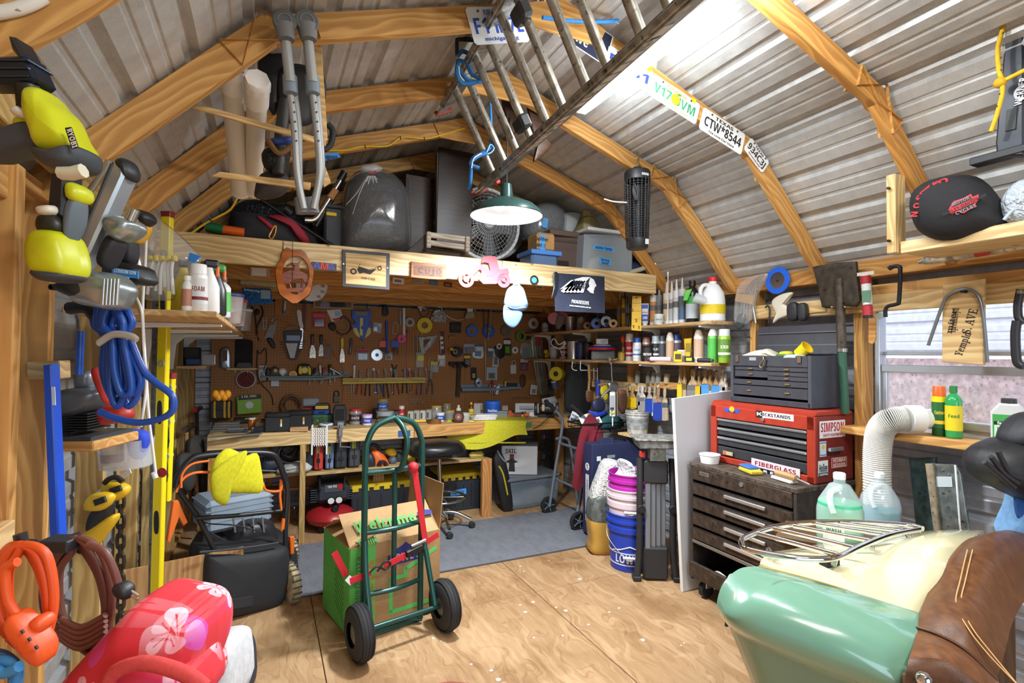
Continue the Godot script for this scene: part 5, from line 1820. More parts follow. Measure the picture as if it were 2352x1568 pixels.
func build_under_bench()->void:
	var sh:=.502
	var z:=-4.36
	var cases:=[[707,24,.30,"27292d","black upright power tool case with a yellow tag","d2b62a"],[732,19,.27,"c23a30","red upright tool case with a yellow note","c9bd6a"],[757,17,.25,"6f86a8","slate blue upright tool case","b8c04a"],[783,25,.28,"2c3036","charcoal upright tool case beside the blue one","4a5058"],[813,25,.30,"3a4046","grey upright tool case with a lime strip","b6bc3a"]]
	for k in cases:
		var p:=on_z(k[0],1040,z)
		s_("tool_case",k[4]+" on the under-bench shelf","case",v(p.x,sh,z),-6,"tool cases on the shelf under the bench")
		var w:=span(p,k[1])
		m_("body",box(w,k[2]-.015,.24,.012),k_(k[3],.5),v(0,k[2]/2,-.05))
		m_("seam",box(.008,k[2]-.03,.245,.002),k_("141517",.6),v(0,k[2]/2,-.05))
		m_("tag",box(w*.32,.06,.002),k_(k[5],.5),v(-.004,k[2]*.62,.0715))
		m_("latch",box(w*.4,.03,.008,.002),k_("1b1c1e",.5),v(0,k[2]*.3,.072))
	var p1:=on_z(875,1045,z)
	s_("circular_saw","orange and black power saw with coiled cord on the under-bench shelf","saw",v(p1.x,sh,z))
	plane_at(FACE_Z,v(p1.x,sh,z))
	u_("body",[850,1072,848,1040,862,1030,880,1042,892,1060,888,1076],.14,k_("d8601e",.5))
	u_("motor",[840,1075,838,1046,850,1036,862,1050,860,1076],.12,k_("26262a",.5),.02)
	r_("handle",[846,1036,852,1022,866,1024,876,1040],.014,k_("1d1d1f",.5),.03,true)
	for k in 4:
		r_("cord",[866+k*3,1070,872+k*2,1058+k,886-k,1060,892-k*2,1076,876,1080+k*2],.005,k_("1f1f21",.5),.07+k*.008,true)
	var p2:=on_z(925,1050,z-.05)
	s_("drill","yellow cordless drill lying on the under-bench shelf","drill",v(p2.x,sh,z-.05))
	plane_at(FACE_Z,v(p2.x,sh,z-.05))
	u_("motor_body",[882,1036,896,1028,908,1032,910,1044,896,1048],.08,k_("d8ae22",.5))
	u_("dark_motor",[892,1054,905,1046,912,1056,905,1066,894,1064],.08,k_("4a5460",.5),.05)
	u_("grip",[908,1042,922,1040,926,1070,914,1074],.05,k_("2a2a2c",.5))
	c_("guard",[930,1048,950,1040,954,1058,940,1062],.03,k_("dfb62a",.5),.03)
	var p3:=on_z(958,1045,z-.02)
	s_("impact_driver","black and yellow driver beside the yellow drill","driver",v(p3.x,sh,z-.02))
	plane_at(FACE_Z,v(p3.x,sh,z-.02))
	u_("body",[942,1040,956,1030,972,1034,970,1050,950,1052],.07,k_("d8ae22",.5))
	u_("grip",[955,1050,966,1048,966,1066,956,1070],.05,k_("1f1f21",.5))
	l_("battery",960,1070,22,10,.09,k_("17181a",.5))
	var p4:=on_z(1092,1045,-4.32)
	s_("sponge","yellow foam block at the shelf end by the post","sponge",v(p4.x,sh,-4.3),-4)
	m_("foam",box(.13,.055,.07,.02),k_("c9b25a",.95,.0,"cloth"),v(0,.028,0))
	m_("scrub_face",box(.128,.01,.068,.004),k_("9a8a40",.95,.0,"cloth"),v(0,.006,0))
	s_("dark_case","dark blue case behind the foam block on shelf","case",v(p4.x-.1,sh,-4.46))
	m_("body",box(.24,.085,.18,.008),k_("2a3242",.5),v(0,.043,0))
	m_("seam",box(.245,.006,.185,.002),k_("12161e",.5),v(0,.05,0))
	var p5:=on_z(665,1050,-4.4)
	s_("angle_grinder","dark blue saw with vents lying behind the mower handle","saw",v(p5.x-.1,sh,-4.4))
	plane_at(FACE_Z,v(p5.x,sh,-4.4))
	cur.position=fp
	u_("body",[598,1060,602,1050,640,1048,646,1066,630,1078,602,1078],.12,k_("2c3644",.45))
	for k in 6:
		l_("vent",602+k*6,1054,2.5,8,.01,k_("10141a",.6),.06)
	r_("foot_bar",[598,1080,640,1082],.01,k_("5a5f64",.4,.6),.05)
	s_("wire_coil","tangle of black and grey cables on the under-bench shelf end","cables",v(on_z(665,1060,-4.42).x,sh,-4.42))
	for k in 7:
		var a:=[]
		for i in 10:
			var t:=TAU*i/10
			a.append(v(cos(t)*(.09-k*.006)+.01*sin(k*3.0),.1+.012*k+sin(t)*(.085-k*.004),.03*sin(t*2+k)-.01*k))
		m_("loop",i_(q_(a,3,true),.006,6,true),k_(["1d1d1f","2b2b2d","8a8d90","1a1a1c","35353a","6d7074","202022"][k],.5))
	s_("rag_heap","grey white rag heaped on the shelf end by the post","rag",v(on_z(640,1080,-4.32).x+.1,sh,-4.32))
	m_("rag",Geo.new().pillow(q2([-.12,0,.12,0,.14,.04,.08,.09,-.02,.07,-.11,.03]),.18).done(),k_("c9c9c6",.95,.0,"cloth"))
	m_("fold",Geo.new().pillow(q2([-.08,.02,.09,.05,.08,.08,-.06,.06]),.2).done(),k_("b9b9b6",.95,.0,"cloth"))
	var c:=on_y(762,1222,.0)
	s_("air_compressor","red pancake air compressor with black shroud and gauges","compressor",c+v(0,0,-.1))
	var red:=k_("a8242a",.35,.1)
	m_("tank",la([0,.03,.1,.035,.17,.07,.19,.11,.17,.15,.1,.185,0,.19],28),red)
	for k in 4:
		m_("foot",cyl(.022,.045,12),k_("1d1d1f",.6),v(cos(k*1.57+.8)*.11,0,sin(k*1.57+.8)*.11))
	m_("shroud",box(.26,.15,.2,.03),k_("2b323a",.5),v(.01,.3,-.02))
	for s in [-1.0,1.0]:
		m_("cage_bar",i_(q_([v(s*.09,.33,.085),v(s*.095,.42,.07),v(s*.095,.45,0),v(s*.095,.42,-.1)],4),.012,8),k_("1b1d20",.5))
		m_("gauge",cyl(.026,.012,20,.002),k_("e4e4e0",.3),v(s*.03+.02,.25,.1),v(90,0,0))
		m_("gauge_rim",ring(.03,.025,.014),k_("1a1a1c",.4),v(s*.03+.02,.25,.1),v(90,0,0))
		for j in 6:
			m_("fin",box(.05,.006,.14,.002),k_("3a4048",.5),v(s*.135,.24+j*.018,-.01))
	m_("handle",box(.19,.025,.03,.01),k_("1d1f22",.5),v(0,.455,0))
	m_("panel",box(.14,.06,.006,.002),k_("40474f",.5),v(.01,.34,.083))
	m_("regulator_knob",cyl(.025,.035,16,.004),k_("17181a",.5),v(.02,.19,.11),v(90,0,0))
	m_("name_panel",box(.13,.04,.003,.001),k_("17181a",.5),v(.06,.1,.19))
	m_("lettering",w_("PORTER",.024,.1),k_("e8e8e6",.5),v(.06,.1,.193))
	m_("lettering",w_("150 PSI",.018,.07),k_("d8d8d6",.5),v(.0,.355,.087))
	m_("red_accent",box(.04,.04,.004,.001),red,v(.06,.35,.0865))
	for k in [[868,1190,"behind the tall carton",.5,.0],[1064,1172,"with a blue tape label behind the stool",.40,1.0]]:
		var q:=on_y(k[0],k[1],.0)
		if k[4]==.0:
			q.z=-4.42
		s_("storage_tote","black tote with a yellow snap lid "+k[2],"tote",q+v(0,0,-.18))
		var w:float=k[3]
		m_("body",Geo.new().slab(q2([-w*.46,0,w*.46,0,w*.5,.3,-w*.5,.3]),.36,.01).done(),k_("23282f",.5),v(0,.001,0))
		m_("lid",box(w*1.04,.035,.39,.008),k_("d2b620",.5),v(0,.32,0))
		for j in 6:
			m_("lid_tab",box(w*.1,.03,.012,.003),k_("c9ac1c",.5),v((j-2.5)*w*.17,.295,.19))
		for j in 5:
			m_("rib",box(.012,.2,.008,.002),k_("1b1f25",.5),v((j-2)*w*.19,.14,.178))
		if k[4]>.0:
			m_("tape_label",box(.15,.05,.002),k_("3f8fd8",.5),v(-.05,.17,.186),v(0,0,4))
			m_("lettering",w_("Plumbing",.025,.1),k_("16305c",.6),v(-.05,.17,.188),v(0,0,4))
	var b:=on_y(1172,1172,.0)
	t_("folded_bag","flat black folded camp bag with yellow piping leaning by the post","bag",FACE_Z,b)
	u_("bag_body",[1132,1052,1140,1034,1152,1040,1166,1080,1178,1170,1160,1180,1148,1150,1138,1100],.08,k_("1c1c1e",.6,.0,"cloth"),.0,3.0)
	r_("yellow_piping",[1146,1070,1156,1090,1166,1136],.008,k_("c9b42a",.5),.04,true)
	r_("strap",[1142,1034,1150,1048,1160,1060],.008,k_("7f8890",.5),.03,true)
	var t:=on_y(1235,1166,.0)
	s_("clear_tote","clear plastic tote of pale cloth under the router box","tote",t+v(-.03,0,-.2),4)
	m_("body",Geo.new().slab(q2([-.26,0,.26,0,.29,.26,-.29,.26]),.36,.02).done(),cl_("9fb2c4",.4,.2),v(0,.001,0))
	m_("stored_cloth",Geo.new().pillow(q2([-.24,.01,.24,.01,.24,.12,.12,.18,-.08,.14,-.22,.07]),.3,4.0).done(),k_("a8aaa4",.95,.0,"cloth"))
	m_("lid",box(.6,.03,.38,.01),k_("7a7f88",.45),v(0,.275,0))
	s_("router_box","grey cardboard router box printed with tool pictures","box",t+v(-.08,.291,-.22),-28)
	m_("body",box(.34,.27,.24,.003),k_("8c9096",.6,.0,"board"),v(0,.136,0))
	m_("white_panel",box(.33,.262,.001),k_("d5d8da",.55),v(0,.136,.1208))
	m_("lettering",w_("SKIL",.04,.1),k_("2a2c30",.6),v(-.08,.22,.1222))
	m_("router_picture",Geo.new().slab(q2([-.03,-.08,.03,-.08,.025,.0,.06,.01,.02,.03,.02,.08,-.02,.08,-.02,.03,-.06,.01,-.025,.0]),.001).done(),k_("2c2a2c",.6),v(-.07,.11,.1222))
	m_("red_spot",box(.03,.03,.0012),k_("a8242c",.6),v(-.07,.165,.1226))
	for k in 3:
		m_("side_icon",box(.001,.035,.035),k_("e2e4e4",.6),v(.1708,.2-k*.045,.02))
	m_("side_picture",box(.001,.11,.06),k_("2c2a2c",.6),v(.1708,.1,.08))
	m_("lettering",w_("SKIL",.035,.09),k_("e8eaec",.6),v(.1716,.19,-.08),v(0,90,-90))
	s_("floor_box","small brown cardboard box standing under the bench by the compressor","box",v(on_z(690,1115,-4.7).x,.3,-4.75))
	m_("box_body",box(.26,.16,.12,.003),k_("a9744a",.8,.0,"board"),v(0,.08,0))
	m_("label_panel",box(.02,.06,.001),k_("e2e2de",.6),v(.03,.1,.0606))
	m_("support_ledge",box(.6,.02,.14,.002),amber(),v(0,-.011,0))
	b_("support_leg",v(-.1,-.3,0),v(-.1,-.022,0),.05,.04,Vector3.RIGHT,amber())
const UP_Y:=1.64
const LOW_Y:=1.372
func sp(x:float,y:float,X:=2.64)->Vector3:
	var p:=on_x(x,800,X)
	p.y=y
	return p
func build_shelves()->void:
	var pn:=k_("d3b684",.62,.0,"wood")
	var wht:=k_("d9dbd8",.4)
	for k in [[UP_Y,"upper pine wall shelf of sealants and cans over window wall bench"],[LOW_Y,"lower pine wall shelf of spray cans above the paint brushes"]]:
		s_("wall_shelf",k[1],"shelf",v(2.65,k[0],-3.75))
		b_("shelf_board",v(0,-.011,1.31),v(0,-.011,-1.33),.022,.205,Vector3.UP,pn)
		for z in [1.2,.6,-.35,-1.1]:
			m_("bracket",Geo.new().slab(q2([-.09,-.022,.1,-.022,.1,-.22,.085,-.22,.07,-.08,.04,-.045,-.09,-.035]),.022,.003).done(),wht,v(0,0,z))
	var U:=UP_Y
	tin("paint_can","small grey white paint can at the corner of upper shelf",sp(1252,U),.034,.105,"9a9ea2","c3c8ce","PAINT","4a4e54")
	tin("paint_can","dark labelled can behind the pink discs",sp(1289,U,2.68),.045,.12,"4a4440","5e4c46")
	tin("paint_can","plain shiny tin can beside the dark labelled can",sp(1309,U),.042,.14,"b0aca4")
	tin("paint_can","grey labelled tin near the dark bottle on upper shelf",sp(1336,U,2.68),.042,.13,"7d7c78","a5a29a","THIN","4a4a44")
	bottle("dark_bottle","dark brown bottle behind the tan rolls",sp(1356,U,2.69),.05,.19,k_("2a2420",.3),"","1a1816")
	var roll:=[[1350,"8f6b45","small tan masking roll on upper shelf"],[1371,"3f6fc8","blue painter roll standing on upper shelf"],[1409,"c29a68","wide tan paper roll on upper shelf"]]
	for k in roll:
		var p:=sp(k[0],U,2.6)
		var r:=.048 if k[1]=="3f6fc8" else .035
		s_("tape_roll",k[2],"tape roll",p+v(0,r,0),-40)
		m_("roll",ring(r,r*.5,.07),k_(k[1],.6),v(0,0,-.03),v(90,0,0))
		m_("core",ring(r*.52,r*.42,.068),k_("b59a72",.7),v(0,0,-.029),v(90,0,0))
	p_("tape_gun","blue and grey tape dispenser on upper shelf","dispenser",sp(1392,U,2.6))
	m_("roll",ring(.045,.02,.05),k_("8fa0ac",.4),v(0,.06,-.025),v(90,0,0))
	m_("body",box(.09,.04,.05,.01),k_("2f62a8",.45),v(.02,.03,0))
	m_("grip",i_(q_([v(-.04,.06,0),v(-.02,.12,0),v(.05,.12,0),v(.07,.07,0)],4),.008,6),k_("1e1e20",.5))
	caulk("brown caulk tube farthest along the upper shelf",sp(1424,U),"7a6a48","8a7440","a89a70")
	caulk("yellow and black adhesive tube beside the brown tube",sp(1435,U,2.6),"c8a81e","d2b41e","3a3424")
	caulk("dark green adhesive tube behind the framing square",sp(1447,U),"6a6430","54502a","7a7a60")
	t_("metal_chain","hanging bundle of dark chains and pullers before the yellow tube","chains",FACE_Z,sp(1438,U,2.53)+v(0,.02,0))
	for k in 4:
		r_("chain",[1436+k*3,682,1437+k*2,715,1438+k*3,745+k*3],.004,k_(["2c2c2e","6a6458","38383a","8a8478"][k],.4,.6),.004*k,true)
	d_("ring",1441,722,4,.008,k_("3a3a3c",.4,.6),.012,2)
	t_("framing_template","yellow plastic layout template hanging before the upper shelf","template",Basis(Vector3.UP,deg_to_rad(-35)),on_x(1462,720,2.52))
	c_("plate",[1452,679,1473,680,1473,760,1450,758],.006,k_("e6b81c",.4))
	for k in [["2",1453,712],["3",1461,736],["1",1455,750],["5",1468,752]]:
		x_(k[0],k[1],k[2],7,5,k_("4a3a10",.6),.004)
	d_("hole",1462,683,2,.007,k_("3a2c18",.6))
	for k in 3:
		l_("groove",1462,696+k*18,18,1,.001,k_("a8861a",.5),.0036)
	p_("grease_tube","blue and white squeeze tube of grease standing on its cap","tube",sp(1481,U,2.6))
	m_("body",Geo.new().slab(q2([-.024,.02,.024,.02,.029,.17,-.029,.17]),.03,.008).done(),k_("e2e4e8",.35))
	m_("blue_panel",box(.046,.05,.002,.0005),k_("2444b0",.4),v(0,.06,.016))
	m_("blue_panel",box(.046,.03,.002,.0005),k_("2c50b8",.4),v(0,.145,.016))
	m_("lettering",w_("200",.02,.036),k_("f0f2f6",.5),v(0,.06,.0176))
	m_("lettering",w_("GREASE",.012,.04),k_("2a2c40",.5),v(0,.1,.0155))
	m_("cap",cyl(.02,.02,14,.002),k_("e8e8e8",.4))
	caulk("white caulk tube with an orange and brown print",sp(1500,U),"e4e4e0","c98a4a","d9dadb")
	caulk("silver grey caulk tube with a grey nozzle",sp(1514,U,2.67),"8d9196","7f8489","9a9da0")
	tub("spackle_tub","small white printed tub before the silver tube",sp(1513,U,2.57),.033,.075,"d8dcdc","e6e8e8","c9d0ce","PATCH","55605c")
	caulk("white caulk tube with a tan print panel",sp(1531,U),"e8e6e0","d8c49a","e0e0dc")
	caulk("white caulk tube with a grey bar panel",sp(1543,U),"e6e6e6","b4b6ba","e4e4e2")
	caulk("tall white caulk tube close to the blue grey one",sp(1554,U),"eceef0","d0d4d8","e6e8e8",.0,.235)
	caulk("blue grey labelled caulk tube next to green bottle",sp(1567,U),"d8dade","56708e","cfd3d4",.0,.24)
	p_("straw_tube","long thin white applicator straw standing among the tubes","straw",sp(1534,U,2.57))
	m_("straw",cyl(.004,.36,8),k_("eceae4",.4))
	m_("tip",cyl(.006,.02,8),k_("f2f2ee",.4),v(0,.35,0))
	var gp:=sp(1590,U)
	bottle("weed_sprayer","black and green garden bottle with a green measuring scoop",gp,.042,.29,k_("1d1f20",.3),"3fa648","17181a","","",.45)
	m_("lower_label",band(.0425,.03,.13),k_("c2cdd6",.5))
	m_("scoop",Geo.new().slab(q2([-.05,.15,-.02,.15,.01,.23,-.035,.22]),.02,.003).done(),k_("58c03a",.4),v(-.01,0,.05))
	bottle("clear_bottle","clear bottle hidden behind the green garden bottle",sp(1609,U,2.7),.04,.25,cl_("b9bcc0",.6),"","d8d8d6")
	p_("jug","large white plastic jug with red cap and a clear cup","jug",sp(1637,U,2.65),"",10)
	m_("body",la([0,0,.07,0,.078,.008,.078,.14,.07,.19,.04,.24,.025,.25,.025,.275,0,.275],26),k_("eceff2",.35))
	m_("cap",cyl(.03,.028,16,.003),k_("d8262c",.4),v(0,.265,0))
	m_("handle",i_(q_([v(-.03,.24,.02),v(-.065,.235,.04),v(-.085,.2,.05),v(-.08,.14,.045)],5),.013,8),k_("eceff2",.35))
	m_("label_band",la([.0785,.05,.0792,.05,.0792,.11,.0785,.11],26),k_("dcc21e",.5))
	m_("blue_label",Geo.new().slab(q2([0,.12,.05,.12,.045,.17,.01,.165]),.002).done(),k_("2f6cc0",.5),v(.01,0,.08),v(-8,14,0))
	m_("measuring_cup",la([.026,0,.034,.07,.032,.07,.024,.002],16),cl_("dfe6ea",.4),v(-.06,.13,.075),v(0,0,70))
	t_("sanding_pad","pink round pads and a grey mask hooked on the upper shelf edge","pads",Basis(Vector3.UP,deg_to_rad(-30)),on_x(1275,740,2.53))
	d_("pad",1272,731,14,.012,k_("d88a90",.8,.0,"cloth"))
	d_("pad",1291,731,15,.012,k_("c87880",.8,.0,"cloth"),-.02)
	u_("grey_mask",[1282,722,1296,728,1292,746,1282,756,1276,746],.03,k_("6d6663",.7),.02)
	r_("strap",[1284,752,1286,764,1290,776],.003,k_("4a4846",.6),.02,true)
	var L:=LOW_Y
	p_("yellow_toy","yellow clamp shaped toy at the corner of lower shelf","toy",sp(1257,L))
	m_("lobe",ball(.03,.8),k_("d8c81e",.5),v(0,.025,0))
	m_("lobe",ball(.028,.9),k_("d2c01c",.5),v(-.01,.07,0))
	m_("lobe",ball(.022),k_("d8c81e",.5),v(.025,.05,0))
	tub("printed_tub","grey printed tub beside the yellow toy",sp(1274,L),.05,.12,"aeb0b0","c6c8c8","b9bcbe")
	bottle("drain_bottle","cream and maroon bottle with the white mask over it",sp(1296,L),.05,.16,k_("c9b2a4",.5),"6a2a2e","e0d8d0","DRAIN","e8dcd4")
	p_("respirator","white wire framed face mask hung over the cream bottle","mask",sp(1283,L,2.55)+v(0,.12,0))
	m_("frame_loop",i_(q_([v(-.07,.05,0),v(-.04,.075,.01),v(0,.02,.02),v(.06,.05,.01),v(.05,.01,.01),v(.01,-.02,.02),v(-.06,.01,.01)],4,true),.006,6,true),k_("dcdedd",.5))
	m_("strap",i_(q_([v(.01,-.02,.02),v(.04,-.09,.03),v(.06,-.05,.0)],5),.004,6),k_("c9cbca",.5))
	tin("paint_can","tall bright quart can wrapped by wire on lower shelf",sp(1316,L),.052,.17,"c2bfb8")
	tin("paint_can","dark blue can beside the bright quart can",sp(1333,L,2.67),.048,.155,"30426e","2a3a68")
	tin("paint_can","black can with a steel rim behind the red lamp",sp(1349,L,2.7),.045,.16,"242428","2a2a2e")
	var f:=sp(1383,L+.085,2.63)
	p_("trailer_lamp","round red, white and blue flying disc set on a clear bin","disc",f)
	m_("red_rim",la([.1,0,.135,.004,.137,.02,.1,.024],28),k_("b02530",.35))
	m_("blue_ring",la([.07,.02,.125,.02,.115,.034,.06,.04],28),k_("2c3e9c",.35))
	m_("white_top",la([0,.03,.085,.03,.07,.046,0,.05],28),k_("cfd0cc",.4))
	p_("sealant_box","small white box on top of the flying disc","box",f+v(0,.052,0))
	m_("box_body",box(.1,.045,.07,.002),k_("c9c9c6",.6),v(0,.023,0))
	m_("label_panel",box(.05,.025,.001),k_("9aa0a4",.6),v(.015,.023,.0356))
	p_("hardware_bin","clear bin of fittings under the flying disc","bin",sp(1385,L,2.64))
	m_("bin_body",box(.2,.08,.13,.01),cl_("aab0ae",.4),v(0,.041,0))
	m_("contents",box(.17,.05,.1,.02),k_("5a534a",.6,.2,"grime"),v(0,.03,0))
	sy_("white bodied spray can with red print and a white cap",sp(1446,L),.033,.215,"dfe0e2","c23038","eceef0","RUST","f4f4f4")
	sy_("white and blue spray can with a dark blue cap",sp(1463,L,2.61),.032,.18,"e6e8ea","dfe4ea","2450a8","SOAP","4a6aa8")
	sy_("spray can with a copper coloured cap behind the black quart",sp(1485,L,2.68),.033,.185,"b9b2aa","6a4a3c","b9806a")
	tin("paint_can","short black quart lettered for urethane on lower shelf",sp(1487,L,2.59),.046,.115,"3a2c22","1c1a1a","URETHANE","ece8e0")
	sy_("spray can with a pale steel cap and dark label",sp(1506,L),.03,.19,"aeb4b8","26282c","a9b2b8","FLAT","e8e8e8")
	sy_("spray can with a charcoal cap next to pale steel cap",sp(1522,L,2.67),.031,.19,"9aa0a6","4c5056","4a4c52")
	sy_("tall air freshener with a cream domed top and basket print",sp(1539,L),.028,.215,"e8e6e2","c9a684","e0d4bc","","","",true)
	sy_("spray can with a navy blue cap beside the cream air freshener",sp(1555,L,2.69),.032,.195,"b9c0c8","5a4a5c","243a7c")
	carton("yellow_carton","small yellow and black carton by the pink tube","box",sp(1557,L,2.57)+V0,.055,.075,.04,-40,k_("dcbc1e",.5),"4a3e14")
	p_("pink_tube","pale pink tube lying on the lower shelf front","tube",sp(1518,L+.0,2.565),"",-25)
	m_("tube_body",cyl(.017,.16,14,.003),k_("d8c2c8",.4),v(-.08,.018,0),v(0,0,-90))
	m_("cap",cyl(.013,.025,12,.002),k_("6a3a40",.5),v(-.1,.018,0),v(0,0,-90))
	p_("lighter","orange topped utility lighter standing on lower shelf","lighter",sp(1432,L,2.65))
	m_("body",cyl(.013,.15,12,.002),k_("6a4a30",.4),v(0,.0,0))
	m_("metal_band",band(.013,.06,.11),k_("c9b088",.3,.7))
	m_("orange_top",ball(.022,1.6),k_("e2501e",.45),v(0,.175,0))
	tin("small_can","little gold labelled can at the lower shelf front",sp(1427,L,2.58),.026,.07,"a08840","b9983a","","")
	tub("white_tub","white tub half hidden behind the yellow tube",sp(1573,L,2.68),.05,.085,"d8dada","eceeee")
	p_("epoxy_tube","yellow carded squeeze tube standing upright","tube",sp(1580,L,2.62))
	m_("tube_body",Geo.new().slab(q2([-.026,.16,.026,.165,.016,.02,-.016,.02]),.02,.005).done(),k_("c9a81c",.45))
	m_("cap",cyl(.012,.022,12),k_("2a2618",.5))
	m_("print_panel",box(.03,.06,.002),k_("8a7018",.5),v(0,.1,.0105))
	carton("black_carton","small black carton before the yellow tube","box",sp(1582,L,2.57),.05,.04,.03,-40,k_("1f1f22",.5),"d8c23a")
	sy_("air freshener with a pale bronze dome and swirl print",sp(1605,L),.032,.225,"e8e4e0","c2a288","c9b8a4","","","",true)
	sy_("second bronze domed air freshener behind the first",sp(1619,L,2.71),.03,.215,"d8d8d6","9ab0c0","c2b294","","","",true)
	sy_("green and white cleaner can with a white domed cap",sp(1637,L),.031,.225,"6cc058","4fae48","e8eae4","","","",true)
	sy_("green scrub cleaner can with a clear cap",sp(1664,L),.037,.215,"8fb83a","5f8a34","d2d6d2","SCRUB","e8f0d8")
	p_("remote","small black tube lying before the bronze freshener","tube",sp(1615,L,2.56),"",-30)
	m_("tube_body",cyl(.014,.09,12,.003),k_("1d1d20",.5),v(-.04,.015,0),v(0,0,-90))
	m_("cap",cyl(.01,.02,12),k_("3a3a3e",.5),v(.05,.015,0),v(0,0,-90))
	p_("clip_tool","steel and yellow clip overhanging lower shelf","clip",sp(1415,L,2.56))
	m_("clip",box(.07,.012,.04,.003),k_("a9a89a",.4,.6),v(0,.012,0),v(0,20,12))
	m_("yellow_end",box(.025,.014,.03,.003),k_("c8a83a",.5),v(-.05,.006,.01),v(0,20,12))
	build_below_shelves()
func build_below_shelves()->void:
	var steel:=k_("c2c4c4",.25,.9)
	var fr:=FACE_R
	st_("trim_31","pine rails on the window wall for brushes")
	b_("rail",v(2.745,1.155,-3.3),v(2.745,1.155,-4.1),.07,.018,Vector3.UP,pine())
	b_("rail",v(2.745,1.19,-2.45),v(2.745,1.19,-3.25),.05,.018,Vector3.UP,gold())
	var grp:="paint brushes hung under the lower shelf"
	var set1:=[[1441,886,938,9,"b59a78","8a7a5a","a58a60","e0b81e","brown brush in a yellow sleeve farthest along"],[1453,890,938,14,"c9a878","c2a04a","d8b81e","dcb61c","brush in a yellow and blue sleeve"],[1467,888,930,9,"e2e0dc","b9bcbe","9a948a","","slim white handled brush beside yellow sleeve"],[1475,885,945,18,"ecebe8","b9b9b8","a9a09a","","wide worn brush with a white handle"],[1492,888,948,15,"d8cdbc","4a6ac0","2f55b8","2444a8","brush in a bright blue sleeve"],[1504,886,955,12,"d2bc9c","c9cdd0","d8dadb","","pale brush with a pinkish wood handle"],[1512,890,965,18,"c09a78","3a50a0","2c4ab0","26429c","wide brush in a blue printed sleeve"],[1527,892,965,15,"d8c8a8","7a8a98","b9a890","","brush with dark ferrule next to the white bucket"]]
	for k in set1:
		paint_brush(k[8]+", in the row by the bench",fr,on_x(k[0],k[1],2.715),k[0],k[1],k[2],k[3],k[4],k[5],k[6],grp,k[7])
	var set2:=[[1562,845,925,9,"d8bc8a","e0c83a","d8b828","e0c030","brush in a yellow and black sleeve"],[1573,842,930,8,"d2b48a","a89068","c2ae88","","long thin pale brush"],[1592,848,928,27,"dcc09a","a9adb0","8a8682","","widest brush with grey bristles"],[1606,850,928,13,"c9a06a","c8a63a","d8b22a","dcae20","brush in a black and yellow sleeve"],[1620,846,925,18,"d8b888","4a80b8","7ab0d8","4f92d0","brush with blue tape round bristles"],[1631,848,930,17,"c29a66","b9a080","c9b490","","medium brush with cream bristles"],[1645,850,925,16,"c8a070","5a90c0","cfc6b4","4a8cc8","brush in a torn blue paper sleeve"],[1659,848,930,18,"d9ccb8","dcdedf","e8e8e6","","white painted brush with a splayed tip"],[1666,858,925,12,"e2dccc","d8d8d6","dcdad4","","narrow white brush nearest the dark chest"]]
	for k in set2:
		paint_brush(k[8]+", in the row under the spray cans",fr,on_x(k[0],k[1],2.70),k[0],k[1],k[2],k[3],k[4],k[5],k[6],grp,k[7])
	for k in 5:
		t_("roller_cover",["first","second","third","fourth","fifth, cream coloured"][k]+" paint roller sleeve standing on the rail, counted from the bench corner","roller",fr,on_x([1464,1489,1501,1512,1531][k],870,2.74),"roller sleeves on the rail")
		var x:float=[1464,1489,1501,1512,1531][k]
		r_("sleeve",[x+2,850+k*2,x,880],.022,k_(["85857c","77766e","8f8e86","9a988e","c9b890"][k],.95,.0,"cloth"))
		r_("core",[x,880,x,884],.012,k_("6a5a48",.8))
	t_("caulk_gun","chrome caulking gun with a white sealant tube hung from lower shelf","caulk gun",FACE_Z,on_x(1406,900,2.5))
	r_("rod",[1404,832,1405,860,1407,882],.004,steel)
	r_("hook",[1402,836,1399,822,1408,818],.004,steel,.0,true)
	r_("trigger_arm",[1374,884,1390,880,1410,884,1430,890,1448,882],.007,steel,.0,true)
	r_("handle",[1382,912,1396,896,1410,888],.009,steel,.0,true)
	r_("handle",[1442,910,1424,898,1410,888],.009,steel,.0,true)
	u_("ratchet",[1396,880,1410,874,1420,886,1412,900,1400,896],.04,k_("8f9294",.25,.9))
	r_("tube",[1407,900,1407,955],.025,k_("e2e2dc",.45))
	l_("label_panel",1406,925,10,34,.004,k_("aab0b8",.5),.025)
	l_("dark_print",1406,938,9,5,.002,k_("3a4050",.5),.028)
	l_("lime_stripe",1406,948,12,4,.002,k_("b9c83a",.5),.028)
	r_("nozzle",[1407,955,1407,962,1407,978],.008,k_("e8e8e4",.4),.0,false,null,false,8,.5)
	r_("frame_rail",[1417,895,1418,955],.008,k_("8a7a58",.5,.4))
	t_("bar_clamp","blue handled bar clamp hung in the corner","clamp",FACE_Z,on_x(1372,900,2.55))
	r_("handle",[1373,872,1373,908],.022,k_("2c3a90",.4))
	r_("bar",[1364,845,1364,872],.004,steel)
	r_("bar",[1372,845,1372,872],.004,steel)
	r_("collar",[1373,908,1373,913],.018,k_("8a8a88",.4,.6))
	t_("bar_clamp","second blue clamp with a wide curved jaw below the first","clamp",FACE_Z,on_x(1375,935,2.5))
	u_("jaw",[1352,942,1368,948,1392,942,1390,952,1366,958,1356,952],.05,k_("2444b0",.4))
	u_("body",[1362,920,1384,916,1388,940,1364,944],.05,k_("1f2440",.5))
	r_("wood_pad",[1354,950,1354,975],.018,k_("c2904a",.6,.0,"wood"))
	t_("wire_rack","bent white wire rack hooked under the lower shelf","rack",FACE_Z,on_x(1330,840,2.5))
	r_("wire",[1315,830,1314,845,1320,850,1325,850],.004,k_("d8d8d4",.4),.0,true)
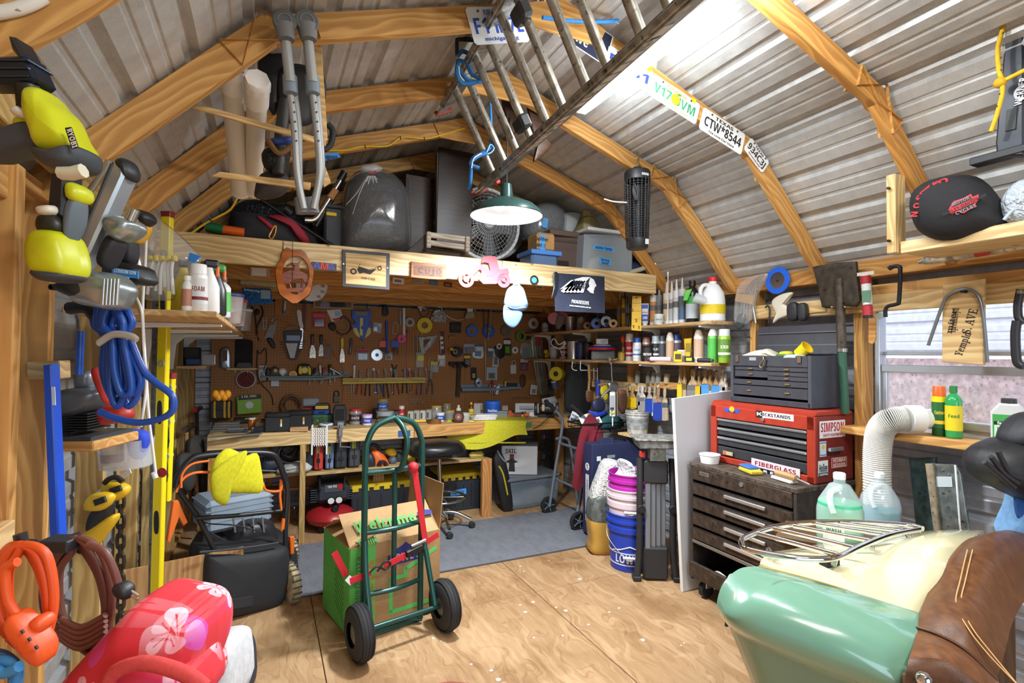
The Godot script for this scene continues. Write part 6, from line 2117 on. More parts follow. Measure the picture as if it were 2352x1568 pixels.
	r_("wire",[1334,828,1333,848,1340,850,1360,850,1370,852],.004,k_("d8d8d4",.4),.02,true)
	t_("dark_apron","black cloth tool apron hanging in the corner","apron",FACE_Z,on_x(1335,890,2.62))
	u_("cloth",[1314,846,1350,842,1356,900,1350,945,1302,945,1300,890],.08,k_("121214",.9,.0,"cloth"),.0,3.5)
	r_("strap",[1320,846,1322,836,1330,830],.004,k_("1c1c1e",.8),.02,true)
	t_("scissor","wooden handled brush with brown head hung behind clamp","brush",FACE_Z,on_x(1352,880,2.55))
	r_("handle",[1352,838,1354,870,1352,898],.012,k_("a8804a",.6,.0,"wood"))
	u_("head",[1346,898,1358,896,1360,920,1348,922],.03,k_("6a4a2a",.6,.0,"wood"))
	t_("rope_spool","yellow wound spool with a dark centre hung by shelf bracket","spool",Basis(Vector3.UP,deg_to_rad(-50)),on_x(1282,858,2.62))
	d_("spool",1280,858,16,.09,k_("d8c41e",.6,.0,"cloth"),.0,6)
	d_("centre",1280,858,6.5,.085,k_("2a2620",.7),.0)
	t_("blue_can_holder","blue and white printed can hanging below yellow spool","can",FACE_Z,on_x(1278,882,2.62))
	r_("can",[1273,876,1276,890],.03,k_("39588c",.5))
	r_("rim",[1272,874,1273,877],.031,k_("b9bcc0",.4))
	t_("yellow_gloves","yellow work gloves tucked beside the caulking gun","gloves",FACE_Z,on_x(1388,895,2.6))
	u_("glove",[1380,890,1392,884,1396,896,1388,908,1380,905],.03,k_("d8c41e",.6))
	u_("glove",[1386,906,1396,904,1394,918,1388,918],.03,k_("c9b41c",.6),.01)
	t_("leather_gloves","brown leather work gloves hung by the brushes","gloves",FACE_Z,on_x(1428,920,2.6))
	u_("glove",[1420,900,1434,896,1440,915,1434,948,1424,946,1418,920],.05,k_("4a2c1c",.7,.0,"leather"))
	u_("cuff",[1419,898,1434,894,1436,906,1421,910],.055,k_("6a4128",.7,.0,"leather"))
func q2(a:Array)->PackedVector2Array:
	var o:=PackedVector2Array()
	for i in range(0,a.size(),2):
		o.append(w(a[i],a[i+1]))
	return o
func sl(a:Array,d:float,e:=.0)->Mesh:
	return Geo.new().slab(q2(a),d,e).done()
func pw(a:Array,d:float,p:=2.6)->Mesh:
	return Geo.new().pillow(rounded(q2(a)),d,p).done()
func la(a:Array,k:=24)->Mesh:
	return lathe(Array(q2(a)),k)
func sk_(x:float,y:float,w:float,h:float,z:float,card:String,s:String,ink:String,turn:=.0,frame:="")->void:
	var o:=m_("sticker",box(w,h,.0012),k_(card,.4),v(x,y,z),v(0,0,turn))
	if frame!="":
		m_("border",box(w*.94,h*.86,.0004),k_(frame,.4),v(0,0,.0007),V0,o)
		m_("field",box(w*.88,h*.74,.0004),k_(card,.4),v(0,0,.001),V0,o)
	if s!="":
		m_("lettering",w_(s,h*.5,w*.84),k_(ink,.5),v(0,0,.0016),V0,o)
func build_cabinets()->void:
	var steel:=k_("b9bcbe",.3,.8)
	t_("roller_cabinet","brown steel roller tool cabinet with silver drawer pulls on casters","tool cabinet",FACE_R,v(2.3,0,-2.02))
	var br:=k_("4b3f38",.5,.2,"grime")
	var dk:=k_("3d342e",.55,.2,"grime")
	for s in [-1.0,1.0]:
		m_("side_panel",box(.02,.68,.44,.003),k_("47413f",.5,.2,"grime"),v(s*.335,.44,-.22))
		for z in [-.06,-.38]:
			var c:=m_("caster",cyl(.05,.035,20,.006),k_("1f1f20",.6),v(s*.28-.0175,.052,z),v(0,0,-90))
			m_("fork",box(.05,.06,.045,.004),k_("b8b7b0",.35,.7),v(s*.28,.09,z))
	m_("top_panel",box(.7,.025,.45,.004),k_("5d524a",.6,.1,"grime"),v(0,.775,-.22))
	m_("back_panel",box(.66,.66,.01),dk,v(0,.44,-.43))
	m_("bottom_tray",box(.66,.02,.43,.003),dk,v(0,.125,-.215))
	m_("tray_lip",box(.69,.09,.02,.004),br,v(0,.16,.0))
	for k in [[.725,.085,0],[.635,.075,1],[.55,.075,2],[.46,.08,3],[.375,.075,4]]:
		var d:=m_("drawer",box(.645,k[1]-.008,.4,.004),br,v(0,k[0],-.196))
		if k[2]>0:
			m_("handle",box(.26,.02,.016,.004),k_("d2d3d2",.25,.8),v(.05,.012,.208),V0,d)
			m_("shadow_gap",box(.64,.004,.002),k_("1a1512",.8),v(0,k[1]/2-.002,.2),V0,d)
	m_("rail",box(.66,.02,.02,.003),k_("7d766e",.4,.4),v(0,.325,-.01))
	m_("name_plate",box(.07,.02,.002),k_("8f8a82",.4,.4),v(-.23,.735,.0055))
	m_("lettering",w_("KENNEDY",.011,.06),k_("2a2420",.5),v(-.23,.735,.0068))
	m_("lock",cyl(.012,.006,14),steel,v(.03,.735,.004),v(90,0,0))
	t_("heat_gun","pale corded tool lying in the bottom tray of the brown cabinet","tool",FACE_R,v(2.36,.137,-2.1))
	m_("body",cyl(.035,.13,14,.008),k_("c9c2b4",.5),v(-.02,.036,0),v(0,0,-80))
	m_("cord",i_(q_([v(-.02,.04,.02),v(-.08,.06,.03),v(-.12,.03,.03),v(-.07,.008,.03),v(.1,.01,.03)],5),.006,6),k_("c2c0ba",.5))
	t_("corded_drill","dark grey tool behind the pale corded one in the bottom tray","tool",FACE_R,v(2.42,.137,-1.9))
	m_("body",cyl(.04,.16,14,.008),k_("5d5a54",.5),v(-.06,.041,0),v(0,0,-90))
	m_("collar",cyl(.043,.02,14,.004),k_("2c2b2a",.5),v(-.01,.041,0),v(0,0,-90))
	var red:=k_("b03a26",.4,.15,"wear")
	t_("red_chest","red steel tool chest covered in racing stickers","tool chest",FACE_R,v(2.45,.79,-2.015))
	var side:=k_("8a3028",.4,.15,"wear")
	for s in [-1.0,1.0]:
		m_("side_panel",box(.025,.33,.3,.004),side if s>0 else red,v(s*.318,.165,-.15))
	m_("face_frame",box(.66,.035,.02,.004),red,v(0,.0175,-.005))
	m_("face_frame",box(.66,.07,.02,.004),red,v(0,.295,-.005))
	for s in [-1.0,1.0]:
		m_("face_frame",box(.045,.33,.02,.004),red,v(s*.31,.165,-.005))
	m_("back_panel",box(.62,.32,.01),red,v(0,.165,-.295))
	m_("lid",sl([-.3,.33,.0,.33,.0,.345,-.02,.358,-.28,.358,-.3,.345],.66,.006),red,V0,v(0,-90,0))
	for k in [[.235,.05],[.18,.05],[.125,.055],[.065,.06]]:
		var d:=m_("drawer",box(.57,k[1]-.006,.27,.003),k_("3b3c40",.45,.2,"wear"),v(0,k[0],-.14))
		if k[0]>.1:
			m_("handle",box(.57,.014,.014,.004),steel,v(0,k[1]/2-.012,.138),V0,d)
	m_("lock",cyl(.01,.006,14),steel,v(.04,.285,.008),v(90,0,0))
	var z:=.006
	m_("winged_emblem",sl([-.06,.01,-.02,.006,.0,.012,.02,.006,.06,.01,.045,-.016,.015,-.012,-.015,-.012,-.045,-.016],.001),k_("3a4aa8",.4),v(-.17,.315,z))
	m_("emblem_disc",cyl(.018,.0015,20),k_("d8a81e",.4),v(-.17,.318,z),v(90,0,0))
	m_("lettering",w_("CYCLES",.01,.05),k_("2a2060",.5),v(-.17,.305,z+.002))
	sk_(.11,.312,.22,.034,z,"d8d9dc","KICKSTANDS","1f1f24")
	sk_(.015,.312,.04,.036,z+.001,"1f1f24","K","e6e6e6")
	sk_(.11,.04,.29,.045,z+.002,"d9c6ca","FIBERGLASS","8f2f3c",-1)
	sk_(.12,.006,.28,.026,z+.0025,"141416","T R E N D S","e8e8ea",-1)
	sk_(-.2,.06,.07,.022,z,"b9a284","","",0,"8a7456")
	m_("orange_mark",box(.02,.016,.0012),k_("d2601e",.4),v(-.222,.06,z+.0016))
	t_("chest_stickers","sheet of stickers: SIMPSON, HEDMAN HEDDERS and Holley on the red chest end","stickers",FACE_Z,v(2.6,.79,-1.683))
	sk_(-.02,.265,.2,.085,.001,"dfe0e2","","")
	m_("lettering",w_("SIMPSON",.045,.18),k_("a81e34",.5),v(-.02,.275,.002))
	m_("lettering",w_("SAFETY EQUIPMENT",.014,.15),k_("a81e34",.5),v(-.02,.236,.002))
	sk_(-.095,.17,.05,.075,.001,"c9d6e2","","",0,"2f62a8")
	m_("yellow_mark",cyl(.012,.001,14),k_("d8b83a",.4),v(-.095,.18,.002),v(90,0,0))
	sk_(-.095,.075,.075,.075,.001,"e2e4e4","Holley","24404a")
	sk_(-.095,.045,.07,.018,.002,"24404a","EQUIPPED","e2e4e4")
	sk_(.03,.095,.13,.058,.001,"8a3028","","",0,"d8b8b0")
	m_("lettering",w_("HEDMAN",.019,.1),k_("e4c9c2",.5),v(.03,.106,.0026))
	m_("lettering",w_("HEDDERS",.019,.1),k_("e4c9c2",.5),v(.03,.082,.0026))
	m_("gear_badge",sl([-.045,0,-.03,.012,-.03,.028,-.012,.026,0,.036,.012,.026,.03,.028,.03,.012,.045,0,.03,-.014,-.03,-.014],.001),k_("1f1f22",.4),v(.02,.022,.001))
	m_("lettering",w_("B&M",.024,.06),k_("e2e2e2",.5),v(.02,.022,.0022))
	m_("end_handle",box(.11,.02,.016,.004),steel,v(-.01,.165,.01))
	m_("handle_recess",box(.09,.022,.002),k_("3a1210",.7),v(-.01,.145,.001))
	var mg:=k_("3b3b42",.5,.1,"wear")
	t_("machinist_chest","dark grey machinist chest with small brass pulled drawers and raised lid","tool chest",FACE_R,v(2.49,1.152,-1.985))
	m_("case",box(.505,.2,.02,.004),mg,v(0,.1,-.22))
	for s in [-1.0,1.0]:
		m_("side_panel",box(.02,.27,.23,.004),k_("474a54",.5,.1,"wear"),v(s*.243,.135,-.115))
	m_("base_rail",box(.5,.03,.02,.003),mg,v(0,.015,-.01))
	m_("top_front",box(.47,.06,.02,.003),mg,v(0,.238,-.01))
	var dr:=[[-.11,.195,.225,.018],[.115,.195,.235,.022],[-.11,.165,.225,.036],[.115,.17,.235,.022],[.115,.146,.235,.022],[0,.117,.465,.03],[0,.07,.465,.055]]
	for k in dr:
		var d:=m_("drawer",box(k[2],k[3],.19,.002),mg,v(k[0],k[1],-.098))
		for x in ([-.12,.12] if k[2]>.3 else [.0]):
			m_("pull",box(.028,.008,.008,.002),k_("b9a878",.3,.8),v(x,0,.099),V0,d)
	for x in [-.2,.19]:
		m_("latch",box(.022,.04,.008,.003),k_("7d6a58",.4,.7),v(x,.25,.004))
	m_("hasp",i_(q_([v(-.03,.27,.004),v(-.015,.25,.01),v(-.04,.215,.014),v(-.02,.205,.014),v(-.005,.25,.01)],4),.004,6),k_("8a7d68",.35,.8))
	m_("maker_plate",box(.045,.018,.001),k_("a9a9a6",.4,.4),v(-.095,.25,.0005))
	m_("raised_lid",box(.5,.17,.02,.004),mg,v(0,.36,-.235),v(-6,0,0))
	for y in [.33,.40]:
		m_("lid_crease",box(.49,.008,.004,.001),k_("55565e",.4,.2),v(0,y,-.223),v(-6,0,0))
	t_("pale_gloves","heap of cream work gloves in the open chest top","gloves",FACE_R,v(2.57,1.405,-2.1))
	m_("glove",pw([-.11,0,.12,0,.1,.035,.03,.05,-.06,.03],.12),k_("d8d2bc",.9,.0,"cloth"))
	m_("finger",pw([.0,.02,.1,.02,.13,.0,.05,.05],.08),k_("d2ccb6",.9,.0,"cloth"),v(.02,.005,.02))
	t_("yellow_cup","bright yellow plastic cup tipped in the open chest top","cup",FACE_R,v(2.57,1.43,-1.86))
	m_("cup",la([0,0,.026,0,.034,.065,.031,.065,.024,.004,0,.004]),k_("e6c41a",.4),V0,v(0,0,-55))
	m_("rim",ring(.036,.032,.006),k_("dcb816",.4),v(.049,.034,0),v(0,0,-55))
	t_("green_gloves","green and yellow glove with a pale cloth before the yellow cup","gloves",FACE_R,v(2.56,1.405,-1.93))
	m_("glove",pw([-.05,0,.06,0,.05,.03,-.02,.035],.08),k_("3f7a2c",.7,.0,"cloth"))
	m_("yellow_cuff",pw([-.02,.015,.05,.02,.04,.04,-.01,.038],.06),k_("b9b02a",.7),v(0,0,.01))
	m_("pale_cloth",pw([.0,0,.11,0,.1,.02,.03,.022],.09),k_("b9d2e0",.8,.0,"cloth"),v(.02,0,.03))
	s_("white_dish","white ceramic dish on the brown cabinet's front ledge","dish",v(2.37,.789,-2.28))
	m_("dish",la([0,0,.05,0,.058,.05,.054,.05,.048,.008,0,.008],28),k_("e6e8e8",.3))
	m_("rim",ring(.06,.053,.006),k_("eef0f0",.3),v(0,.046,0))
	s_("sponge","blue and yellow scrubbing sponge on the brown cabinet ledge","sponge",v(2.375,.789,-2.0),70)
	m_("yellow_foam",box(.13,.022,.07,.006),k_("d8c23a",.95,.0,"cloth"),v(0,.012,0))
	m_("blue_scrubber",box(.09,.014,.065,.006),k_("3f6cb8",.95,.0,"cloth"),v(.015,.03,0),v(0,8,3))
	s_("wood_chisel","wooden handled tool laid across a white tray on the cabinet ledge","tool",v(2.37,.789,-1.76),80)
	m_("handle",i_([v(-.04,.03,0),v(.03,.032,0),v(.09,.03,0)],.017,10),k_("b99a6a",.6,.0,"wood"))
	m_("white_tray",box(.13,.014,.05,.003),k_("e4e4e0",.4),v(.04,.008,0))
	m_("shank",i_([v(-.04,.03,0),v(-.12,.02,.0)],.005,6),steel)
	t_("melamine_board","tall white melamine board leaning beside the brown cabinet","board",FACE_Z,v(2.5,0,-2.415))
	m_("panel",sl([-.215,.002,.24,.002,.24,1.2,-.285,1.16],.018,.001),k_("c9ccd2",.5),V0)
	m_("edge_band",sl([-.219,.002,-.213,.002,-.283,1.16,-.289,1.16],.022,.001),k_("e6e6e2",.5))
	s_("sawhorse","folded black plastic sawhorse with grey aluminium legs","sawhorse",v(2.26,0,-2.62),-28)
	var bk:=k_("29292b",.6)
	for k in 4:
		m_("channel",box(.032,.46,.05,.004),k_("8d959f",.4,.6),v(-.055+k*.034,.4,.01-k*.012))
	m_("lower_body",box(.15,.2,.08,.01),bk,v(-.005,.11,0))
	m_("upper_body",box(.15,.15,.085,.012),bk,v(-.005,.68,0))
	for s in [-1.0,1.0]:
		m_("leg",i_(q_([v(s*.1,.76,0),v(s*.105,.5,.02),v(s*.105,.2,.01),v(s*.12,.03,.02)],4),.022,8),bk)
		m_("foot",box(.05,.03,.07,.006),bk,v(s*.125,.016,.02))
		m_("knuckle",cyl(.026,.03,14,.004),k_("1a1a1c",.6),v(s*.1,.45,.02),v(90,0,0))
	m_("red_clip",box(.035,.04,.04,.006),k_("b8322a",.45),v(-.09,.79,.02))
	m_("steel_plate",box(.1,.08,.06,.004),k_("9fa3a3",.35,.7,"grime"),v(.0,.79,.02))
	s_("paint_tray","paint spattered metal roller tray resting on the sawhorse","paint tray",v(2.27,.835,-2.63),-28)
	m_("tray_body",sl([-.12,0,.1,0,.14,.055,-.14,.05],.22,.006),k_("8a8d8c",.5,.3,"grime"))
	m_("rim",box(.3,.012,.24,.004),k_("a9adad",.45,.3,"grime"),v(0,.055,0))
	var b:=v(2.245,0,-2.86)
	pail("blue plastic pail with a white arched logo, lowest of the stack",b,"1c3fae",1)
	pail("pale pink pail nested in the blue pail",b+v(0,.16,0),"d8c9d2",0)
	pail("magenta pail on top of the nested pails, bag of packing in it",b+v(.01,.26,0),"b02aa0",2)
	s_("plastic_bag","white plastic shopping bag stuffed in the magenta pail","bag",b+v(.02,.5,-.02))
	m_("bag_body",pw([-.12,0,.14,0,.15,.09,.06,.11,.0,.15,-.05,.21,-.075,.2,-.06,.13,-.12,.07],.2),k_("dfe2e4",.45,.0,"crinkle"))
	m_("fold",pw([.02,.06,.13,.08,.14,.13,.06,.12],.15),k_("d4d8da",.45,.0,"crinkle"))
	var db:=k_("8a8f8e",.5,.0,"wear")
	s_("feed_bag","tall white, grey and gold printed dog food bag beside the pails","bag",v(2.285,0,-3.13),-18)
	m_("gold_base",pw([-.15,.0,.14,.0,.16,.1,.15,.25,-.15,.28,-.16,.1],.2,5.0),k_("b98f3e",.35))
	m_("picture_band",pw([-.152,.2,.152,.2,.15,.36,.0,.42,-.15,.4],.19,5.0),k_("6d7678",.4,.0,"grime"),v(0,0,.005))
	m_("white_top",pw([-.15,.34,.15,.34,.13,.5,.1,.62,-.04,.66,-.1,.56],.17,4.0),k_("d9dbd9",.4,.0,"crinkle"))
	m_("lettering",w_("NAKED",.035,.13),k_("8a7448",.6),v(.02,.47,.1),v(0,0,-10))
	m_("lettering",w_("ADULT DOG",.03,.14),k_("e2d2a8",.6),v(.03,.19,.105))
	m_("lettering",w_("DRY FOOD",.018,.1),k_("e2d2a8",.6),v(.03,.15,.105))
	s_("flat_carton","tall flat navy blue carton with a pale printed panel","box",v(2.52,.03,-3.4),-4)
	var nv:=k_("2a3358",.55,.0,"board")
	m_("body",box(.5,.7,.14,.004),nv,v(0,.35,0))
	for x in [-.12,.13]:
		m_("flap",box(.13,.05,.003),nv,v(x,.72,.06),v(-8,0,0))
	m_("pale_panel",box(.3,.46,.001),k_("a8aca4",.55),v(.02,.28,.0708))
	m_("lettering",w_("what leaves behind a house",.02,.2),k_("5a5d58",.6),v(.04,.46,.0716))
	m_("bar_code",box(.035,.035,.001),k_("e2e4e4",.5),v(-.19,.59,.0708))
	m_("bar_code",box(.07,.022,.001),k_("8d9296",.5),v(-.08,.6,.0708))
	m_("side_label",box(.001,.36,.05),k_("d2d4d6",.5),v(-.2508,.28,0))
	m_("lettering",w_("what leaves where",.018,.24),k_("3a3c44",.6),v(-.2516,.3,0),v(0,-90,90))
	m_("round_label",cyl(.03,.001,20),k_("d8dadc",.5),v(-.25,.52,0),v(0,0,90))
	m_("lettering",w_("1",.035),k_("26262c",.6),v(-.2518,.52,0),v(0,-90,0))
	for s in [-1.0,1.0]:
		m_("runner",box(.06,.03,.12,.004),k_("26241f",.7),v(s*.2,-.015,0))
	t_("walker","grey folding walker with wheels and black grips","walker",FACE_Z,v(2.4,0,-3.62))
	var gy:=k_("8d99a6",.35,.6)
	for k in [[0,.0],[1,-.44]]:
		var o:=v(0,0,k[1])
		m_("leg_tube",i_(q_([o+v(-.1,.07,0),o+v(-.05,.35,0),o+v(.0,.62,0),o+v(.03,.8,0),o+v(.01,.86,0),o+v(-.06,.93,0),o+v(-.12,.98,0)],5),.0145,10),gy)
		m_("hand_grip",i_([o+v(-.055,.925,0),o+v(-.15,1.005,0)],.019,10),k_("1c1c1e",.6))
		m_("rear_leg",i_(q_([o+v(-.04,.66,0),o+v(.06,.66,0),o+v(.12,.56,0),o+v(.2,.03,0)],5),.0135,10),gy)
		var wz:float=.02 if k[0]==0 else-.03
		var w:=m_("wheel",ring(.075,.058,.03),k_("222224",.7),o+v(-.1,.076,wz),v(90,0,0))
		m_("hub",cyl(.014,.034,12),gy,V0,V0,w)
		m_("rim_disc",cyl(.06,.012,20),k_("17171a",.6),v(0,.009,0),V0,w)
		for j in 5:
			m_("spoke",box(.05,.006,.006),k_("9aa0a6",.4,.5),v(cos(j*1.257)*.03,.024,sin(j*1.257)*.03),v(0,-j*72,0),w)
	for y in [.3,.62]:
		m_("cross_brace",i_([v(-.06+y*.1,y,0),v(-.06+y*.1,y,-.44)],.012,8),gy)
	t_("maroon_towel","dark red terry towel draped over the walker's bar","towel",FACE_Z,v(2.4,.66,-3.55))
	var mr:=k_("7c1c2c",.95,.0,"cloth")
	var rows:=[]
	for i in 4:
		var u:=i/3.0
		rows.append([v(-.2+.13*u,-.28-.04*sin(u*4),.02),v(-.18+.14*u,.0,.05+.015*sin(u*7)),v(-.12+.14*u,.19-.03*u,.04),v(.02+.1*u,.27-.08*u,-.05),v(.2+.02*u,.21-.1*u,-.1+.05*u)])
	m_("towel_cloth",cloth(rows,.012,5),mr)
	m_("corner_fold",pw([.0,.16,.09,.14,.05,.02,.03,-.02,-.01,.06],.05),mr,v(0,0,.03))
	t_("care_tag","white shop tag lettered Floor Duster hanging by the walker grip","tag",FACE_Z,on_z(1320,958,-3.75))
	m_("card",box(.085,.08,.002,.0),k_("dfe2e4",.5),V0,v(0,0,-24))
	m_("blue_strip",box(.07,.02,.001),k_("3a4a78",.5),v(-.01,-.022,.0015),v(0,0,-24))
	m_("lettering",w_("Floor Duster",.016,.07),k_("3a3f50",.6),v(.004,.012,.002),v(0,0,-24))
	t_("wire_basket","black wire basket over the blue carton with papers inside","basket",FACE_Z,v(2.52,.79,-3.6))
	var wire:=Geo.new()
	for j in 3:
		wire.tube([v(-.25,j*.035,.1),v(.25,j*.035,.1),v(.25,j*.035,-.1),v(-.25,j*.035,-.1)],.004,5,true)
	for i in 17:
		wire.tube([v(-.25+i*.03125,.07,.1),v(-.25+i*.03125,.0,.1),v(-.25+i*.03125,.0,-.1),v(-.25+i*.03125,.07,-.1)],.0022,4)
	m_("wire_mesh",wire.done(),k_("19191b",.5))
	m_("rim_wire",i_([v(-.255,.075,.105),v(.255,.075,.105),v(.255,.075,-.105),v(-.255,.075,-.105)],.006,6,true),k_("19191b",.5))
	s_("manual_book","white printed booklet leaning in the wire basket","book",v(2.42,.8,-3.6),-20)
	m_("cover",box(.17,.12,.012,.002),k_("d5d8da",.5),v(0,.08,0),v(-30,0,18))
	m_("bar_print",box(.05,.03,.001),k_("4a4c50",.6),v(.05,.075,.012),v(-30,0,18))
	s_("teal_cloth","teal cloth folded at the basket's far end","cloth",v(2.62,.8,-3.62))
	m_("cloth",pw([-.12,0,.11,0,.13,.06,.02,.13,-.1,.08],.14),k_("1c5258",.9,.0,"cloth"))
	m_("fold",pw([-.06,.03,.1,.02,.06,.09],.16),k_("18484e",.9,.0,"cloth"))
	s_("plaster_bucket","dirty white ribbed bucket behind the paint tray","bucket",v(2.66,.8,-3.3))
	m_("body",la([0,0,.075,0,.088,.15,.094,.15,.094,.158,.089,.158,.089,.168,.094,.168,.094,.176,.085,.176,.07,.01,0,.01],28),k_("cfd2d2",.5,.0,"grime"))
	m_("support_shelf",box(.2,.02,.24,.003),pine(),v(0,-.012,0))
	m_("label_panel",la([.0795,.04,.0805,.04,.0885,.13,.0875,.13],28),k_("a9b0b4",.6,.0,"grime"))
	m_("support_leg",box(.04,.775,.04,.003),pine(),v(.1,-.411,-.1))
func pail(label:String,p:Vector3,hex:String,mark:int)->void:
	p_("pail",label,"bucket",p)
	m_("body",la([0,0,.126,0,.13,.004,.143,.25,.153,.252,.153,.285,.146,.288,.147,.31,.156,.312,.156,.33,.148,.332,.149,.358,.154,.36,.154,.368,.147,.368,.126,.012,0,.012],36),k_(hex,.4))
	var m:=k_("dfe2e6",.4)
	if mark!=0:
		var y:=.22 if mark==1 else .25
		m_("bail",i_(q_([v(-.152,y+.05,0),v(-.14,y-.02,.08),v(-.03,y-.12,.15),v(.03,y-.12,.15),v(.14,y-.02,.08),v(.152,y+.05,0)],5),.0025,6),k_("d0d2d4",.3,.8))
		m_("bail_grip",i_([v(-.045,y-.118,.152),v(.045,y-.118,.152)],.009,8),m)
	if mark==1:
		var b:=w_("LOWE'S",.055,.2,false,.134)
		m_("lettering",b,m,v(0,.085,.1355))
		for k in 2:
			m_("logo_border",la([.1325+k*.0035,.042+k*.075,.1345+k*.0035,.042+k*.075,.135+k*.0035,.049+k*.075,.133+k*.0035,.049+k*.075],36),m)
		m_("gable_line",i_([v(-.11,.13,.088),v(-.06,.145,.127),v(0,.17,.143),v(.06,.145,.127),v(.11,.13,.088)],.004,6),m)
	if mark==2:
		m_("lettering",w_("Bucket",.05,.15,false,.138),k_("2a1428",.6),v(.01,.11,.1395))
		m_("side_print",box(.03,.12,.002),k_("3a1440",.6),v(-.11,.18,.092),v(0,-50,0))
func build_window_wall()->void:
	var steel:=k_("9a9c9c",.3,.85)
	t_("square_shovel","rusty square shovel hung blade up with a green shaft","shovel",FACE_R,on_x(1930,700,2.68))
	u_("blade",[1869,612,1920,603,1968,600,1972,640,1978,690,1968,705,1948,702,1900,708,1890,706,1880,660],.03,k_("4e463c",.6,.5,"grime"),.0,5.0,null,false)
	r_("socket",[1928,640,1930,710,1934,800],.022,k_("5d554c",.5,.5,"grime"),.012,false,null,false,10)
	r_("collar",[1934,800,1934,808],.025,steel,.012)
	r_("shaft",[1934,806,1938,880,1941,950],.02,k_("2c5a44",.5,.0,"wear"),.012,false,null,false,10)
	for x in [1916,1946]:
		d_("nail",x,705,2.2,.05,k_("b9a878",.3,.8),.03)
	t_("saw_blade_disc","blue rimmed circular saw blade hung on the window wall","saw blade",FACE_R,on_x(1786,644,2.72))
	d_("blade",1786,644,22,.003,k_("77777a",.25,.9))
	d_("blue_guard",1786,644,31,.01,k_("1f62d8",.4),.0,19)
	d_("arbor",1785,645,2.5,.005,k_("1c1c1e",.5),.003)
	t_("hand_claw","clear wrapped claw rake head bound with brown tape","tool",FACE_R,on_x(1715,690,2.7))
	for k in 5:
		r_("tine",[1745+k*3,634-k,1722+k*4,652,1704+k*7,690,1702+k*6,730],.004,k_("c2c4c4",.2,.9),.004*(k%2),true)
	c_("tape",[1694,674,1734,678,1730,700,1690,692],.03,k_("b8905a",.6),.0)
	u_("socket",[1696,724,1712,722,1706,752,1690,752],.03,k_("5d6468",.35,.7))
	u_("wrap",[1700,650,1750,628,1764,634,1738,680,1726,735,1690,745,1688,700],.05,cl_("dfe4e6",.16))
	t_("pruning_saw","cream handled pruning saw hung on a pine cleat","saw",FACE_R,on_x(1800,710,2.7))
	u_("handle",[1774,700,1778,686,1800,674,1822,672,1800,690,1798,696,1812,706,1814,722,1790,732,1776,742,1784,724],.03,k_("d5d0be",.5),.0,3.2)
	r_("blade_back",[1730,706,1736,742],.008,steel)
	t_("bracket_cleat","pine cleat with black tool holders behind the open chest lid","cleat",FACE_R,on_x(1830,712,2.735))
	c_("cleat_board",[1730,712,1900,698,1900,716,1730,734],.03,pine())
	u_("black_holder",[1812,700,1832,696,1834,732,1814,734],.05,k_("222226",.5),.03,4.0)
	u_("black_holder",[1836,700,1852,698,1854,732,1838,734],.05,k_("28282c",.5),.03,4.0)
	r_("hook",[1758,706,1764,702,1768,714,1766,742],.005,k_("1e1e20",.5),.03,true)
	r_("red_hook",[1708,762,1712,774,1722,774],.005,k_("2c2224",.5),.0)
	t_("trimmer_line","red and white shrink wrapped tube hung by the post","packet",FACE_R,on_x(1990,670,2.66))
	r_("tube",[1988,632,1990,660,1993,700],.021,k_("dfe0de",.4),.0,false,null,false,12)
	r_("red_fill",[1988,634,1989,652],.0225,k_("a8242e",.5),.0,false,null,false,12)
	r_("red_fill",[1992,702,1994,724],.0225,k_("b02a34",.5),.0,false,null,false,12)
	r_("black_tip",[1994,718,1994,730],.0215,k_("1d1d22",.4),.0,false,null,false,12)
	l_("hang_card",1988,628,16,8,.004,k_("cfc8ba",.6),.01)
	l_("label_panel",1990,680,8,26,.004,k_("5d8a70",.5),.021)
	t_("bent_rod","black bent steel rod hooked over the header","hook",FACE_R,on_x(2055,660,2.66))
	r_("rod",[2042,617,2052,612,2064,612,2068,622,2065,690,2060,698,2040,703,2034,712,2034,728],.009,k_("1d1d20",.45,.3),.0,true)
	r_("cap",[2042,617,2048,613],.011,k_("141416",.5))
	t_("rain_gauge","round clear disc and wooden paddle at the window corner","paddle",FACE_R,on_x(2010,740,2.73))
	c_("paddle",[1996,716,2012,714,2012,780,2004,790,1996,786],.012,amber())
	d_("clear_disc",2019,726,8,.01,cl_("b9c9b0",.5),.0)
	t_("bird_pole","pine board lettered by hand hung by a bent steel hoop before window","board",FACE_R,on_x(2213,740,2.68))
	c_("board",[2168,655,2262,640,2262,838,2166,831],.02,k_("d6b983",.6,.0,"wood"))
	r_("hoop",[2132,793,2165,700,2180,677,2215,664,2240,672,2254,700,2262,760,2268,832],.007,k_("7f8488",.35,.7),.02,true)
	d_("nail",2214,670,2.5,.05,k_("2a2420",.4,.6),.03)
	for k in [["spreads/eyd",2192,735,12,82],["miter",2186,738,11,78],["Yempld",2212,790,14,70],["S. AVE",2228,738,16,74]]:
		x_(k[0],k[1],k[2],k[3],56,k_("2a2118",.7),.0112,k[4],true)
	t_("spray_wand","black folded hose clamp hung at the window's near side","clamp",FACE_R,on_x(2345,750,2.64))
	r_("arm",[2345,664,2338,700,2340,730,2352,740],.014,k_("1f1f22",.4),.0,true)
	r_("arm",[2336,736,2332,770,2336,830,2352,840],.016,k_("242428",.4),.01,true)
	d_("bolt",2344,670,5,.03,k_("8a8274",.4,.7),.015)
	var y:=1.07
	var p:=on_x(2157,900,2.73)
	p.y=y
	sy_("green insect spray can with orange cap on the sill",p,.027,.22,"1f5a30","24622f","e8641c","Cutter","e8c83a")
	m_("yellow_band",band(.0275,.15,.175),k_("e8d21e",.4))
	p=on_x(2190,900,2.72)
	p.y=y
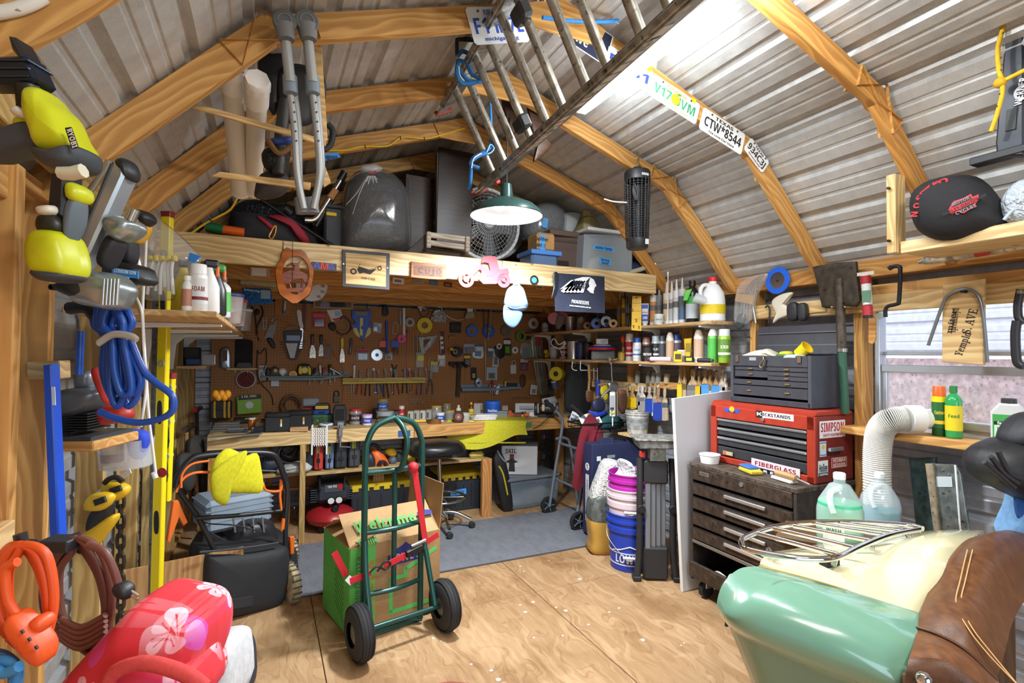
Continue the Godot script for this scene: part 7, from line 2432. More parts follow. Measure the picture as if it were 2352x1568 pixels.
	bottle("plant_food","green plant food bottle with a yellow label on the sill",p,.03,.225,k_("2f9a56",.15),"d8c41e","2a7a3c","Feed","2a6a2c",.38)
	p=on_x(2318,960,2.70)
	p.y=y
	p_("fertilizer_jug","grey flat fertilizer jug with a mint green label on the sill","jug",p)
	m_("body",sl([-.055,0,.055,0,.055,.13,.03,.165,-.03,.165,-.055,.13],.06,.008),k_("c9cccb",.45),v(0,.002,0))
	m_("cap",cyl(.024,.022,16,.003),k_("2e3032",.5),v(0,.165,0))
	m_("label_panel",box(.098,.095,.001),k_("3f9a4e",.5),v(0,.075,.0306))
	m_("mint_panel",box(.088,.05,.001),k_("b9e0c2",.5),v(0,.055,.0312))
	m_("black_strip",box(.09,.014,.001),k_("1a201c",.5),v(0,.088,.0314))
	m_("lettering",w_("ferti-lome",.012,.07),k_("e8f2ea",.5),v(0,.088,.0322))
	m_("lettering",w_("Fish Emulsion",.011,.07),k_("2a4a34",.5),v(0,.066,.0322))
	m_("lettering",w_("Fertilizer",.011,.05),k_("2a4a34",.5),v(0,.05,.0322))
	var q:=on_x(2020,985,2.6)
	t_("vent_hose","white corrugated vent hose bending into the wall below window","hose",FACE_R,v(2.6,0,q.z))
	var hp:=[]
	for k in [[2016,1160],[2014,1080],[2016,1020],[2024,985],[2046,966],[2070,962]]:
		hp.append(at(k[0],k[1]))
	hp[5].z=-.04
	var fine:=q_(hp,14)
	var g:=Geo.new()
	var n:=Geo.new()
	for i in range(0,fine.size()-1,1):
		var a:Vector3=fine[i]
		var c:Vector3=fine[i+1]
		var mid:=(a+c)/2
		g.tube([a,mid],.052,16,false,1.12)
		g.tube([mid,c],.058,16,false,.9)
	m_("hose",g.done(),k_("d9d8d2",.5))
	m_("collar",i_([fine[fine.size()-1],fine[fine.size()-1]+v(.03,0,-.05)],.062,18),k_("dededa",.45))
	m_("wall_pipe",i_([fine[fine.size()-1]+v(.03,0,-.05),fine[fine.size()-1]+v(.07,0,-.17)],.045,18),k_("e0e0dc",.45))
	for k in [[1928,1.98,"translucent gallon jug of bright green fluid with a white label",.19,"44b98a"],[2020,2.28,"translucent gallon jug part filled with teal fluid by the vent hose",.14,"3f9aa6"]]:
		var t:=on_t(k[0],1085,k[1])
		p_("gallon_jug",k[2],"jug",v(t.x,t.y-.30,t.z),"",8)
		m_("jug_body",la([0,0,.07,0,.078,.01,.078,.16,.07,.195,.035,.255,.02,.262,.02,.28,0,.28]),cl_("d8e6ea",.35,.15))
		m_("fluid",la([0,.004,.068,.004,.075,.014,.075,k[3]-.02,.072,k[3],0,k[3]]),k_(k[4],.3))
		m_("cap",cyl(.021,.026,16,.003),k_("e4e8ea",.4),v(0,.274,0))
		m_("handle",i_(q_([v(.0,.25,.03),v(-.035,.235,.055),v(-.04,.2,.072),v(-.03,.165,.08)],5),.011,8),cl_("e4eef0",.5,.2))
		if k[3]>.15:
			m_("label_panel",box(.07,.09,.002),k_("dfe4e2",.5),v(-.03,.08,.073),v(0,-22,0))
			m_("lettering",w_("WASH",.016,.05),k_("2a6a3c",.5),v(-.03,.1,.0755),v(0,-22,0))
	s_("low_bench","dark low wooden bench under the fluid jugs","bench",v(2.2,0,-1.25),-62)
	var jt:=on_t(1928,1085,1.98).y-.302
	b_("bench_top",v(-.35,jt-.015,0),v(.4,jt-.015,0),.03,.24,Vector3.UP,k_("6a5138",.65,.0,"wood"))
	for x in [-.3,.35]:
		b_("leg",v(x,0,0),v(x,jt-.03,0),.05,.2,Vector3.RIGHT,k_("5d4630",.65,.0,"wood"))
	t_("sheet_metal","two bent galvanised metal panels leaning below the window","panels",FACE_R,on_x(2160,1150,2.72))
	c_("panel",[2090,1052,2150,1050,2160,1220,2108,1230],.02,k_("4f6a72",.35,.7,"grime"),.0)
	c_("panel",[2128,1064,2196,1066,2208,1085,2232,1240,2150,1236],.02,k_("9aa6ac",.35,.7,"grime"),.05)
	c_("folded_edge",[2128,1064,2146,1064,2164,1236,2150,1236],.03,k_("b9ae98",.5,.3,"grime"),.06)
	c_("label_panel",[2150,1094,2186,1094,2188,1118,2152,1118],.002,k_("b8c2c6",.5),.0615)
	r_("white_stripe",[2194,1068,2208,1240],.004,k_("dfe6ea",.5),.062)
	for k in [[2165,1079],[2178,1090]]:
		d_("rivet",k[0],k[1],2.5,.006,steel,.062)
	s_("corner_shelf","pine shelf hung from a rafter above the window","shelf",v(2.5,1.85,-.75))
	b_("shelf_board",v(0,.012,-.5),v(0,.012,.9),.03,.26,Vector3.UP,pine())
	b_("front_lip",v(-.13,.02,-.5),v(-.13,.02,.9),.05,.02,Vector3.UP,k_("eed9a6",.6,.0,"wood"))
	b_("upright",v(-.12,.0,-.525),v(-.12,.33,-.525),.036,.075,Vector3.BACK,pine())
	for yy in [.05,.27]:
		m_("screw",cyl(.006,.012,8),k_("2a2420",.4,.6),v(-.165,yy,-.525),v(0,0,90))
	t_("helmet_bag","round black helmet bag with red lettering and a shield crest","bag",Basis(Vector3.UP,deg_to_rad(-70)),v(2.41,1.99,-1.02))
	var hb:=k_("1d1d21",.8,.0,"cloth")
	u_("bag_body",[2089,470,2100,440,2140,415,2210,404,2260,415,2300,460,2310,500,2318,530,2250,545,2200,556,2150,552,2110,530,2094,500],.22,hb,.0,2.4)
	for k in [["N",2100,492,-82],["O",2106,472,-72],["S",2113,454,-60],["D",2122,443,-50],["I",2132,435,-42],["V",2142,428,-36],["A",2154,422,-30],["D",2166,417,-24]]:
		x_(k[0],k[1],k[2],13,12,k_("c8242c",.7),.085,-k[3]+.0)
	c_("crest",[2180,478,2190,462,2212,455,2230,445,2234,452,2248,446,2246,460,2238,474,2214,490,2196,486,2186,492],.002,k_("d8323a",.6),.112)
	c_("crest_field",[2184,478,2194,465,2213,459,2228,450,2232,456,2242,452,2236,470,2214,486,2198,482],.002,k_("26262c",.6),.1135)
	c_("crest_bar",[2178,481,2244,452,2247,461,2181,491],.002,k_("c8242c",.6),.1155)
	x_("HARLEY-DAVIDSON",2213,471,7,56,k_("1a1a1e",.6),.1175,23)
	x_("MOTOR",2206,462,7,22,k_("7a828c",.6),.1165,20)
	x_("CYCLES",2218,481,7,26,k_("7a828c",.6),.1165,20)
	t_("pale_bag","pale blue plastic bag on the shelf at the helmet bag's side","bag",Basis(Vector3.UP,deg_to_rad(-70)),v(2.48,1.98,-.78))
	u_("bag_body",[2298,470,2310,445,2340,418,2400,410,2420,500,2380,528,2330,526,2306,505],.2,k_("b8c4d0",.5,.0,"crinkle"))
	r_("fold_line",[2306,505,2330,480,2360,470],.006,k_("a9b6c4",.5),.09,true)
	t_("extension_pole","paint spattered white extension pole lying on brackets under the shelf","pole",FACE_R,on_x(2230,582,2.68))
	r_("threaded_tip",[2110,602,2124,598],.009,steel)
	r_("grip",[2122,599,2160,594,2190,588],.016,k_("d8d6d0",.5,.0,"grime"))
	r_("collar",[2180,590,2192,588],.02,k_("8a8a88",.4,.3))
	r_("pole",[2190,588,2270,575,2370,558],.019,k_("dbd8ce",.5,.0,"grime"))
	r_("red_paint",[2240,580,2280,573],.0195,k_("b8383a",.6))
	t_("black_ladder_step","black end of a folding step hanging by the near rafter","step",FACE_R,on_x(2330,220,2.3))
	c_("end_plate",[2316,84,2360,60,2360,360,2296,362,2294,330],.05,k_("20242e",.4,.2))
	l_("slot",2323,275,8,48,.006,k_("0e0f12",.5),.026,-4)
	d_("badge",2352,210,18,.004,k_("b8bcc4",.4),.027,13)
	x_("WERNER",2344,210,13,60,k_("c9ccd4",.5),.03,80)
	l_("base_cap",2330,350,66,18,.056,k_("14161b",.5))
	t_("yellow_rope","yellow and black rope tied round the hanging step","rope",FACE_R,on_x(2300,180,2.22))
	r_("rope",[2312,-10,2304,60,2292,110,2294,160,2300,182,2302,215,2290,262,2282,286,2276,302],.007,k_("e2b41a",.7,.0,"cloth"),.0,true)
	r_("rope",[2296,190,2320,178,2360,158],.007,k_("e2b41a",.7,.0,"cloth"),.0,true)
	m_("knot",ball(.018),k_("d8a818",.7,.0,"cloth"),at(2297,190))
	for k in 9:
		d_("fleck",2308-k*2.2+(k%2)*3,20+k*28,1.6,.004,k_("4a2f12",.7),.0065)
func plate(label:String,a:Array,z:float,base:String,big:String,ink:String,top:String,top_ink:String,low:String)->void:
	var p:=on_z((a[0]+a[4])/2.0,(a[1]+a[5])/2.0,z)
	var d:=on_z(a[2],a[3],z)-on_z(a[0],a[1],z)
	var tilt:=atan2(d.y,d.x)
	t_("licence_plate",label,"plate",Basis(Vector3.BACK,tilt),p,"licence plates on the rafter")
	var w:=d.length()
	var h:=(on_z(a[6],a[7],z)-on_z(a[0],a[1],z)).length()
	m_("plate",sl([-w/2+.01,-h/2,w/2-.01,-h/2,w/2,-h/2+.01,w/2,h/2-.01,w/2-.01,h/2,-w/2+.01,h/2,-w/2,h/2-.01,-w/2,-h/2+.01],.003,.0008),k_(base,.4))
	m_("lettering",w_(big,h*.42,w*.86),k_(ink,.5),v(0,-h*.02,.0022))
	if top!="":
		m_("lettering",w_(top,h*.15,w*.42),k_(top_ink,.5),v(0,h*.34,.0022))
	if low!="":
		m_("lettering",w_(low,h*.09,w*.6),k_(top_ink,.5),v(0,-h*.37,.0022))
	for s in [-1.0,1.0]:
		m_("bolt",cyl(.005,.004,8),k_("6d6a64",.4,.7),v(s*w*.3,h*.38,.001),v(90,0,0))
func build_overhead()->void:
	var alu:=k_("b4b5b2",.35,.75,"grime")
	var rung:=k_("c2c2bf",.35,.7,"grime")
	var s:=s_("strip_light","long glowing fluorescent strip fixed along the rafters beside the ladder","light",v(1.42,2.655,-1.35))
	m_("light_tube",box(.075,.03,1.74,.012),glow("f6fbff",2.2),v(0,-.003,0))
	m_("housing",box(.09,.022,1.76,.004),k_("e6e8ea",.4),v(0,.022,0))
	for z in [-.5,.5]:
		m_("hanger",i_([v(.0,.03,z),v(.0,.1,z)],.003,6),k_("55585a",.4,.7))
	s_("pendant_lamp","dark green enamel barn pendant lamp glowing white inside","lamp",v(1.143,2.15,-2.5))
	m_("shade",la([.192,.0,.195,.002,.186,.022,.15,.055,.08,.085,.034,.094,.034,.1],40),k_("2e4c48",.3))
	m_("shade_lining",la([.032,.09,.078,.08,.147,.051,.183,.02,.191,.0],40),k_("f2f4f5",.4))
	m_("neck",la([.034,.098,.034,.12,.026,.17,.012,.178,0,.178]),k_("2e4c48",.3))
	for x in [-.045,.04]:
		m_("bulb",la([0,-.03,.02,-.025,.03,0,.02,.03,.012,.045,0,.045],14),glow("f8fcff",5.0),v(x,.05,0),v(0,0,-x*900))
	m_("cord",i_([v(0,.17,0),v(.0,.56,.0)],.004,6),k_("1e2a28",.5))
	var yaw:=deg_to_rad(-3.4)
	var dir:=v(0,0,1).rotated(Vector3.UP,yaw)
	var far_a:=on_z(1112,428,-2.52)
	var far_b:=on_z(1026,238,-2.52)
	var across:=(far_a-far_b)
	var wide:=across.length()
	across=across.normalized()
	t_("extension_ladder","aluminium extension ladder hung on edge below the ridge","ladder",Basis(dir,-across,dir.cross(-across)),far_a)
	for k in 2:
		var zz:=-.045*k
		for y in [.0,wide]:
			if k==0 or y>.0:
				m_("rail",box(2.6,.022,.095,.004),alu,v(1.3+.12*k,y+(.03 if k else .0),zz-.01))
				m_("rail_flange",box(2.6,.035,.006,.002),alu,v(1.3+.12*k,y+(.03 if k else .0),zz+.026))
		for i in 8:
			m_("rung",i_([v(.16+i*.305+k*.075,.0,zz),v(.16+i*.305+k*.075,wide+.02,zz)],.018,10),rung)
	for i in 6:
		m_("rung_end",ring(.022,.012,.004),rung,v(.16+i*.305,-.011,.0),v(180,0,0))
	for y in [.0,wide]:
		m_("foot_bracket",box(.1,.012,.06,.003),k_("c6c8c8",.3,.8),v(-.05,y,0))
		var f:=m_("foot_pad",box(.012,.03,.1,.003),k_("8f3f36",.7),v(-.1,y,-.01),v(0,0,20))
		for j in 4:
			m_("pad_groove",box(.004,.032,.006),k_("5d2620",.8),v(-.006,0,-.035+j*.023),V0,f)
	for k in [[.72,.34,"d8d0ca","c0392e"],[1.22,.5,"d2d2ce","3a3a3a"]]:
		m_("warning_label",box(k[1],.001,.05),k_(k[2],.5),v(k[0],-.0118,-.008))
		for j in 7:
			m_("label_line",box(.012,.0006,.042),k_(k[3] if j==6 else "8a8884",.6),v(k[0]-k[1]*.4+j*k[1]*.13,-.0126,-.008))
	m_("rung_lock",box(.09,.06,.05,.01),k_("2a2b2d",.5),v(.55,.1,-.03))
	m_("rung_lock",box(.09,.06,.05,.01),k_("2a2b2d",.5),v(.85,wide-.06,-.03))
	m_("red_tip",box(.03,.03,.03,.006),k_("c8322e",.5),v(.06,-.01,-.05))
	var bl:=k_("2f7fc8",.8,.0,"cloth")
	t_("blue_rope","blue and white rope knotted round the ladder's upper rail on a black hook","rope",FACE_Z,on_z(1065,150,-2.1))
	r_("loop",[1052,128,1062,118,1078,126,1070,142,1052,140,1056,160,1072,182,1100,188,1118,184],.009,bl,.0,true)
	r_("loop",[1050,150,1050,172,1062,192,1090,190],.009,bl,.02,true)
	r_("loop",[1072,140,1084,170,1110,182],.009,bl,.01,true)
	r_("white_fleck",[1054,152,1056,172,1066,186],.003,k_("dfe8f0",.8),.029,true)
	r_("hook",[1050,126,1050,94,1054,90,1088,92],.009,k_("1a1a1c",.5),.0,true)
	t_("blue_rope","blue rope tied from ridge to the ladder's lower rail with a carabiner","rope",FACE_Z,on_z(1120,320,-2.3))
	r_("rope",[1126,236,1128,290,1126,338],.007,bl,.0,true)
	r_("rope",[1128,338,1108,352,1084,366,1082,390,1080,420,1076,434],.009,bl,.01,true)
	r_("rope",[1118,352,1096,360,1080,376,1100,386],.009,bl,.02,true)
	r_("carabiner",[1126,332,1134,340,1128,350,1116,354,1120,344],.005,k_("6fa8d8",.3,.6),.02,true,null,true)
	r_("white_fleck",[1106,352,1088,364,1083,386],.003,k_("dfe8f0",.8),.029,true)
	t_("blue_rope","frayed blue rope stretched from the ladder across dark street signs","rope",FACE_Z,on_z(1330,45,-1.75))
	r_("rope",[1246,40,1290,46,1350,50,1420,48],.008,bl,.0,true)
	r_("rope",[1530,46,1552,22,1566,-10],.008,bl,.0,true)
	for k in 6:
		r_("frayed_end",[1404+k*2,48,1412+k*2,38+(k*7)%18],.0012,k_("9fc4e4",.8),.003)
	for k in [[1150,250,"first",-2.62],[1215,300,"second",-2.5]]:
		t_("hand_saw",k[2]+" dark wooden saw handle hung behind the ladder, counted from the far rail","saw",FACE_Z,on_z(k[0],k[1],k[3]))
		u_("handle",[k[0]-4,k[1]-78,k[0]+40,k[1]-62,k[0]+50,k[1]-20,k[0]+30,k[1]+30,k[0]+52,k[1]+36,k[0]+20,k[1]+66,k[0]+10,k[1]+70,k[0]+18,k[1]+30,k[0]+6,k[1]],.03,k_("4a2f1e",.4,.0,"wood"),.0,4.0)
		d_("screw",k[0]+26,k[1]-44,4,.034,k_("a08850",.3,.8))
	var z:=-1.823
	plate("white plate reading V17 with an orange and the words FLORIDA and SUNSHINE STATE",[1505,166,1612,238,1596,292,1497,217],z,"dfe3e0","V17 UVM","2f8a5c","FLORIDA","b08a3a","SUNSHINE STATE")
	m_("orange_print",cyl(.026,.002,20),k_("e8951e",.45),v(0,0,.002),v(90,0,0))
	m_("leaf_print",sl([0,0,.02,.012,.03,.006,.014,-.004],.001),k_("3f8a3c",.5),v(-.002,.026,.003))
	m_("expiry_sticker",box(.03,.02,.001),k_("e2c41e",.5),v(.1,.05,.003))
	plate("white Texas plate reading CTW 8544",[1616,246,1712,310,1704,358,1605,296],z-.002,"e4e4e2","CTW★8544".replace("★","*"),"1f1f22","TEXAS","1f1f22","The Lone Star State")
	plate("small white motorcycle plate reading 934C3J",[1724,316,1766,374,1752,398,1714,350],z-.001,"e2e2e0","934C3J","26262a","TEXAS","26262a","The Lone Star State")
	plate("white plate ending 131 with red script, behind the strip light",[1402,100,1504,163,1490,217,1392,150],z-.003,"e0e2e6","B131","2a3f8c","ma","b03a4a","CENTENNIAL - 100 YEARS")
	m_("expiry_sticker",box(.04,.026,.001),k_("d8b81e",.5),v(.09,.052,.003))
	plate("white plate reading F1 in blue, behind the ladder rail",[1067,17,1196,14,1222,98,1090,104],z-.001,"dfe4e8","F1 M7L","2a4fb8","PURE MICHIGAN","2a4fb8","michigan.org")
	for k in [["Future Road",1244,14,26,"upper"],["The Rewe",1240,50,34,"lower"]]:
		var p:=on_z(1300,k[2]+24,z-.004)
		t_("street_sign",k[4]+" navy street sign lettered "+String(k[0]),"sign",Basis(Vector3.BACK,deg_to_rad(-17)),p)
		m_("panel",box(.36,.075,.003,.0005),k_("1c2238",.4),v(.05,.01,0))
		m_("border",box(.37,.083,.002),k_("dfe2e6",.4),v(.05,.01,-.001))
		m_("lettering",w_(k[0],.045,.22),k_("e6e8ec",.5),v(.0,.012,.002))
	s_("bug_lamp","tall black caged bug lamp hung on a rafter hook","lamp",v(1.93,2.03,-2.4))
	var bk:=k_("1d1d20",.45)
	m_("top_cap",la([.066,.39,.075,.395,.075,.44,.07,.452,.03,.458,.025,.475,0,.475]),bk)
	m_("base",la([0,0,.055,0,.062,.01,.064,.055,0,.06]),bk)
	var g:=Geo.new()
	for j in 24:
		var y:=.06+j*.0138
		var r:=.062+.012*(y/.4)
		var a:=[]
		for i in 20:
			a.append(v(cos(TAU*i/20)*r,y,sin(TAU*i/20)*r))
		g.tube(a,.0026,4,true)
	for i in 20:
		g.tube([v(cos(TAU*i/20)*.063,.05,sin(TAU*i/20)*.063),v(cos(TAU*i/20)*.074,.4,sin(TAU*i/20)*.074)],.0026,4)
	m_("cage",g.done(),bk)
	m_("inner_tube",cyl(.02,.3,14),k_("6d7074",.3),v(0,.06,0))
	m_("inner_grid",cyl(.042,.3,14),k_("26272a",.4,.6),v(0,.06,0))
	m_("hook",i_(q_([v(0,.47,0),v(.012,.5,0),v(-.006,.53,0),v(.004,.57,.0)],4),.004,6),k_("8a7d60",.3,.8))
	m_("lettering",w_("HOONT",.014,.05,false,.075),k_("e2e2e2",.5),v(.0,.415,.0755))
	m_("maker_label",box(.025,.03,.001),k_("b9bcc2",.5),v(.02,.035,.062))
	for k in 4:
		m_("cord_loop",i_(q_([v(-.06,.36,.05),v(-.075+k*.006,.31,.055),v(-.06+k*.006,.26,.06),v(-.045,.3,.06)],4,true),.0035,6,true),bk)
	t_("white_cord","white cord running from the rafter to bug lamp","cord",FACE_Z,on_z(1430,462,-2.36))
	r_("cord",[1388,457,1410,463,1440,465],.004,k_("e2e2de",.5),.0,true)
	r_("tie",[1438,460,1439,470],.004,k_("1c1c1e",.5),.0)
	z=-2.0
	t_("overhead_rack","pale plywood strips nailed as a rack between rafters","rack",FACE_Z,on_z(600,280,z))
	c_("strip",[440,248,464,242,748,322,748,336],.012,k_("e6c68a",.6,.0,"wood"))
	c_("strip",[486,405,505,395,714,420,712,436],.012,k_("e2c083",.6,.0,"wood"))
	c_("upright",[720,105,738,104,752,320,738,336,726,330],.012,k_("e0bd80",.6,.0,"wood"),-.03)
	c_("brace",[724,360,738,358,760,420,744,430],.012,k_("e2c083",.6,.0,"wood"),-.05)
	for k in [[532,148,31,553,440,"wider white plastic pipe with a capped end in the rack","round"],[591,190,27,584,440,"narrower white plastic pipe with an octagonal cap in the rack","octagon"]]:
		var a:=on_t(k[0],k[1],1.72)
		var b:=on_t(k[3],k[4],2.3)
		var up:=(a-b).normalized()
		var xx:=up.cross(v(.2,.1,1)).normalized()
		t_("plastic_pipe",k[5],"pipe",Basis(xx,up,xx.cross(up)),b,"white pipes in the overhead rack")
		var l:=(a-b).length()
		var r:float=k[2]/FOCAL*1.72
		m_("tube",la([0,0,r*.86,0,r*.86,l,0,l],24),k_("e4ddd0",.4))
		m_("end_ring",la([r*.86,0,r*.9,0,r*.9,.02,r*.86,.02],24),k_("eceae4",.4))
		m_("coupling",la([r*.86,l-.1,r,l-.1,r,l,0,l],24),k_("e8e6e2",.4))
		m_("end_cap",la([0,l-.03,r*1.06,l-.03,r*1.06,l+.01,r*.96,l+.02,0,l+.022],24 if k[6]=="round" else 8),k_("eeeeec",.4))
		for j in 7:
			m_("printed_mark",box(.006,.03+.012*(j%3),.0012),k_("5a4038" if j%2 else "a0403a",.6),v(r*.42,l*.2+j*l*.085,r*.76),v(0,29,0))
	t_("paddle_blades","black paddle blades and tripod gear stuffed behind the crutches","paddles",FACE_Z,on_z(670,230,z-.12))
	u_("blade",[598,130,630,118,652,122,660,160,640,250,625,262,604,220,592,160],.05,k_("1f1e20",.5))
	u_("blade",[660,150,690,148,735,165,750,200,740,260,715,285,690,290,660,280,640,220,642,170],.05,k_("242325",.5),.03)
	r_("tripod",[655,230,645,310,640,400],.022,k_("33302e",.5),.05)
	u_("blue_clamp",[622,320,668,316,668,330,640,336,624,330],.05,k_("2f4f9c",.5),.06)
	r_("strap",[615,320,640,352,668,335],.01,k_("7d5a34",.7),.08,true)
	u_("dark_pack",[606,345,665,340,660,380,630,395,605,380],.1,k_("1b1b1d",.6,.0,"crinkle"),.02)
	u_("boot",[600,400,655,398,664,430,640,452,590,455,585,435],.08,k_("3a3432",.6,.0,"cloth"),.0)
	r_("mesh_edge",[752,285,764,300,760,330,745,345],.012,k_("1e1e20",.7),.0,true)
	for k in [[655,58,690,486,"farther"],[706,58,712,490,"nearer"]]:
		t_("crutch","grey metal crutch with round rubber tip, the one "+String(k[4])+" to the ridge" if k[4]=="nearer" else "grey metal crutch with round rubber tip beside the pipes","crutch",FACE_Z,on_z(k[0],250,z+.12),"crutches in the overhead rack")
		var x:float=k[0]
		var gm:=k_("a3a5a6",.45,.35)
		r_("upper_tube",[x,80,x+12,190],.0165,gm,.12)
		r_("rubber_tip",[x+3,92,x-1,60],.024,k_("6d6e70",.8),.135,false,null,false,16,1.35)
		d_("tip_face",x-1,50,24,.02,k_("5f6062",.85),.145)
		d_("tip_ring",x-1,50,15,.024,k_("747577",.85),.145,12)
		r_("collar",[x+11,175,x+13,215],.022,k_("7a8794",.5),.11)
		for s2 in [0,1]:
			r_("side_tube",[x+12+s2*9,215,x+22+s2*9*(1.0 if k[4]=="farther" else .6),300,x+28+s2*4,400,k[2]+8-s2*6,480],.0115,gm,.1-.05*s2,true)
		r_("arm_pad",[k[2]+2,455,k[2]+6,490],.022,k_("6f7378",.6),.08)
		for j in 5:
			d_("adjust_hole",x+20+j*1.5,235+j*22,1.8,.003,k_("3a3a3c",.6),.114)
	t_("white_hose","white cable clipped to the near rafter by the roof","cable",FACE_Z,on_z(40,15,-1.22))
	r_("cable",[-20,32,40,20,80,4,100,-8],.012,k_("dcdad4",.45),.0,true)
	r_("clip",[38,12,42,28],.006,k_("8a8a88",.4),.004)
func build_floor_things()->void:
	var cm:=StandardMaterial3D.new()
	cm.albedo_texture=tex.carpet
	cm.albedo_color=Color("7d8086")
	cm.uv1_triplanar=true
	cm.uv1_world_triplanar=true
	cm.uv1_scale=v(2.2,2.2,2.2)
	cm.roughness=.95
	s_("floor_mat","grey speckled carpet runner along the bench","mat",v(1.3,0,-3.7))
	m_("carpet",box(2.45,.012,.86,.004),cm,v(.1,.007,0))
	m_("edge_binding",box(2.45,.008,.012,.003),k_("4a4c50",.9),v(.1,.005,.434))
	var p:=on_y(1040,1232,.0)+v(-.02,.013,-.18)
	s_("work_stool","black padded stool on a chrome base with casters and foot ring","stool",p)
	var ch:=k_("c9cccf",.15,1.0)
	m_("seat",pw([-.22,.0,-.23,.05,-.17,.1,.0,.115,.17,.1,.23,.05,.21,.0,.05,-.01,-.1,-.012],.36,2.4),k_("1a1a1c",.35,.0,"leather"),v(-.06,.6,0))
	m_("seat_pan",box(.2,.02,.2,.005),k_("3a3a3c",.4,.5),v(-.06,.585,0))
	m_("column",i_([v(-.02,.12,0),v(-.04,.58,0)],.016,12),ch)
	m_("sleeve",i_([v(-.02,.1,0),v(-.03,.3,0)],.022,12),k_("8a8d90",.3,.8))
	var rp:=[]
	for i in 20:
		rp.append(v(-.02+cos(TAU*i/20)*.19,.25,sin(TAU*i/20)*.19))
	m_("foot_ring",i_(rp,.009,8,true),ch)
	for i in 5:
		var d:=v(cos(i*TAU/5+.35),0,sin(i*TAU/5+.35))
		m_("leg",i_(q_([v(-.02,.13,0),d*.12+v(-.02,.125,0),d*.24+v(-.02,.07,0)],4),.014,8),ch)
		m_("caster",cyl(.025,.035,14,.004),k_("222224",.6),d*.25+v(-.02,.026,-.017),v(90,0,0))
		m_("ring_strut",i_([v(-.02,.25,0),d*.19+v(-.02,.25,0)],.005,6),ch)
	for k in [[1668,1432,40.0,"first"],[1690,1440,70.0,"second"]]:
		s_("battery","small gold and black battery on the floor near the green fender, "+String(k[3])+" from wheel","battery",on_y(k[0],k[1],.008),k[2])
		m_("body",cyl(.0075,.034,12,.001),k_("1f1f20",.4),v(-.017,0,0),v(0,0,-90))
		m_("gold_end",cyl(.0077,.014,12,.001),k_("c0873a",.3,.6),v(.015,0,0),v(0,0,-90))
	t_("red_stain","faded red paint stain on the plywood in front of the hand truck","stain",FACE_UP,v(.62,.0008,-2.02))
	var sm:=cl_("b03040",.22,.6)
	m_("stain",sl([-.3,-.12,-.05,-.2,.2,-.12,.3,.05,.12,.16,-.12,.2,-.32,.08],.0006),sm)
	m_("drip",sl([-.42,.1,-.36,.06,-.33,.12,-.38,.16],.0006),sm)
	t_("white_splash","white paint drips scattered over the plywood floor","stain",FACE_UP,v(1.4,.0008,-2.6)).set_meta("kind","stuff")
	for i in 26:
		var r:=rng.randf_range(.004,.013)
		m_("drip",cyl(r,.0006,9),k_("d8d4cc",.6),v(rng.randf_range(-.8,.6),rng.randf_range(-.7,.6),0),v(90,0,0))
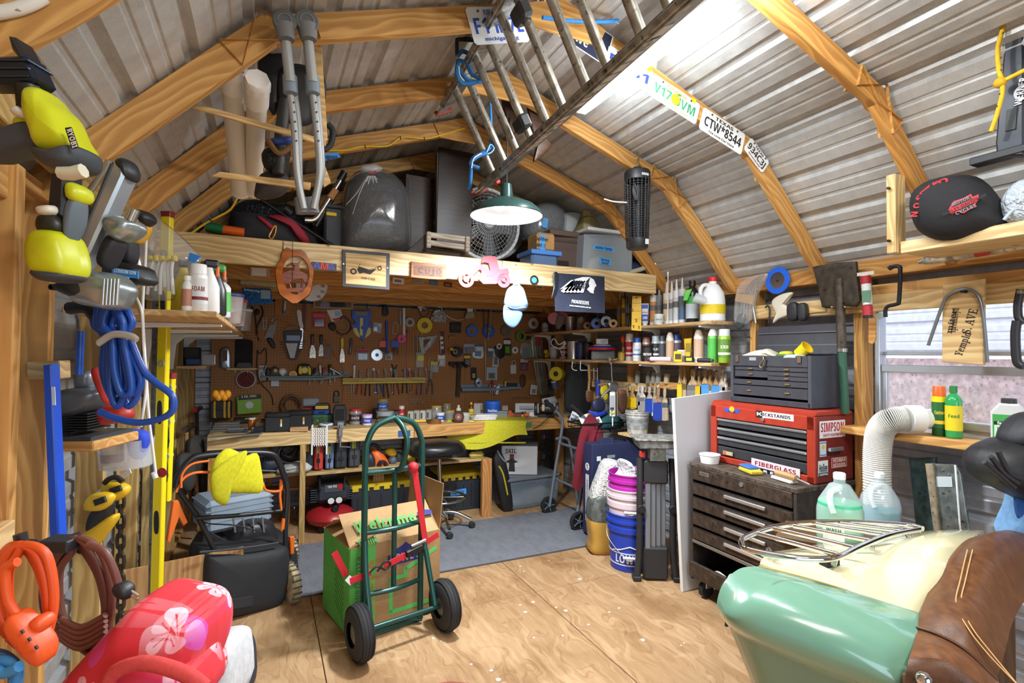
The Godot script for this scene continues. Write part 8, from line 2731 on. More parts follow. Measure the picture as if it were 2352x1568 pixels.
func build_hand_truck()->void:
	var turn:=12.0
	var c:=v(.6,0,-2.94)
	var kraft:=k_("b08a5c",.8,.0,"board")
	var green:=k_("5fbf54",.7,.0,"board")
	var ink:=k_("55c060",.7)
	s_("moving_carton","tall open kraft moving carton with green print and a blue store logo","box",c,turn)
	var w:=.505
	var h:=.435
	var d:=.40
	for s in [-1.0,1.0]:
		m_("side_panel",box(.006,h,d,.001),green if s<0 else kraft,v(s*w/2,h/2+.012,0))
		m_("wide_panel",box(w,h,.006,.001),kraft,v(0,h/2+.012,s*d/2))
	m_("base_panel",box(w,.006,d),kraft,v(0,.016,0))
	m_("front_flap",box(w,.005,.22,.001),k_("c09a6a",.8,.0,"board"),v(.0,h+.07,d/2-.09),v(36,0,0))
	m_("back_flap",box(w,.005,.2,.001),kraft,v(0,h+.05,-d/2+.08),v(-28,0,0))
	m_("raised_flap",box(.005,.25,d,.001),kraft,v(w/2+.01,h+.135,0),v(0,0,-5))
	m_("side_flap",box(.16,.005,d,.001),kraft,v(-w/2+.07,h+.035,0),v(0,0,20))
	var f:=d/2+.0036
	m_("green_panel",box(.13,h-.005,.001),green,v(-w/2+.065,h/2+.012,f))
	m_("lettering",w_("x-large",.07,.3),k_("b0743a",.7),v(-w/2+.1,.22,f+.001),v(0,0,-90))
	m_("lettering",w_("extra grande",.035,.26),k_("3f7a48",.7),v(-w/2+.045,.27,f+.001),v(0,0,-90))
	m_("lettering",w_("Welcome",.07,.34),ink,v(-.03,h+.085,d/2-.075),v(-54,0,0))
	m_("lettering",w_("home",.05,.1),ink,v(-.16,h+.032,d/2-.0),v(-54,0,0))
	m_("logo_shape",sl([-.1,-.045,.1,-.045,.1,.01,.075,.01,.075,.03,.02,.045,.0,.062,-.02,.045,-.075,.03,-.075,.01,-.1,.01],.001),k_("2a2f7c",.7),v(.045,.36,f))
	m_("lettering",w_("LOWE'S",.045,.17),k_("b89a78",.7),v(.045,.345,f+.001))
	m_("logo_shape",sl([-.045,-.015,.045,-.015,.045,.012,0,.024,-.045,.012],.001),k_("2a2f7c",.7),v(.2,h+.09,d/2-.08),v(-54,0,0))
	for k in [[-.035,.16,.02,.18,0],[.085,.075,.26,.02,0],[-.005,.245,.08,.02,0],[.045,.26,.02,.05,0],[.14,.315,.2,.02,22]]:
		m_("green_line",box(k[2],k[3],.001),ink,v(k[0],k[1],f),v(0,0,k[4]))
	for j in 9:
		m_("side_print",box(.001,.004,.14),k_("2f5a34",.7),v(-w/2-.0036,.09+j*.028,.06),v(28,0,0))
	var t:=v(.6,0,-2.69)
	s_("hand_truck","dark green steel hand truck with black tyres and a loop handle","hand truck",t,turn)
	var gt:=k_("1d4a44",.3,.25)
	var lean:=.0
	var P:=func(x:float,y:float,z:=.0):return v(x,y if y<.15 else y*.89,z+.02)
	for s in [-1.0,1.0]:
		m_("frame_tube",i_(q_([P.call(s*.155,.03),P.call(s*.155,.5),P.call(s*.155,1.0),P.call(s*.145,1.1),P.call(s*.1,1.185),P.call(0,1.225)],5),.0155,12),gt)
		m_("wheel_strut",i_(q_([P.call(s*.155,.56,.01),P.call(s*.165,.4,.05),P.call(s*.17,.14,.13)],5),.014,10),gt)
		var tr:=m_("tyre",la([.055,0,.1,.004,.122,.02,.127,.04,.122,.06,.1,.076,.055,.08],32),k_("2b2c2d",.75),v(s*.225-.04,.128,.15),v(0,0,-90))
		for j in 5:
			m_("tread_groove",la([.124-absf(j-2)*.0035,.013+j*.0125,.1285-absf(j-2)*.0038,.014+j*.0125,.1285-absf(j-2)*.0038,.021+j*.0125,.124-absf(j-2)*.0035,.022+j*.0125],32),k_("1b1c1d",.85),V0,V0,tr)
		m_("hub",la([0,.012,.03,.01,.056,.02,.056,.06,.03,.07,0,.068]),k_("9a9c9a",.4,.6,"grime"),V0,V0,tr)
	m_("axle",i_([P.call(-.24,.13,.13),P.call(.24,.13,.13)],.012,10),gt)
	m_("centre_bar",i_([P.call(0,.26,.005),P.call(0,.93,.005)],.016,4),gt)
	m_("loop_handle",i_(q_([P.call(.0,1.22),P.call(.02,1.17,.05),P.call(.03,1.08,.08),P.call(.01,.95,.06),P.call(-.005,.93,.02)],5),.015,10),gt)
	for y in [.26,.6,.93]:
		m_("cross_bar",i_(q_([P.call(-.15,y,.0),P.call(0,y,.025),P.call(.15,y,.0)],5),.0155,4),gt)
	m_("toe_plate",box(.36,.006,.2,.001),gt,v(0,.005,-.1))
	m_("caution_label",box(.022,.11,.002),k_("d8d8d2",.5),v(.163,.36,.07),v(-12,0,2))
	m_("yellow_label",box(.02,.035,.002),k_("d8c21e",.5),v(.163,.4,.065),v(-12,0,2))
	s_("ratchet_strap","red ratchet strap tied round the carton and hand truck","strap",t,turn)
	var red:=k_("c8202c",.6)
	for k in [[-.29,.46,-.23,.335,-.02],[-.235,.33,-.13,.345,.045],[-.06,.36,.06,.39,.045],[.14,.41,.25,.45,.03],[.095,.82,.165,.42,.05]]:
		var a:=v(k[0],k[1],k[4])
		var b:=v(k[2],k[3],k[4]+.01)
		var o:=m_("webbing",box((b-a).length(),.032,.004,.001),red)
		o.position=(a+b)/2.0
		o.rotation.z=atan2(b.y-a.y,b.x-a.x)
	m_("knot",ball(.028),red,v(.09,.83,.05))
	m_("ratchet",box(.1,.035,.03,.006),k_("2a2a2c",.4,.5),v(.1,.405,.055),v(0,0,14))
	m_("ratchet_bar",i_([v(.08,.43,.06),v(.16,.445,.06)],.01,8),k_("b9bcbc",.25,.9))
	m_("hook",i_(q_([v(-.14,.345,.05),v(-.1,.37,.055),v(-.06,.345,.055),v(-.03,.365,.055),v(-.06,.385,.055),v(-.1,.345,.055)],4),.005,6),k_("17181a",.5))
	m_("white_tag",box(.03,.04,.002),k_("e4e4e0",.5),v(-.235,.335,.05),v(0,0,40))
func build_mower()->void:
	var bk:=k_("1d1e21",.45)
	var org:=k_("e06a1e",.45)
	var b:=Basis(Vector3.UP,deg_to_rad(20))
	t_("lawn_mower","black lawn mower with orange bars and a slack black grass bag","lawn mower",b,v(-.08,0,-3.3))
	u_("grass_bag",[452,1262,470,1256,560,1250,625,1240,648,1250,646,1320,632,1372,580,1388,500,1404,452,1400,448,1330],.34,k_("232427",.7,.0,"cloth"),.0,5.0)
	c_("bag_flap",[508,1378,580,1366,580,1390,508,1402],.02,k_("2b2c30",.75,.0,"cloth"),.16)
	r_("seam",[458,1268,560,1258,640,1246],.006,k_("34353a",.7),.15,true)
	u_("engine_cover",[520,1225,545,1190,600,1184,622,1200,626,1240,560,1252,520,1250],.3,k_("26262a",.4),-.36,3.6)
	for k in 4:
		r_("cover_rib",[536+k*22,1190-k,540+k*22,1222],.006,k_("8a8680",.4,.3),-.21)
	u_("deck",[470,1235,640,1215,650,1330,470,1345],.5,k_("2a2a2c",.5),-.45,5.0)
	c_("side_plate",[470,1215,520,1240,520,1270,462,1262],.02,k_("3a3a3e",.5),-.2)
	r_("handle_tube",[492,1262,456,1190,412,1128,408,1100],.0135,bk,.06,true)
	r_("handle_grip",[404,1118,412,1090,438,1056,470,1046,560,1040,622,1042,640,1060,652,1092,655,1100],.0175,k_("15161a",.4),.14,true)
	r_("handle_tube",[655,1098,660,1130,656,1200,656,1270],.0135,bk,.1,true)
	r_("cross_brace",[450,1190,540,1184,652,1172],.012,bk,.08)
	r_("orange_lever",[416,1120,418,1090,440,1066,480,1058],.006,org,.16,true)
	r_("orange_lever",[404,1130,420,1100,446,1086,482,1084],.007,org,.15,true)
	r_("orange_lever",[604,1108,612,1126,644,1126,646,1102],.007,org,.12,true)
	r_("orange_lever",[645,1100,643,1140,646,1170],.007,org,.12)
	r_("cable",[440,1170,470,1200,540,1206,600,1222],.004,bk,.06,true)
	c_("orange_bracket",[382,1240,396,1150,408,1148,430,1198,420,1206,410,1186,388,1246],.03,org,.12)
	r_("orange_link",[652,1190,648,1215],.012,org,.1)
	for k in [[667,1340,.115,.1],[668,1262,.09,-.4]]:
		var w:=m_("wheel",la([.03,0,k[2]-.012,0,k[2],.008,k[2],.04,k[2]-.012,.048,.03,.048],28),k_("c2b593",.85,.0,"grime"),at(k[0],k[1],k[3])+v(.02,0,0),v(0,0,90))
		for j in 22:
			m_("tread",box(.012,.05,.008,.002),k_("5d5442",.85),v(cos(TAU*j/22)*k[2],.024,sin(TAU*j/22)*k[2]),v(0,-360.0*j/22,0),w)
		m_("hub",cyl(.035,.054,14),org,v(0,-.003,0),V0,w)
	c_("orange_guard",[664,1232,674,1230,674,1270,666,1272],.03,org,-.2)
	t_("yellow_hat","bright yellow felt cloth hung over the mower handle","cloth",b,on_z(545,1090,-3.12))
	var ye:=k_("d6d01e",.95,.0,"cloth")
	u_("cloth_body",[484,1080,496,1050,520,1030,545,1036,560,1048,590,1040,600,1075,603,1128,560,1132,520,1130,490,1110],.06,ye,.03)
	u_("folded_flap",[486,1086,528,1052,566,1034,560,1060,536,1105,524,1150,512,1160,490,1146,483,1120],.05,k_("c9c41c",.95,.0,"cloth"),.065)
	t_("grey_tub","grey blue lidded tub standing behind mower","tub",b,on_z(540,1160,-3.75))
	l_("tub_body",535,1165,96,70,.3,k_("8f9daa",.5))
	for k in 4:
		l_("ridge",535,1140+k*12,98,3,.305,k_("7f8d9a",.5))
	var wd:=k_("a07a4a",.6,.0,"wood")
	var names:=["ball hammer with a pale handle","dark sledge hammer","red headed hatchet","claw hammer","long handled hammer at the bench corner"]
	for k in 5:
		t_("hammer",names[k]+" hung on the tool wall rail","hammer",FACE_L,on_x(428+k*12,960,-.50),"hammers hung on the tool wall")
		var x:float=428+k*12
		var y:float=[985,978,940,935,930][k]
		r_("handle",[x,y,x+1,y+95+k*10],.014,k_(["b98f58","8a6236","2a2422","a88050","7a5a38"][k],.6,.0,"wood"))
		r_("head",[x-6,y+2,x+6,y-3],.02,k_("5d4a3c" if k!=2 else "b0242c",.5,.4,"grime"))
		r_("cap",[x,y-5,x,y+6],.017,k_("4a3c34",.5,.4))
	for k in [[424,1050,1090,"shaggy grey brush on a long handle"],[448,1010,1130,"black bristle broom standing bristles up"],[474,1075,1150,"long pole brush with pale bristles by the mower"]]:
		t_("broom",k[3]+" against the tool wall","broom",FACE_L,on_x(k[0],k[1],-.44),"brooms by the tool wall")
		var x:float=k[0]
		u_("bristles",[x-10,k[1],x+8,k[1]-6,x+12,k[1]+50,x+4,k[1]+80,x-10,k[1]+70],.1,k_("3a3833",.95,.0,"cloth"))
		r_("handle",[x+2,k[1]+70,x+6,k[2]+90],.013,wd)
		r_("collar",[x,k[1]+66,x+3,k[1]+82],.016,k_("4a4a48",.6))
	s_("leaning_plywood","offcut of pale plywood leaning by the levels","board",v(-.36,0,-3.1),12)
	m_("plywood_sheet",box(.19,.55,.015,.001),k_("b88f5c",.7,.0,"wood"),v(0,.28,0),v(0,0,90))
	m_("edge_ply",box(.19,.004,.016),k_("8a6a42",.8),v(0,.002,0))
func seen(called:String,label:String,category:String,x:float,y:float,t:float,group:="")->void:
	t_(called,label,category,view_basis,on_t(x,y,t),group)
func build_side_wall()->void:
	var pn:=k_("cfae78",.62,.0,"wood")
	var wht:=k_("dcdcd6",.4)
	s_("wall_shelf","long plywood shelf on white brackets along the tool wall","shelf",v(-.355,1.555,-3.54))
	b_("shelf_board",v(0,-.011,1.54),v(0,-.011,-1.53),.02,.41,Vector3.UP,pn)
	for z in [1.1,.4,-.4,-1.0]:
		m_("bracket",sl([.19,-.022,-.2,-.022,-.2,-.25,-.18,-.25,-.165,-.09,-.12,-.045,.19,-.034],.025,.003),wht,v(0,0,z))
	var y:=1.557
	var P:=func(px:float,z:float):return v(on_z(px,700,z).x,y,z)
	sy_("tall white foam cleaner can with a red band on the tool wall shelf",P.call(454,-2.1),.03,.165,"e4e4e2","d8d8d6","e8e8e6","FOAM","7a2a2c")
	bottle("small_bottle","small white pump bottle before the yellow bottle",P.call(429,-2.08),.016,.12,k_("e2e2de",.4),"b8806a","e8e8e4","","",.6)
	for k in [[420,-2.25,"d8c41e","yellow cleaner bottle behind the foam can","26262a"],[478,-2.2,"e6e6e4","white curved spray bottle with a black trigger","1d1d20"],[495,-2.3,"26282a","black trigger bottle with a green cap ring","3fa04a"]]:
		p_("trigger_bottle",k[3],"bottle",P.call(k[0],k[1]))
		m_("body",la([0,0,.034,0,.038,.008,.036,.1,.018,.15,.014,.17,0,.17]),k_(k[2],.35))
		m_("trigger_head",box(.05,.03,.028,.008),k_(k[4],.4),v(.008,.185,0))
		m_("trigger",box(.012,.045,.016,.004),k_("e2701e",.4),v(.028,.16,0))
	bottle("cleaner_bottle","green labelled cleaner bottle with a red side on shelf",P.call(508,-2.4),.034,.165,k_("d0d4d0",.4),"4fb04a","3a3a3c","","",.5)
	for k in [[527,-2.9,"navy lidded clear container","20306a"],[538,-3.2,"red lidded clear container","a8303a"],[556,-3.9,"pale lidded clear container","d8dcdc"]]:
		p_("food_container",k[2]+" stacked on the tool wall shelf","container",P.call(k[0],k[1]))
		m_("container_body",la([0,0,.05,0,.062,.13,0,.13]),cl_("cfc9c6",.35))
		m_("lid",cyl(.066,.016,24,.003),k_(k[3],.4),v(0,.13,0))
		m_("contents",cyl(.048,.05,14),k_("8a5a40",.7,.0,"grime"),v(0,.004,0))
	for k in [[445,842,.12,"upper small pine ledge with a blue battery box","2a4a78"],[488,905,.2,"lower small pine ledge with white trays","dcdcd8"]]:
		var p:=on_x(k[0],k[1],-.47)
		s_("small_ledge",k[3]+" below the bracketed shelf","shelf",p)
		m_("ledge_board",box(.18,.02,.3,.002),pn)
		m_("ledge_item",box(.09,.05,.1,.008),k_(k[4],.5),v(0,.036,.02))
		m_("dark_box",box(.1,.13,.12,.006),k_("242426",.6),v(-.02,.075,-.1))
		m_("clear_drawer",box(.08,.08,.1,.006),cl_("c9cdd0",.45),v(.09,.05,-.02))
	t_("amber_cups","cluster of amber plastic parts hanging under the lower ledge","parts",FACE_Z,on_z(515,908,-4.0))
	for k in 5:
		m_("amber_cup",ball(.022,1.3),cl_("e89a1e",.8),at(495+k*7,905+(k%2)*6))
	st_("trim_32","pine post frame with cross rails at the near end of tool wall")
	b_("post",v(-.535,0,-1.47),v(-.535,1.82,-1.47),.1,.04,Vector3.RIGHT,gold())
	b_("cross_rail",v(-.52,1.79,-.4),v(-.52,1.79,-1.45),.1,.04,Vector3.UP,gold())
	b_("cross_rail",v(-.54,1.64,-.4),v(-.54,1.64,-1.45),.09,.04,Vector3.UP,amber())
	m_("back_panel",box(.012,1.8,1.3),k_("c98f4e",.65,.0,"knotty"),v(-.568,.92,-.8))
	b_("hook_board",v(-.475,.985,-.6),v(-.475,.985,-1.42),.17,.025,Vector3.UP,k_("dfc18a",.62,.0,"wood"))
	var gy:=k_("3f454b",.55)
	var lime:=k_("cdd420",.35)
	var navy:=k_("20293a",.3,.4)
	var black:=k_("1d1e20",.45)
	seen("nail_gun","lime green nailer with a navy magazine, hung highest by the roof ledger","nail gun",120,250,.9)
	u_("body",[84,212,112,212,130,235,160,265,185,320,205,350,196,362,150,362,112,352,100,320,82,270,80,235],.085,lime,.0,3.0)
	u_("cap",[102,352,150,358,202,345,208,368,196,390,160,397,124,388],.09,gy,.0,3.0)
	r_("cap_ring",[140,396,166,398,192,392],.012,k_("d8d4bc",.5),.02)
	u_("grip",[-20,310,40,300,80,288,110,300,114,340,60,355,-20,372],.06,gy,.0,4.0)
	u_("trigger_guard",[44,275,82,270,98,300,90,330,60,300,46,300],.04,lime)
	c_("magazine",[-20,145,84,140,110,195,96,205,-20,205],.045,navy,.0)
	for k in 3:
		l_("magazine_rib",40,155+k*18,110,4,.05,k_("2f3b50",.3,.4))
	c_("nose",[40,95,56,98,82,145,92,175,76,180,60,140,48,125],.04,black)
	u_("white_lever",[30,256,46,246,66,256,84,262,86,278,60,276,44,270],.03,k_("e0e0da",.4),.02)
	r_("driver_tube",[66,200,70,255],.018,black,.01)
	c_("badge",[150,294,164,292,180,338,166,342],.003,black,.041)
	x_("RYOBI",165,317,11,42,k_("e8e8e8",.5),.044,-72)
	seen("nail_gun","lime green nailer hanging body down below the highest one","nail gun",140,540,1.1)
	u_("body",[92,545,110,530,160,536,178,570,186,612,176,640,120,640,92,620,86,575],.1,lime,.0,3.0)
	u_("cap",[94,622,180,630,166,648,110,646],.09,gy)
	c_("magazine",[136,400,172,402,168,505,128,500],.05,k_("26262a",.3,.2))
	u_("grip",[170,455,190,460,184,520,164,560,158,520],.05,k_("5d6a74",.55))
	u_("lime_back",[168,422,196,432,200,455,188,468,168,460],.06,lime)
	u_("nose_block",[104,500,140,490,162,512,158,540,104,538],.07,k_("3a3c34",.4,.4))
	u_("white_knob",[98,478,132,474,138,490,118,498,100,494],.05,k_("e2e0d0",.4),.02)
	seen("framing_nailer","silver framing nailer with a long aluminium magazine","nail gun",230,560,1.26)
	c_("magazine",[276,374,304,382,300,412,222,584,180,650,160,640],.05,k_("b9c2ca",.3,.7))
	c_("magazine_edge",[274,378,282,380,174,646,164,640],.056,k_("4a5258",.35,.5))
	u_("black_end",[276,372,290,366,304,374,312,400,306,418,296,402,280,386],.06,black)
	var sv:=k_("a8b4b6",.25,.7)
	u_("housing",[178,650,200,625,240,625,272,632,296,660,290,690,270,712,230,706,190,695],.12,sv,.0,3.0)
	u_("nose",[134,656,150,652,190,622,220,640,236,680,200,690,150,672],.09,k_("33383c",.4,.4),.02)
	d_("muzzle",138,661,7,.05,black,.03,4)
	u_("grip",[232,600,258,540,284,550,262,606,246,618],.06,k_("222226",.6))
	u_("motor_cap",[258,505,290,498,322,515,314,540,280,556,258,530],.09,sv,.0,3.0)
	r_("air_fitting",[298,506,310,480],.012,k_("c9ccce",.2,.9),.02)
	for k in 5:
		r_("cooling_fin",[240+k*8,640,236+k*8,700],.004,k_("c2ccce",.25,.7),.06)
	r_("hanging_bar",[200,448,246,378,250,368],.008,k_("a9a8a0",.3,.7),-.1)
	seen("cordless_drill","yellow and black cordless drill with a blue labelled battery","drill",300,600,1.52)
	u_("battery",[254,612,270,600,330,612,344,630,342,655,262,645],.1,black,.0,4.0)
	c_("blue_label",[257,614,318,622,318,640,258,634],.003,k_("2f8fd8",.4),.052)
	x_("LITHIUM ION",287,624,8,48,k_("e8f0f6",.5),.055,-7)
	x_("20V MAX",282,638,6,30,k_("e8e8e8",.5),.055,-7)
	u_("grip",[282,600,292,550,312,548,310,605],.05,k_("25262a",.6))
	u_("yellow_body",[292,500,320,490,338,520,318,556,300,552],.09,k_("e0a81c",.45))
	u_("chuck",[318,484,345,490,352,510,330,520],.06,black)
	seen("glove_bag","clear plastic bag of white strings with yellow ends and blue tape","bag",385,580,1.85)
	u_("film",[330,500,350,490,400,530,462,590,440,620,408,640,390,690,340,690,320,640,312,560],.14,cl_("e4e8ea",.16,.12),.0,2.4,null,false)
	for k in 9:
		r_("white_string",[318+k*10,660+k%3*8,330+k*8,620,344+k*7,588+k%2*8],.006,k_("e8e6e0",.6),.01*(k%3),true)
		r_("yellow_end",[344+k*7,588+k%2*8,346+k*7,600],.01,k_("d8c01e",.5),.01*(k%3))
	c_("blue_tape",[436,580,462,588,446,604,432,596],.004,k_("3f8ce0",.5),.04)
	seen("white_lanyard","thin white cord hanging in two strands before yellow level","cord",335,800,1.66)
	r_("strand",[338,490,334,600,328,700,332,800,338,900,342,960,352,1040,358,1092],.004,k_("e6e4de",.5),.0,true)
	r_("strand",[312,680,326,720,330,800,336,880,324,980],.004,k_("e6e4de",.5),.01,true)
	r_("plug_end",[352,1084,358,1098],.008,k_("e6e4de",.5))
	for k in [[385,490,358,1420,2.3,22,"tall yellow spirit level standing against the tool wall"],[393,860,382,1150,2.42,16,"shorter yellow level behind the tall one"]]:
		seen("spirit_level",k[6],"level",k[0],k[1],k[4],"yellow levels")
		var w:float=k[5]/2.0
		c_("body",[k[0]-w,k[1],k[0]+w,k[1],k[2]+w,k[3],k[2]-w,k[3]],.03,k_("e4cf16",.35))
		c_("end_cap",[k[0]-w-1,k[1]-4,k[0]+w+1,k[1]-4,k[0]+w,k[1]+10,k[0]-w,k[1]+10],.034,k_("8a2a2a",.5))
		for j in 3:
			var u:=.22+j*.27
			var xx:float=lerpf(k[0],k[2],u)
			var yy:float=lerpf(k[1],k[3],u)
			u_("grip_hole",[xx-6,yy-26,xx+6,yy-26,xx+6,yy+26,xx-6,yy+26],.036,black,.0,4.0)
			d_("vial",lerpf(k[0],k[2],u-.12),lerpf(k[1],k[3],u-.12),8,.036,k_("9aa89a",.3),.0,4)
		if k[5]>20:
			d_("red_badge",372,1085,11,.002,k_("a8282c",.4),.017)
	seen("straightedge","grey aluminium straightedge behind the tall yellow level","straightedge",362,800,2.36)
	c_("bar",[353,640,374,640,362,1400,342,1400],.02,k_("8a929c",.35,.6,"grime"))
	r_("edge",[375,640,363,1400],.004,k_("b9c0c6",.3,.7),.01)
	seen("blue_level","bright blue steel straightedge hung on the near post","straightedge",125,1000,1.42)
	c_("bar",[108,838,128,836,146,1240,124,1240],.03,k_("1c50c8",.35))
	c_("label_panel",[118,888,126,888,128,930,120,930],.002,k_("dfe4ea",.5),.0165)
	d_("hang_hole",119,846,3,.032,black)
	b_("stop_block",at(75,850,-.05),at(150,848,-.05),.05,.04,Vector3.UP,pine())
	seen("air_pump","grey cast air pump with black fins on a pine bracket shelf","pump",210,920,1.72)
	u_("casting",[150,900,200,888,250,895,245,920,215,945,160,950],.16,k_("6d747a",.4,.5),.0,3.6)
	u_("cylinder",[186,855,214,852,216,892,188,895],.07,k_("7d848a",.4,.5))
	for k in 7:
		l_("fin",172,952+k*6,42,3,.1,black)
		l_("fin",212,946+k*6,34,3,.1,black)
	l_("base_plate",205,998,110,10,.18,k_("4a4d50",.4,.4))
	l_("shelf_board",195,1012,150,22,.2,gold())
	u_("red_funnel",[215,850,228,846,250,880,250,930,234,900],.05,k_("b02a22",.5),.06)
	u_("red_scoop",[234,935,290,932,300,960,250,975,236,965],.08,k_("a8281f",.5),.06)
	seen("air_hose","thick coil of blue air hose tied by grey cord","hose",280,830,1.34)
	var blue:=k_("1f4fa8",.35)
	for k in 7:
		r_("hose_loop",[214+k*11,706,216+k*7,745,240+k*6,775,236+k*9,850+k%3*22,256+k*8,905+k%3*14,282+k*7,870+k%2*20,278+k*2,780,262+k*7,740,240+k*8,706],.0085,blue,.014*(k%4),true)
	r_("hose_tail",[300,780,330,850,360,880,396,910,390,950,330,970,270,962,228,945],.0085,blue,.03,true)
	r_("hose_tail",[186,760,182,860],.0085,blue,.0,true)
	for k in 2:
		r_("grey_tie",[226,786+k*4,260,766+k*4,300,770+k*4,314,780+k*2],.007,k_("a9a59a",.8),.06,true)
	r_("hook_arm",[158,708,200,706,225,730,236,708],.016,black,.0,true)
	seen("cup_holder","clear plastic caddy of bottles and a blue cloth on the stud","caddy",288,1040,1.9)
	m_("caddy_body",la([0,0,.08,0,.088,.1,.085,.1,.078,.004,0,.004]),cl_("d8dcdc",.3),at(290,1070),V0)
	m_("bottle_body",cyl(.034,.11,18,.005),k_("d8c49a",.4),at(258,1066,.02))
	m_("bottle_label",band(.034,.01,.04),k_("7a3a30",.5),at(258,1066,.02))
	m_("bottle_cap",cyl(.012,.05,12),k_("b9bcbe",.3,.8),at(254,1000,.02))
	u_("blue_cloth",[276,990,300,985,332,990,342,1010,330,1050,310,1050,300,1008,280,1006],.07,k_("2a48c8",.8,.0,"cloth"),.01)
	seen("yellow_drill","black and yellow right angle drill hanging on white strap","drill",240,1170,1.95)
	u_("battery_foot",[196,1165,210,1135,250,1130,262,1142,244,1168,215,1172],.06,k_("d8b01e",.45),.02)
	u_("battery_foot",[236,1120,252,1105,294,1115,292,1135,268,1150,246,1140],.06,k_("d8b01e",.45),-.04)
	for k in [[230,1150],[266,1124]]:
		l_("terminal",k[0],k[1],26,14,.01,black,.05 if k[0]<250 else .0,20)
	u_("grip",[214,1172,246,1150,262,1158,240,1205,210,1225,202,1210],.06,k_("222226",.55))
	u_("yellow_body",[188,1235,205,1215,262,1180,270,1190,240,1232,222,1252,196,1250],.07,k_("d8b01e",.45))
	c_("white_strap",[150,1180,298,1075,302,1086,152,1192],.004,k_("e2e2e0",.5),-.06)
	r_("hanging_ring",[240,1110,250,1100,266,1096,282,1106],.01,k_("3a3028",.5,.4),-.02,true)
	seen("steel_chain","heavy dark steel chain hanging down the stud","chain",277,1300,2.05)
	for k in 14:
		var yy:=1150+k*23
		if k%2:
			r_("link",[277,yy-15,277,yy+15],.009,k_("4a443c",.5,.6,"grime"))
		else:
			r_("link",[270,yy-12,277,yy-17,284,yy-12,284,yy+12,277,yy+17,270,yy+12],.0065,k_("4a443c",.5,.6,"grime"),.0,true,null,true)
func build_cords()->void:
	var black:=k_("1d1e20",.5)
	for k in [["orange","e0541e",60,1370,.98,"orange extension cord coil with a triple outlet end, nearest the doorway"],["brown","6d4034",185,1330,1.2,"brown extension cord coil with a black plug hung beside the orange coil"]]:
		seen("extension_cord",k[5],"cord",k[2],k[3],k[4])
		var m:=k_(k[1],.45)
		var x:float=k[2]
		var s:=1.0 if k[0]=="orange" else 1.15
		for j in 9:
			var o:=j*5.0-20
			r_("cord_loop",[x-10+o*.6,1250-20*(s-1)*5,x+30*s+o,1275,x+52*s+o*.7,1340+j*5,x+44*s,1430+j*6,x+o,1470+j*4,x-50*s+o,1420,x-58*s+o,1340-j*3,x-34*s+o,1270],.0068,m,.012*(j%4),true,null,true)
		for j in 5:
			r_("cord_wrap",[x-40*s,1400+j*11+20,x,1420+j*12+20,x+50*s,1392+j*12+20],.0068,m,.05,true)
		r_("hook",[x-14,1225,x-8,1250,x+6,1262,x+16,1244],.011,black,-.02,true)
		if k[0]=="orange":
			u_("outlet_block",[28,1418,50,1405,110,1470,116,1508,96,1516,40,1450],.05,m,.08,4.0)
			for j in 3:
				l_("outlet_slot",52+j*16,1450+j*18,4,8,.004,black,.106,30)
			r_("cord_end",[40,1416,20,1380,12,1330,16,1300,40,1290],.008,m,.08,true)
			u_("plug",[80,1420,104,1410,116,1430,96,1452],.04,m,.07)
		else:
			r_("plug_lead",[200,1250,240,1268,262,1310,272,1345],.008,m,.07,true)
			u_("plug",[264,1344,282,1336,302,1350,300,1372,276,1368],.04,black,.07)
			for j in 2:
				r_("prong",[300,1356+j*10,318,1368+j*8],.003,k_("c9c4b4",.3,.8),.07)
			l_("black_tape",140,1248,68,26,.05,k_("242426",.6),.04)
	seen("blue_rope_coil","light blue cord coil below the orange cord","cord",20,1540,.9)
	for j in 6:
		r_("cord_loop",[-30,1500+j*8,10+j*3,1505+j*6,42-j*2,1540,30,1600],.008,k_("2f78b0",.6),.01*(j%3),true)
	r_("cord_wrap",[-20,1530,10,1545,44,1530],.009,k_("3a8ac4",.6),.03,true)
	tex.towel=paint(384,384,func(u,v):
		var c:=Color("d0303a")
		if tile(noise_big,u,v,.35,1.1)>.12:
			c=Color("c94fb4")
		for f in [[.3,.3,.2,.3],[.78,.62,.17,1.1],[.25,.8,.12,2.0],[.8,.12,.1,.0]]:
			var d:=w(u-f[0],v-f[1])
			var r:float=d.length()/f[2]
			var a:float=fposmod(d.angle()+f[3],TAU/5)-TAU/10
			if r<1.0 and absf(a)<.5*sqrt(maxf(.0,1.0-pow(2.0*r-1.05,2))) and r>.06:
				c=Color("ecc9d4") if absf(a)>.05 or r>.7 else Color("c03a48")
		return c)
	var tm:=StandardMaterial3D.new()
	tm.albedo_texture=tex.towel
	tm.roughness=.95
	tm.uv1_triplanar=true
	tm.uv1_scale=v(3.0,3.0,3.0)
	seen("beach_towel","red and pink beach towel printed with pale hibiscus flowers","towel",340,1480,1.15)
	u_("draped_cloth",[352,1358,400,1362,470,1378,498,1410,500,1470,480,1540,460,1600,160,1600,190,1530,260,1450,310,1400],.26,tm,.0,3.0)
	u_("fold",[250,1550,330,1490,430,1500,480,1520,470,1600,240,1600],.2,tm,.06,3.0)
	r_("hem",[240,1590,262,1545,330,1522,420,1545,470,1580],.014,k_("d84a48",.95,.0,"cloth"),.165,true)
	seen("white_towel","white terry towel over a dark seat beside the printed towel","towel",520,1520,1.3)
	u_("draped_cloth",[470,1480,500,1464,540,1462,556,1490,552,1600,440,1600],.16,k_("d9dce0",.95,.0,"cloth"),.0,4.0)
	u_("dark_side",[540,1470,556,1490,562,1540,562,1600,540,1600],.15,k_("2a2c34",.7),-.03,4.0)
var noise_big:=noise(1.0,21,2)
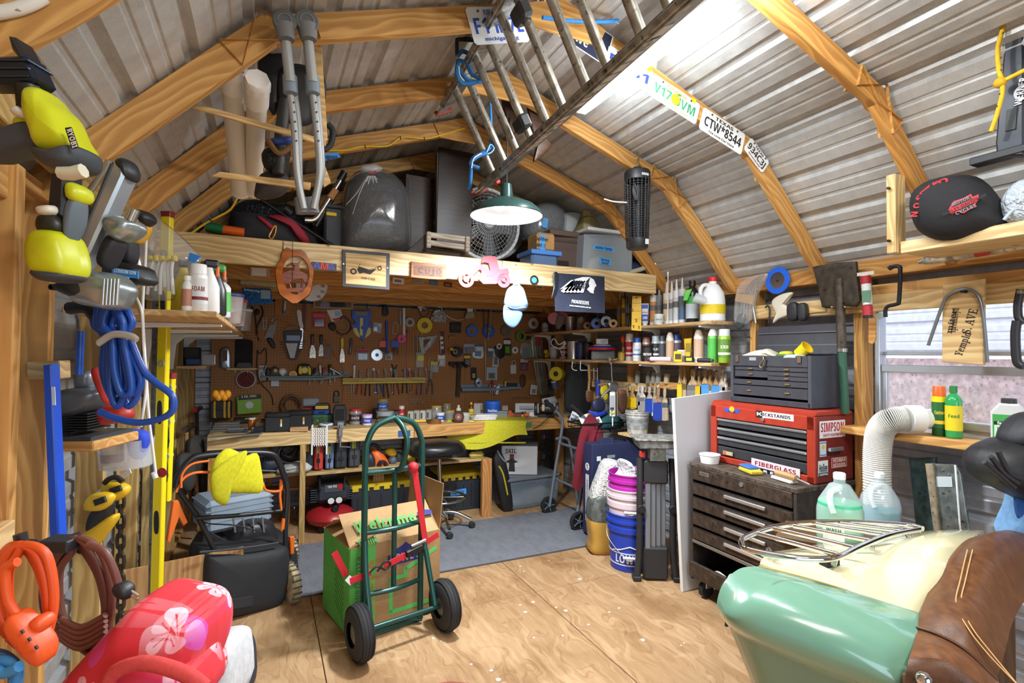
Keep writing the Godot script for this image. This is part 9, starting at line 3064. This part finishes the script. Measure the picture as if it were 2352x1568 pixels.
func skin(called:String,rows:Array,m:Material,t:=.012)->void:
	var r:=[]
	for a in rows:
		var row:=[]
		for i in range(0,a.size(),3):
			row.append(at(a[i],a[i+1],a[i+2]))
		r.append(row)
	m_(called,cloth(r,t,6),m)
func paintwork(hex:String)->StandardMaterial3D:
	var m:=k_(hex,.22)
	m.clearcoat_enabled=true
	m.clearcoat=1.0
	m.clearcoat_roughness=.04
	return m
func build_motorcycle()->void:
	var b:=Basis(Vector3.UP,-deg_to_rad(25.3))
	t_("motorcycle","rear of a cream and green motorcycle with chrome rack and tan leather seat","motorcycle",b,on_t(1900,1400,1.5))
	var cream:=paintwork("e2dcb4")
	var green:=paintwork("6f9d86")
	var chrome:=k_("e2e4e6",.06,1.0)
	skin("rear_fender",[[1810,1262,-.4,1770,1268,-.2,1750,1284,-.06,1744,1300,.0],[1880,1250,-.4,1862,1262,-.2,1850,1290,-.04,1850,1326,.05],[1980,1248,-.4,1966,1262,-.2,1956,1300,-.02,1960,1359,.08],[2080,1224,-.4,2062,1240,-.2,2050,1300,-.02,2052,1388,.1],[2180,1216,-.4,2160,1226,-.2,2130,1290,.0,2112,1407,.11],[2260,1218,-.4,2230,1240,-.2,2190,1310,.0,2160,1420,.1]],cream)
	skin("saddlebag",[[1744,1300,.0,1700,1305,.0,1664,1335,.02,1648,1375,.04,1650,1405,.05,1676,1440,.05],[1850,1326,.05,1800,1335,.1,1745,1370,.14,1700,1410,.15,1690,1440,.14,1720,1470,.1],[1960,1359,.08,1935,1385,.16,1895,1430,.22,1850,1480,.23,1830,1510,.2,1845,1530,.15],[2052,1388,.1,2045,1430,.2,2020,1480,.26,1985,1530,.28,1965,1560,.25,1975,1580,.2],[2112,1407,.11,2106,1460,.22,2094,1520,.28,2080,1580,.31,2070,1610,.28,2080,1640,.22]],green)
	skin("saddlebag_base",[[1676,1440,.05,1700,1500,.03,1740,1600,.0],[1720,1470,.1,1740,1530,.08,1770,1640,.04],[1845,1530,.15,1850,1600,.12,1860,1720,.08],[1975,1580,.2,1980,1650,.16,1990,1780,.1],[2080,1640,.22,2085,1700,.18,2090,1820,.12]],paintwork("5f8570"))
	r_("pinstripe",[1744,1300,1850,1326,1960,1359,2052,1388,2112,1407],.002,k_("c9a45a",.4),.075,true)
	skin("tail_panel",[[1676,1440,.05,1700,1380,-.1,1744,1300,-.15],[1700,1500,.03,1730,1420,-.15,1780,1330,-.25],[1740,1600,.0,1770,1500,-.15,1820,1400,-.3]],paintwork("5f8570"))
	var lth:=k_("6a4428",.38,.0,"leather")
	skin("passenger_seat",[[2290,1222,-.34,2215,1240,-.2,2165,1285,-.06,2140,1340,.04,2118,1395,.12,2106,1440,.18],[2360,1212,-.34,2280,1225,-.2,2215,1268,-.04,2190,1340,.08,2165,1400,.17,2150,1455,.22],[2430,1235,-.34,2350,1240,-.2,2290,1290,.0,2255,1360,.12,2235,1430,.22,2215,1490,.26],[2500,1300,-.3,2430,1310,-.16,2370,1360,.02,2330,1420,.14,2310,1490,.24,2290,1560,.3]],lth,.03)
	skin("seat_side",[[2106,1440,.18,2098,1480,.26,2088,1510,.3],[2150,1455,.22,2160,1480,.29,2165,1515,.33],[2215,1490,.26,2230,1520,.32,2240,1560,.36],[2290,1560,.3,2310,1590,.35,2330,1640,.4]],k_("744a2c",.36,.0,"leather"),.03)
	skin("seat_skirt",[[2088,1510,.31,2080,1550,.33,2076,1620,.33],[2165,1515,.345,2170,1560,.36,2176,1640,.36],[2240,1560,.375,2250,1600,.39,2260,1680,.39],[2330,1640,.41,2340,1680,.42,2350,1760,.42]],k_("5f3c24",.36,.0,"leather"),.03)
	for k in 2:
		var p:=[]
		for q in [[2222+k*12,1262,-.06],[2206+k*12,1330,.06],[2196+k*12,1385,.135],[2222+k*10,1440,.21],[2268+k*10,1500,.26],[2340,1575,.32]]:
			p.append(at(q[0],q[1],q[2]+.022))
		m_("stitching",i_(q_(p,6),.0016,5),k_("c99a62",.7))
	var q2_:=[]
	for q in [[2106,1440,.19],[2150,1455,.232],[2215,1490,.272],[2290,1560,.31]]:
		q2_.append(at(q[0],q[1],q[2]))
	m_("piping",i_(q_(q2_,6),.004,6),k_("4a2a16",.45))
	m_("seat_bolt",ball(.016),chrome,at(2122,1560,.36))
	var keep:=fp
	var o:=cur
	plane_at(FACE_UP,v(keep.x,.845,keep.z))
	var inv:=o.transform.affine_inverse()
	var fix:=func(m:MeshInstance3D):
		m.transform=inv*Transform3D(FACE_UP,fp)*m.transform
	fix.call(r_("rack_hoop",[2120,1214,2080,1206,1960,1199,1850,1200,1770,1212,1712,1234,1704,1250,1724,1264,1800,1278,1880,1284,1930,1277,1975,1256,2040,1230,2110,1216],.0095,chrome,.0,true))
	for k in [[1740,1224,1925,1274],[1778,1213,1965,1258],[1822,1207,2005,1242],[1874,1202,2040,1228],[1930,1201,2075,1219]]:
		fix.call(r_("rack_bar",k,.0075,chrome))
	for k in [[1765,1262,1775,1280],[1920,1280,1915,1296],[2000,1248,2004,1262],[2080,1222,2090,1236]]:
		fix.call(r_("rack_foot",k,.008,chrome,-.02))
	fix.call(l_("rubber_pad",1905,1291,40,8,.02,k_("1d1d1f",.6),-.03))
	plane_at(b,keep)
	seen("black_jacket","black jacket hanging beside the window over the motorcycle","jacket",2310,1080,1.75)
	u_("jacket_body",[2240,1075,2250,1035,2290,1012,2330,1005,2400,1030,2400,1160,2340,1145,2290,1120,2255,1100],.2,k_("17181c",.45,.0,"cloth"),.0,2.8)
	for k in 3:
		r_("crease",[2260+k*16,1060-k*12,2290+k*14,1085,2330+k*8,1120-k*10],.008,k_("26272c",.45),.09,true)
	u_("collar",[2310,1012,2340,960,2380,950,2400,1020,2350,1030],.14,k_("22242a",.5,.0,"cloth"),.02)
	seen("blue_towel","light blue printed towel hanging below black jacket","towel",2340,1180,1.8)
	u_("towel_cloth",[2335,1110,2360,1090,2420,1080,2420,1240,2300,1235,2318,1170],.1,k_("7fb0e0",.9,.0,"cloth"),.0,3.0)
	u_("dark_patch",[2330,1140,2350,1120,2360,1160,2338,1190],.02,k_("2f5fa8",.9,.0,"cloth"),.05)

const V0=Vector3.ZERO
func v(x:float,y:float,z:float)->Vector3:return Vector3(x,y,z)
func w(x:float,y:float)->Vector2:return Vector2(x,y)
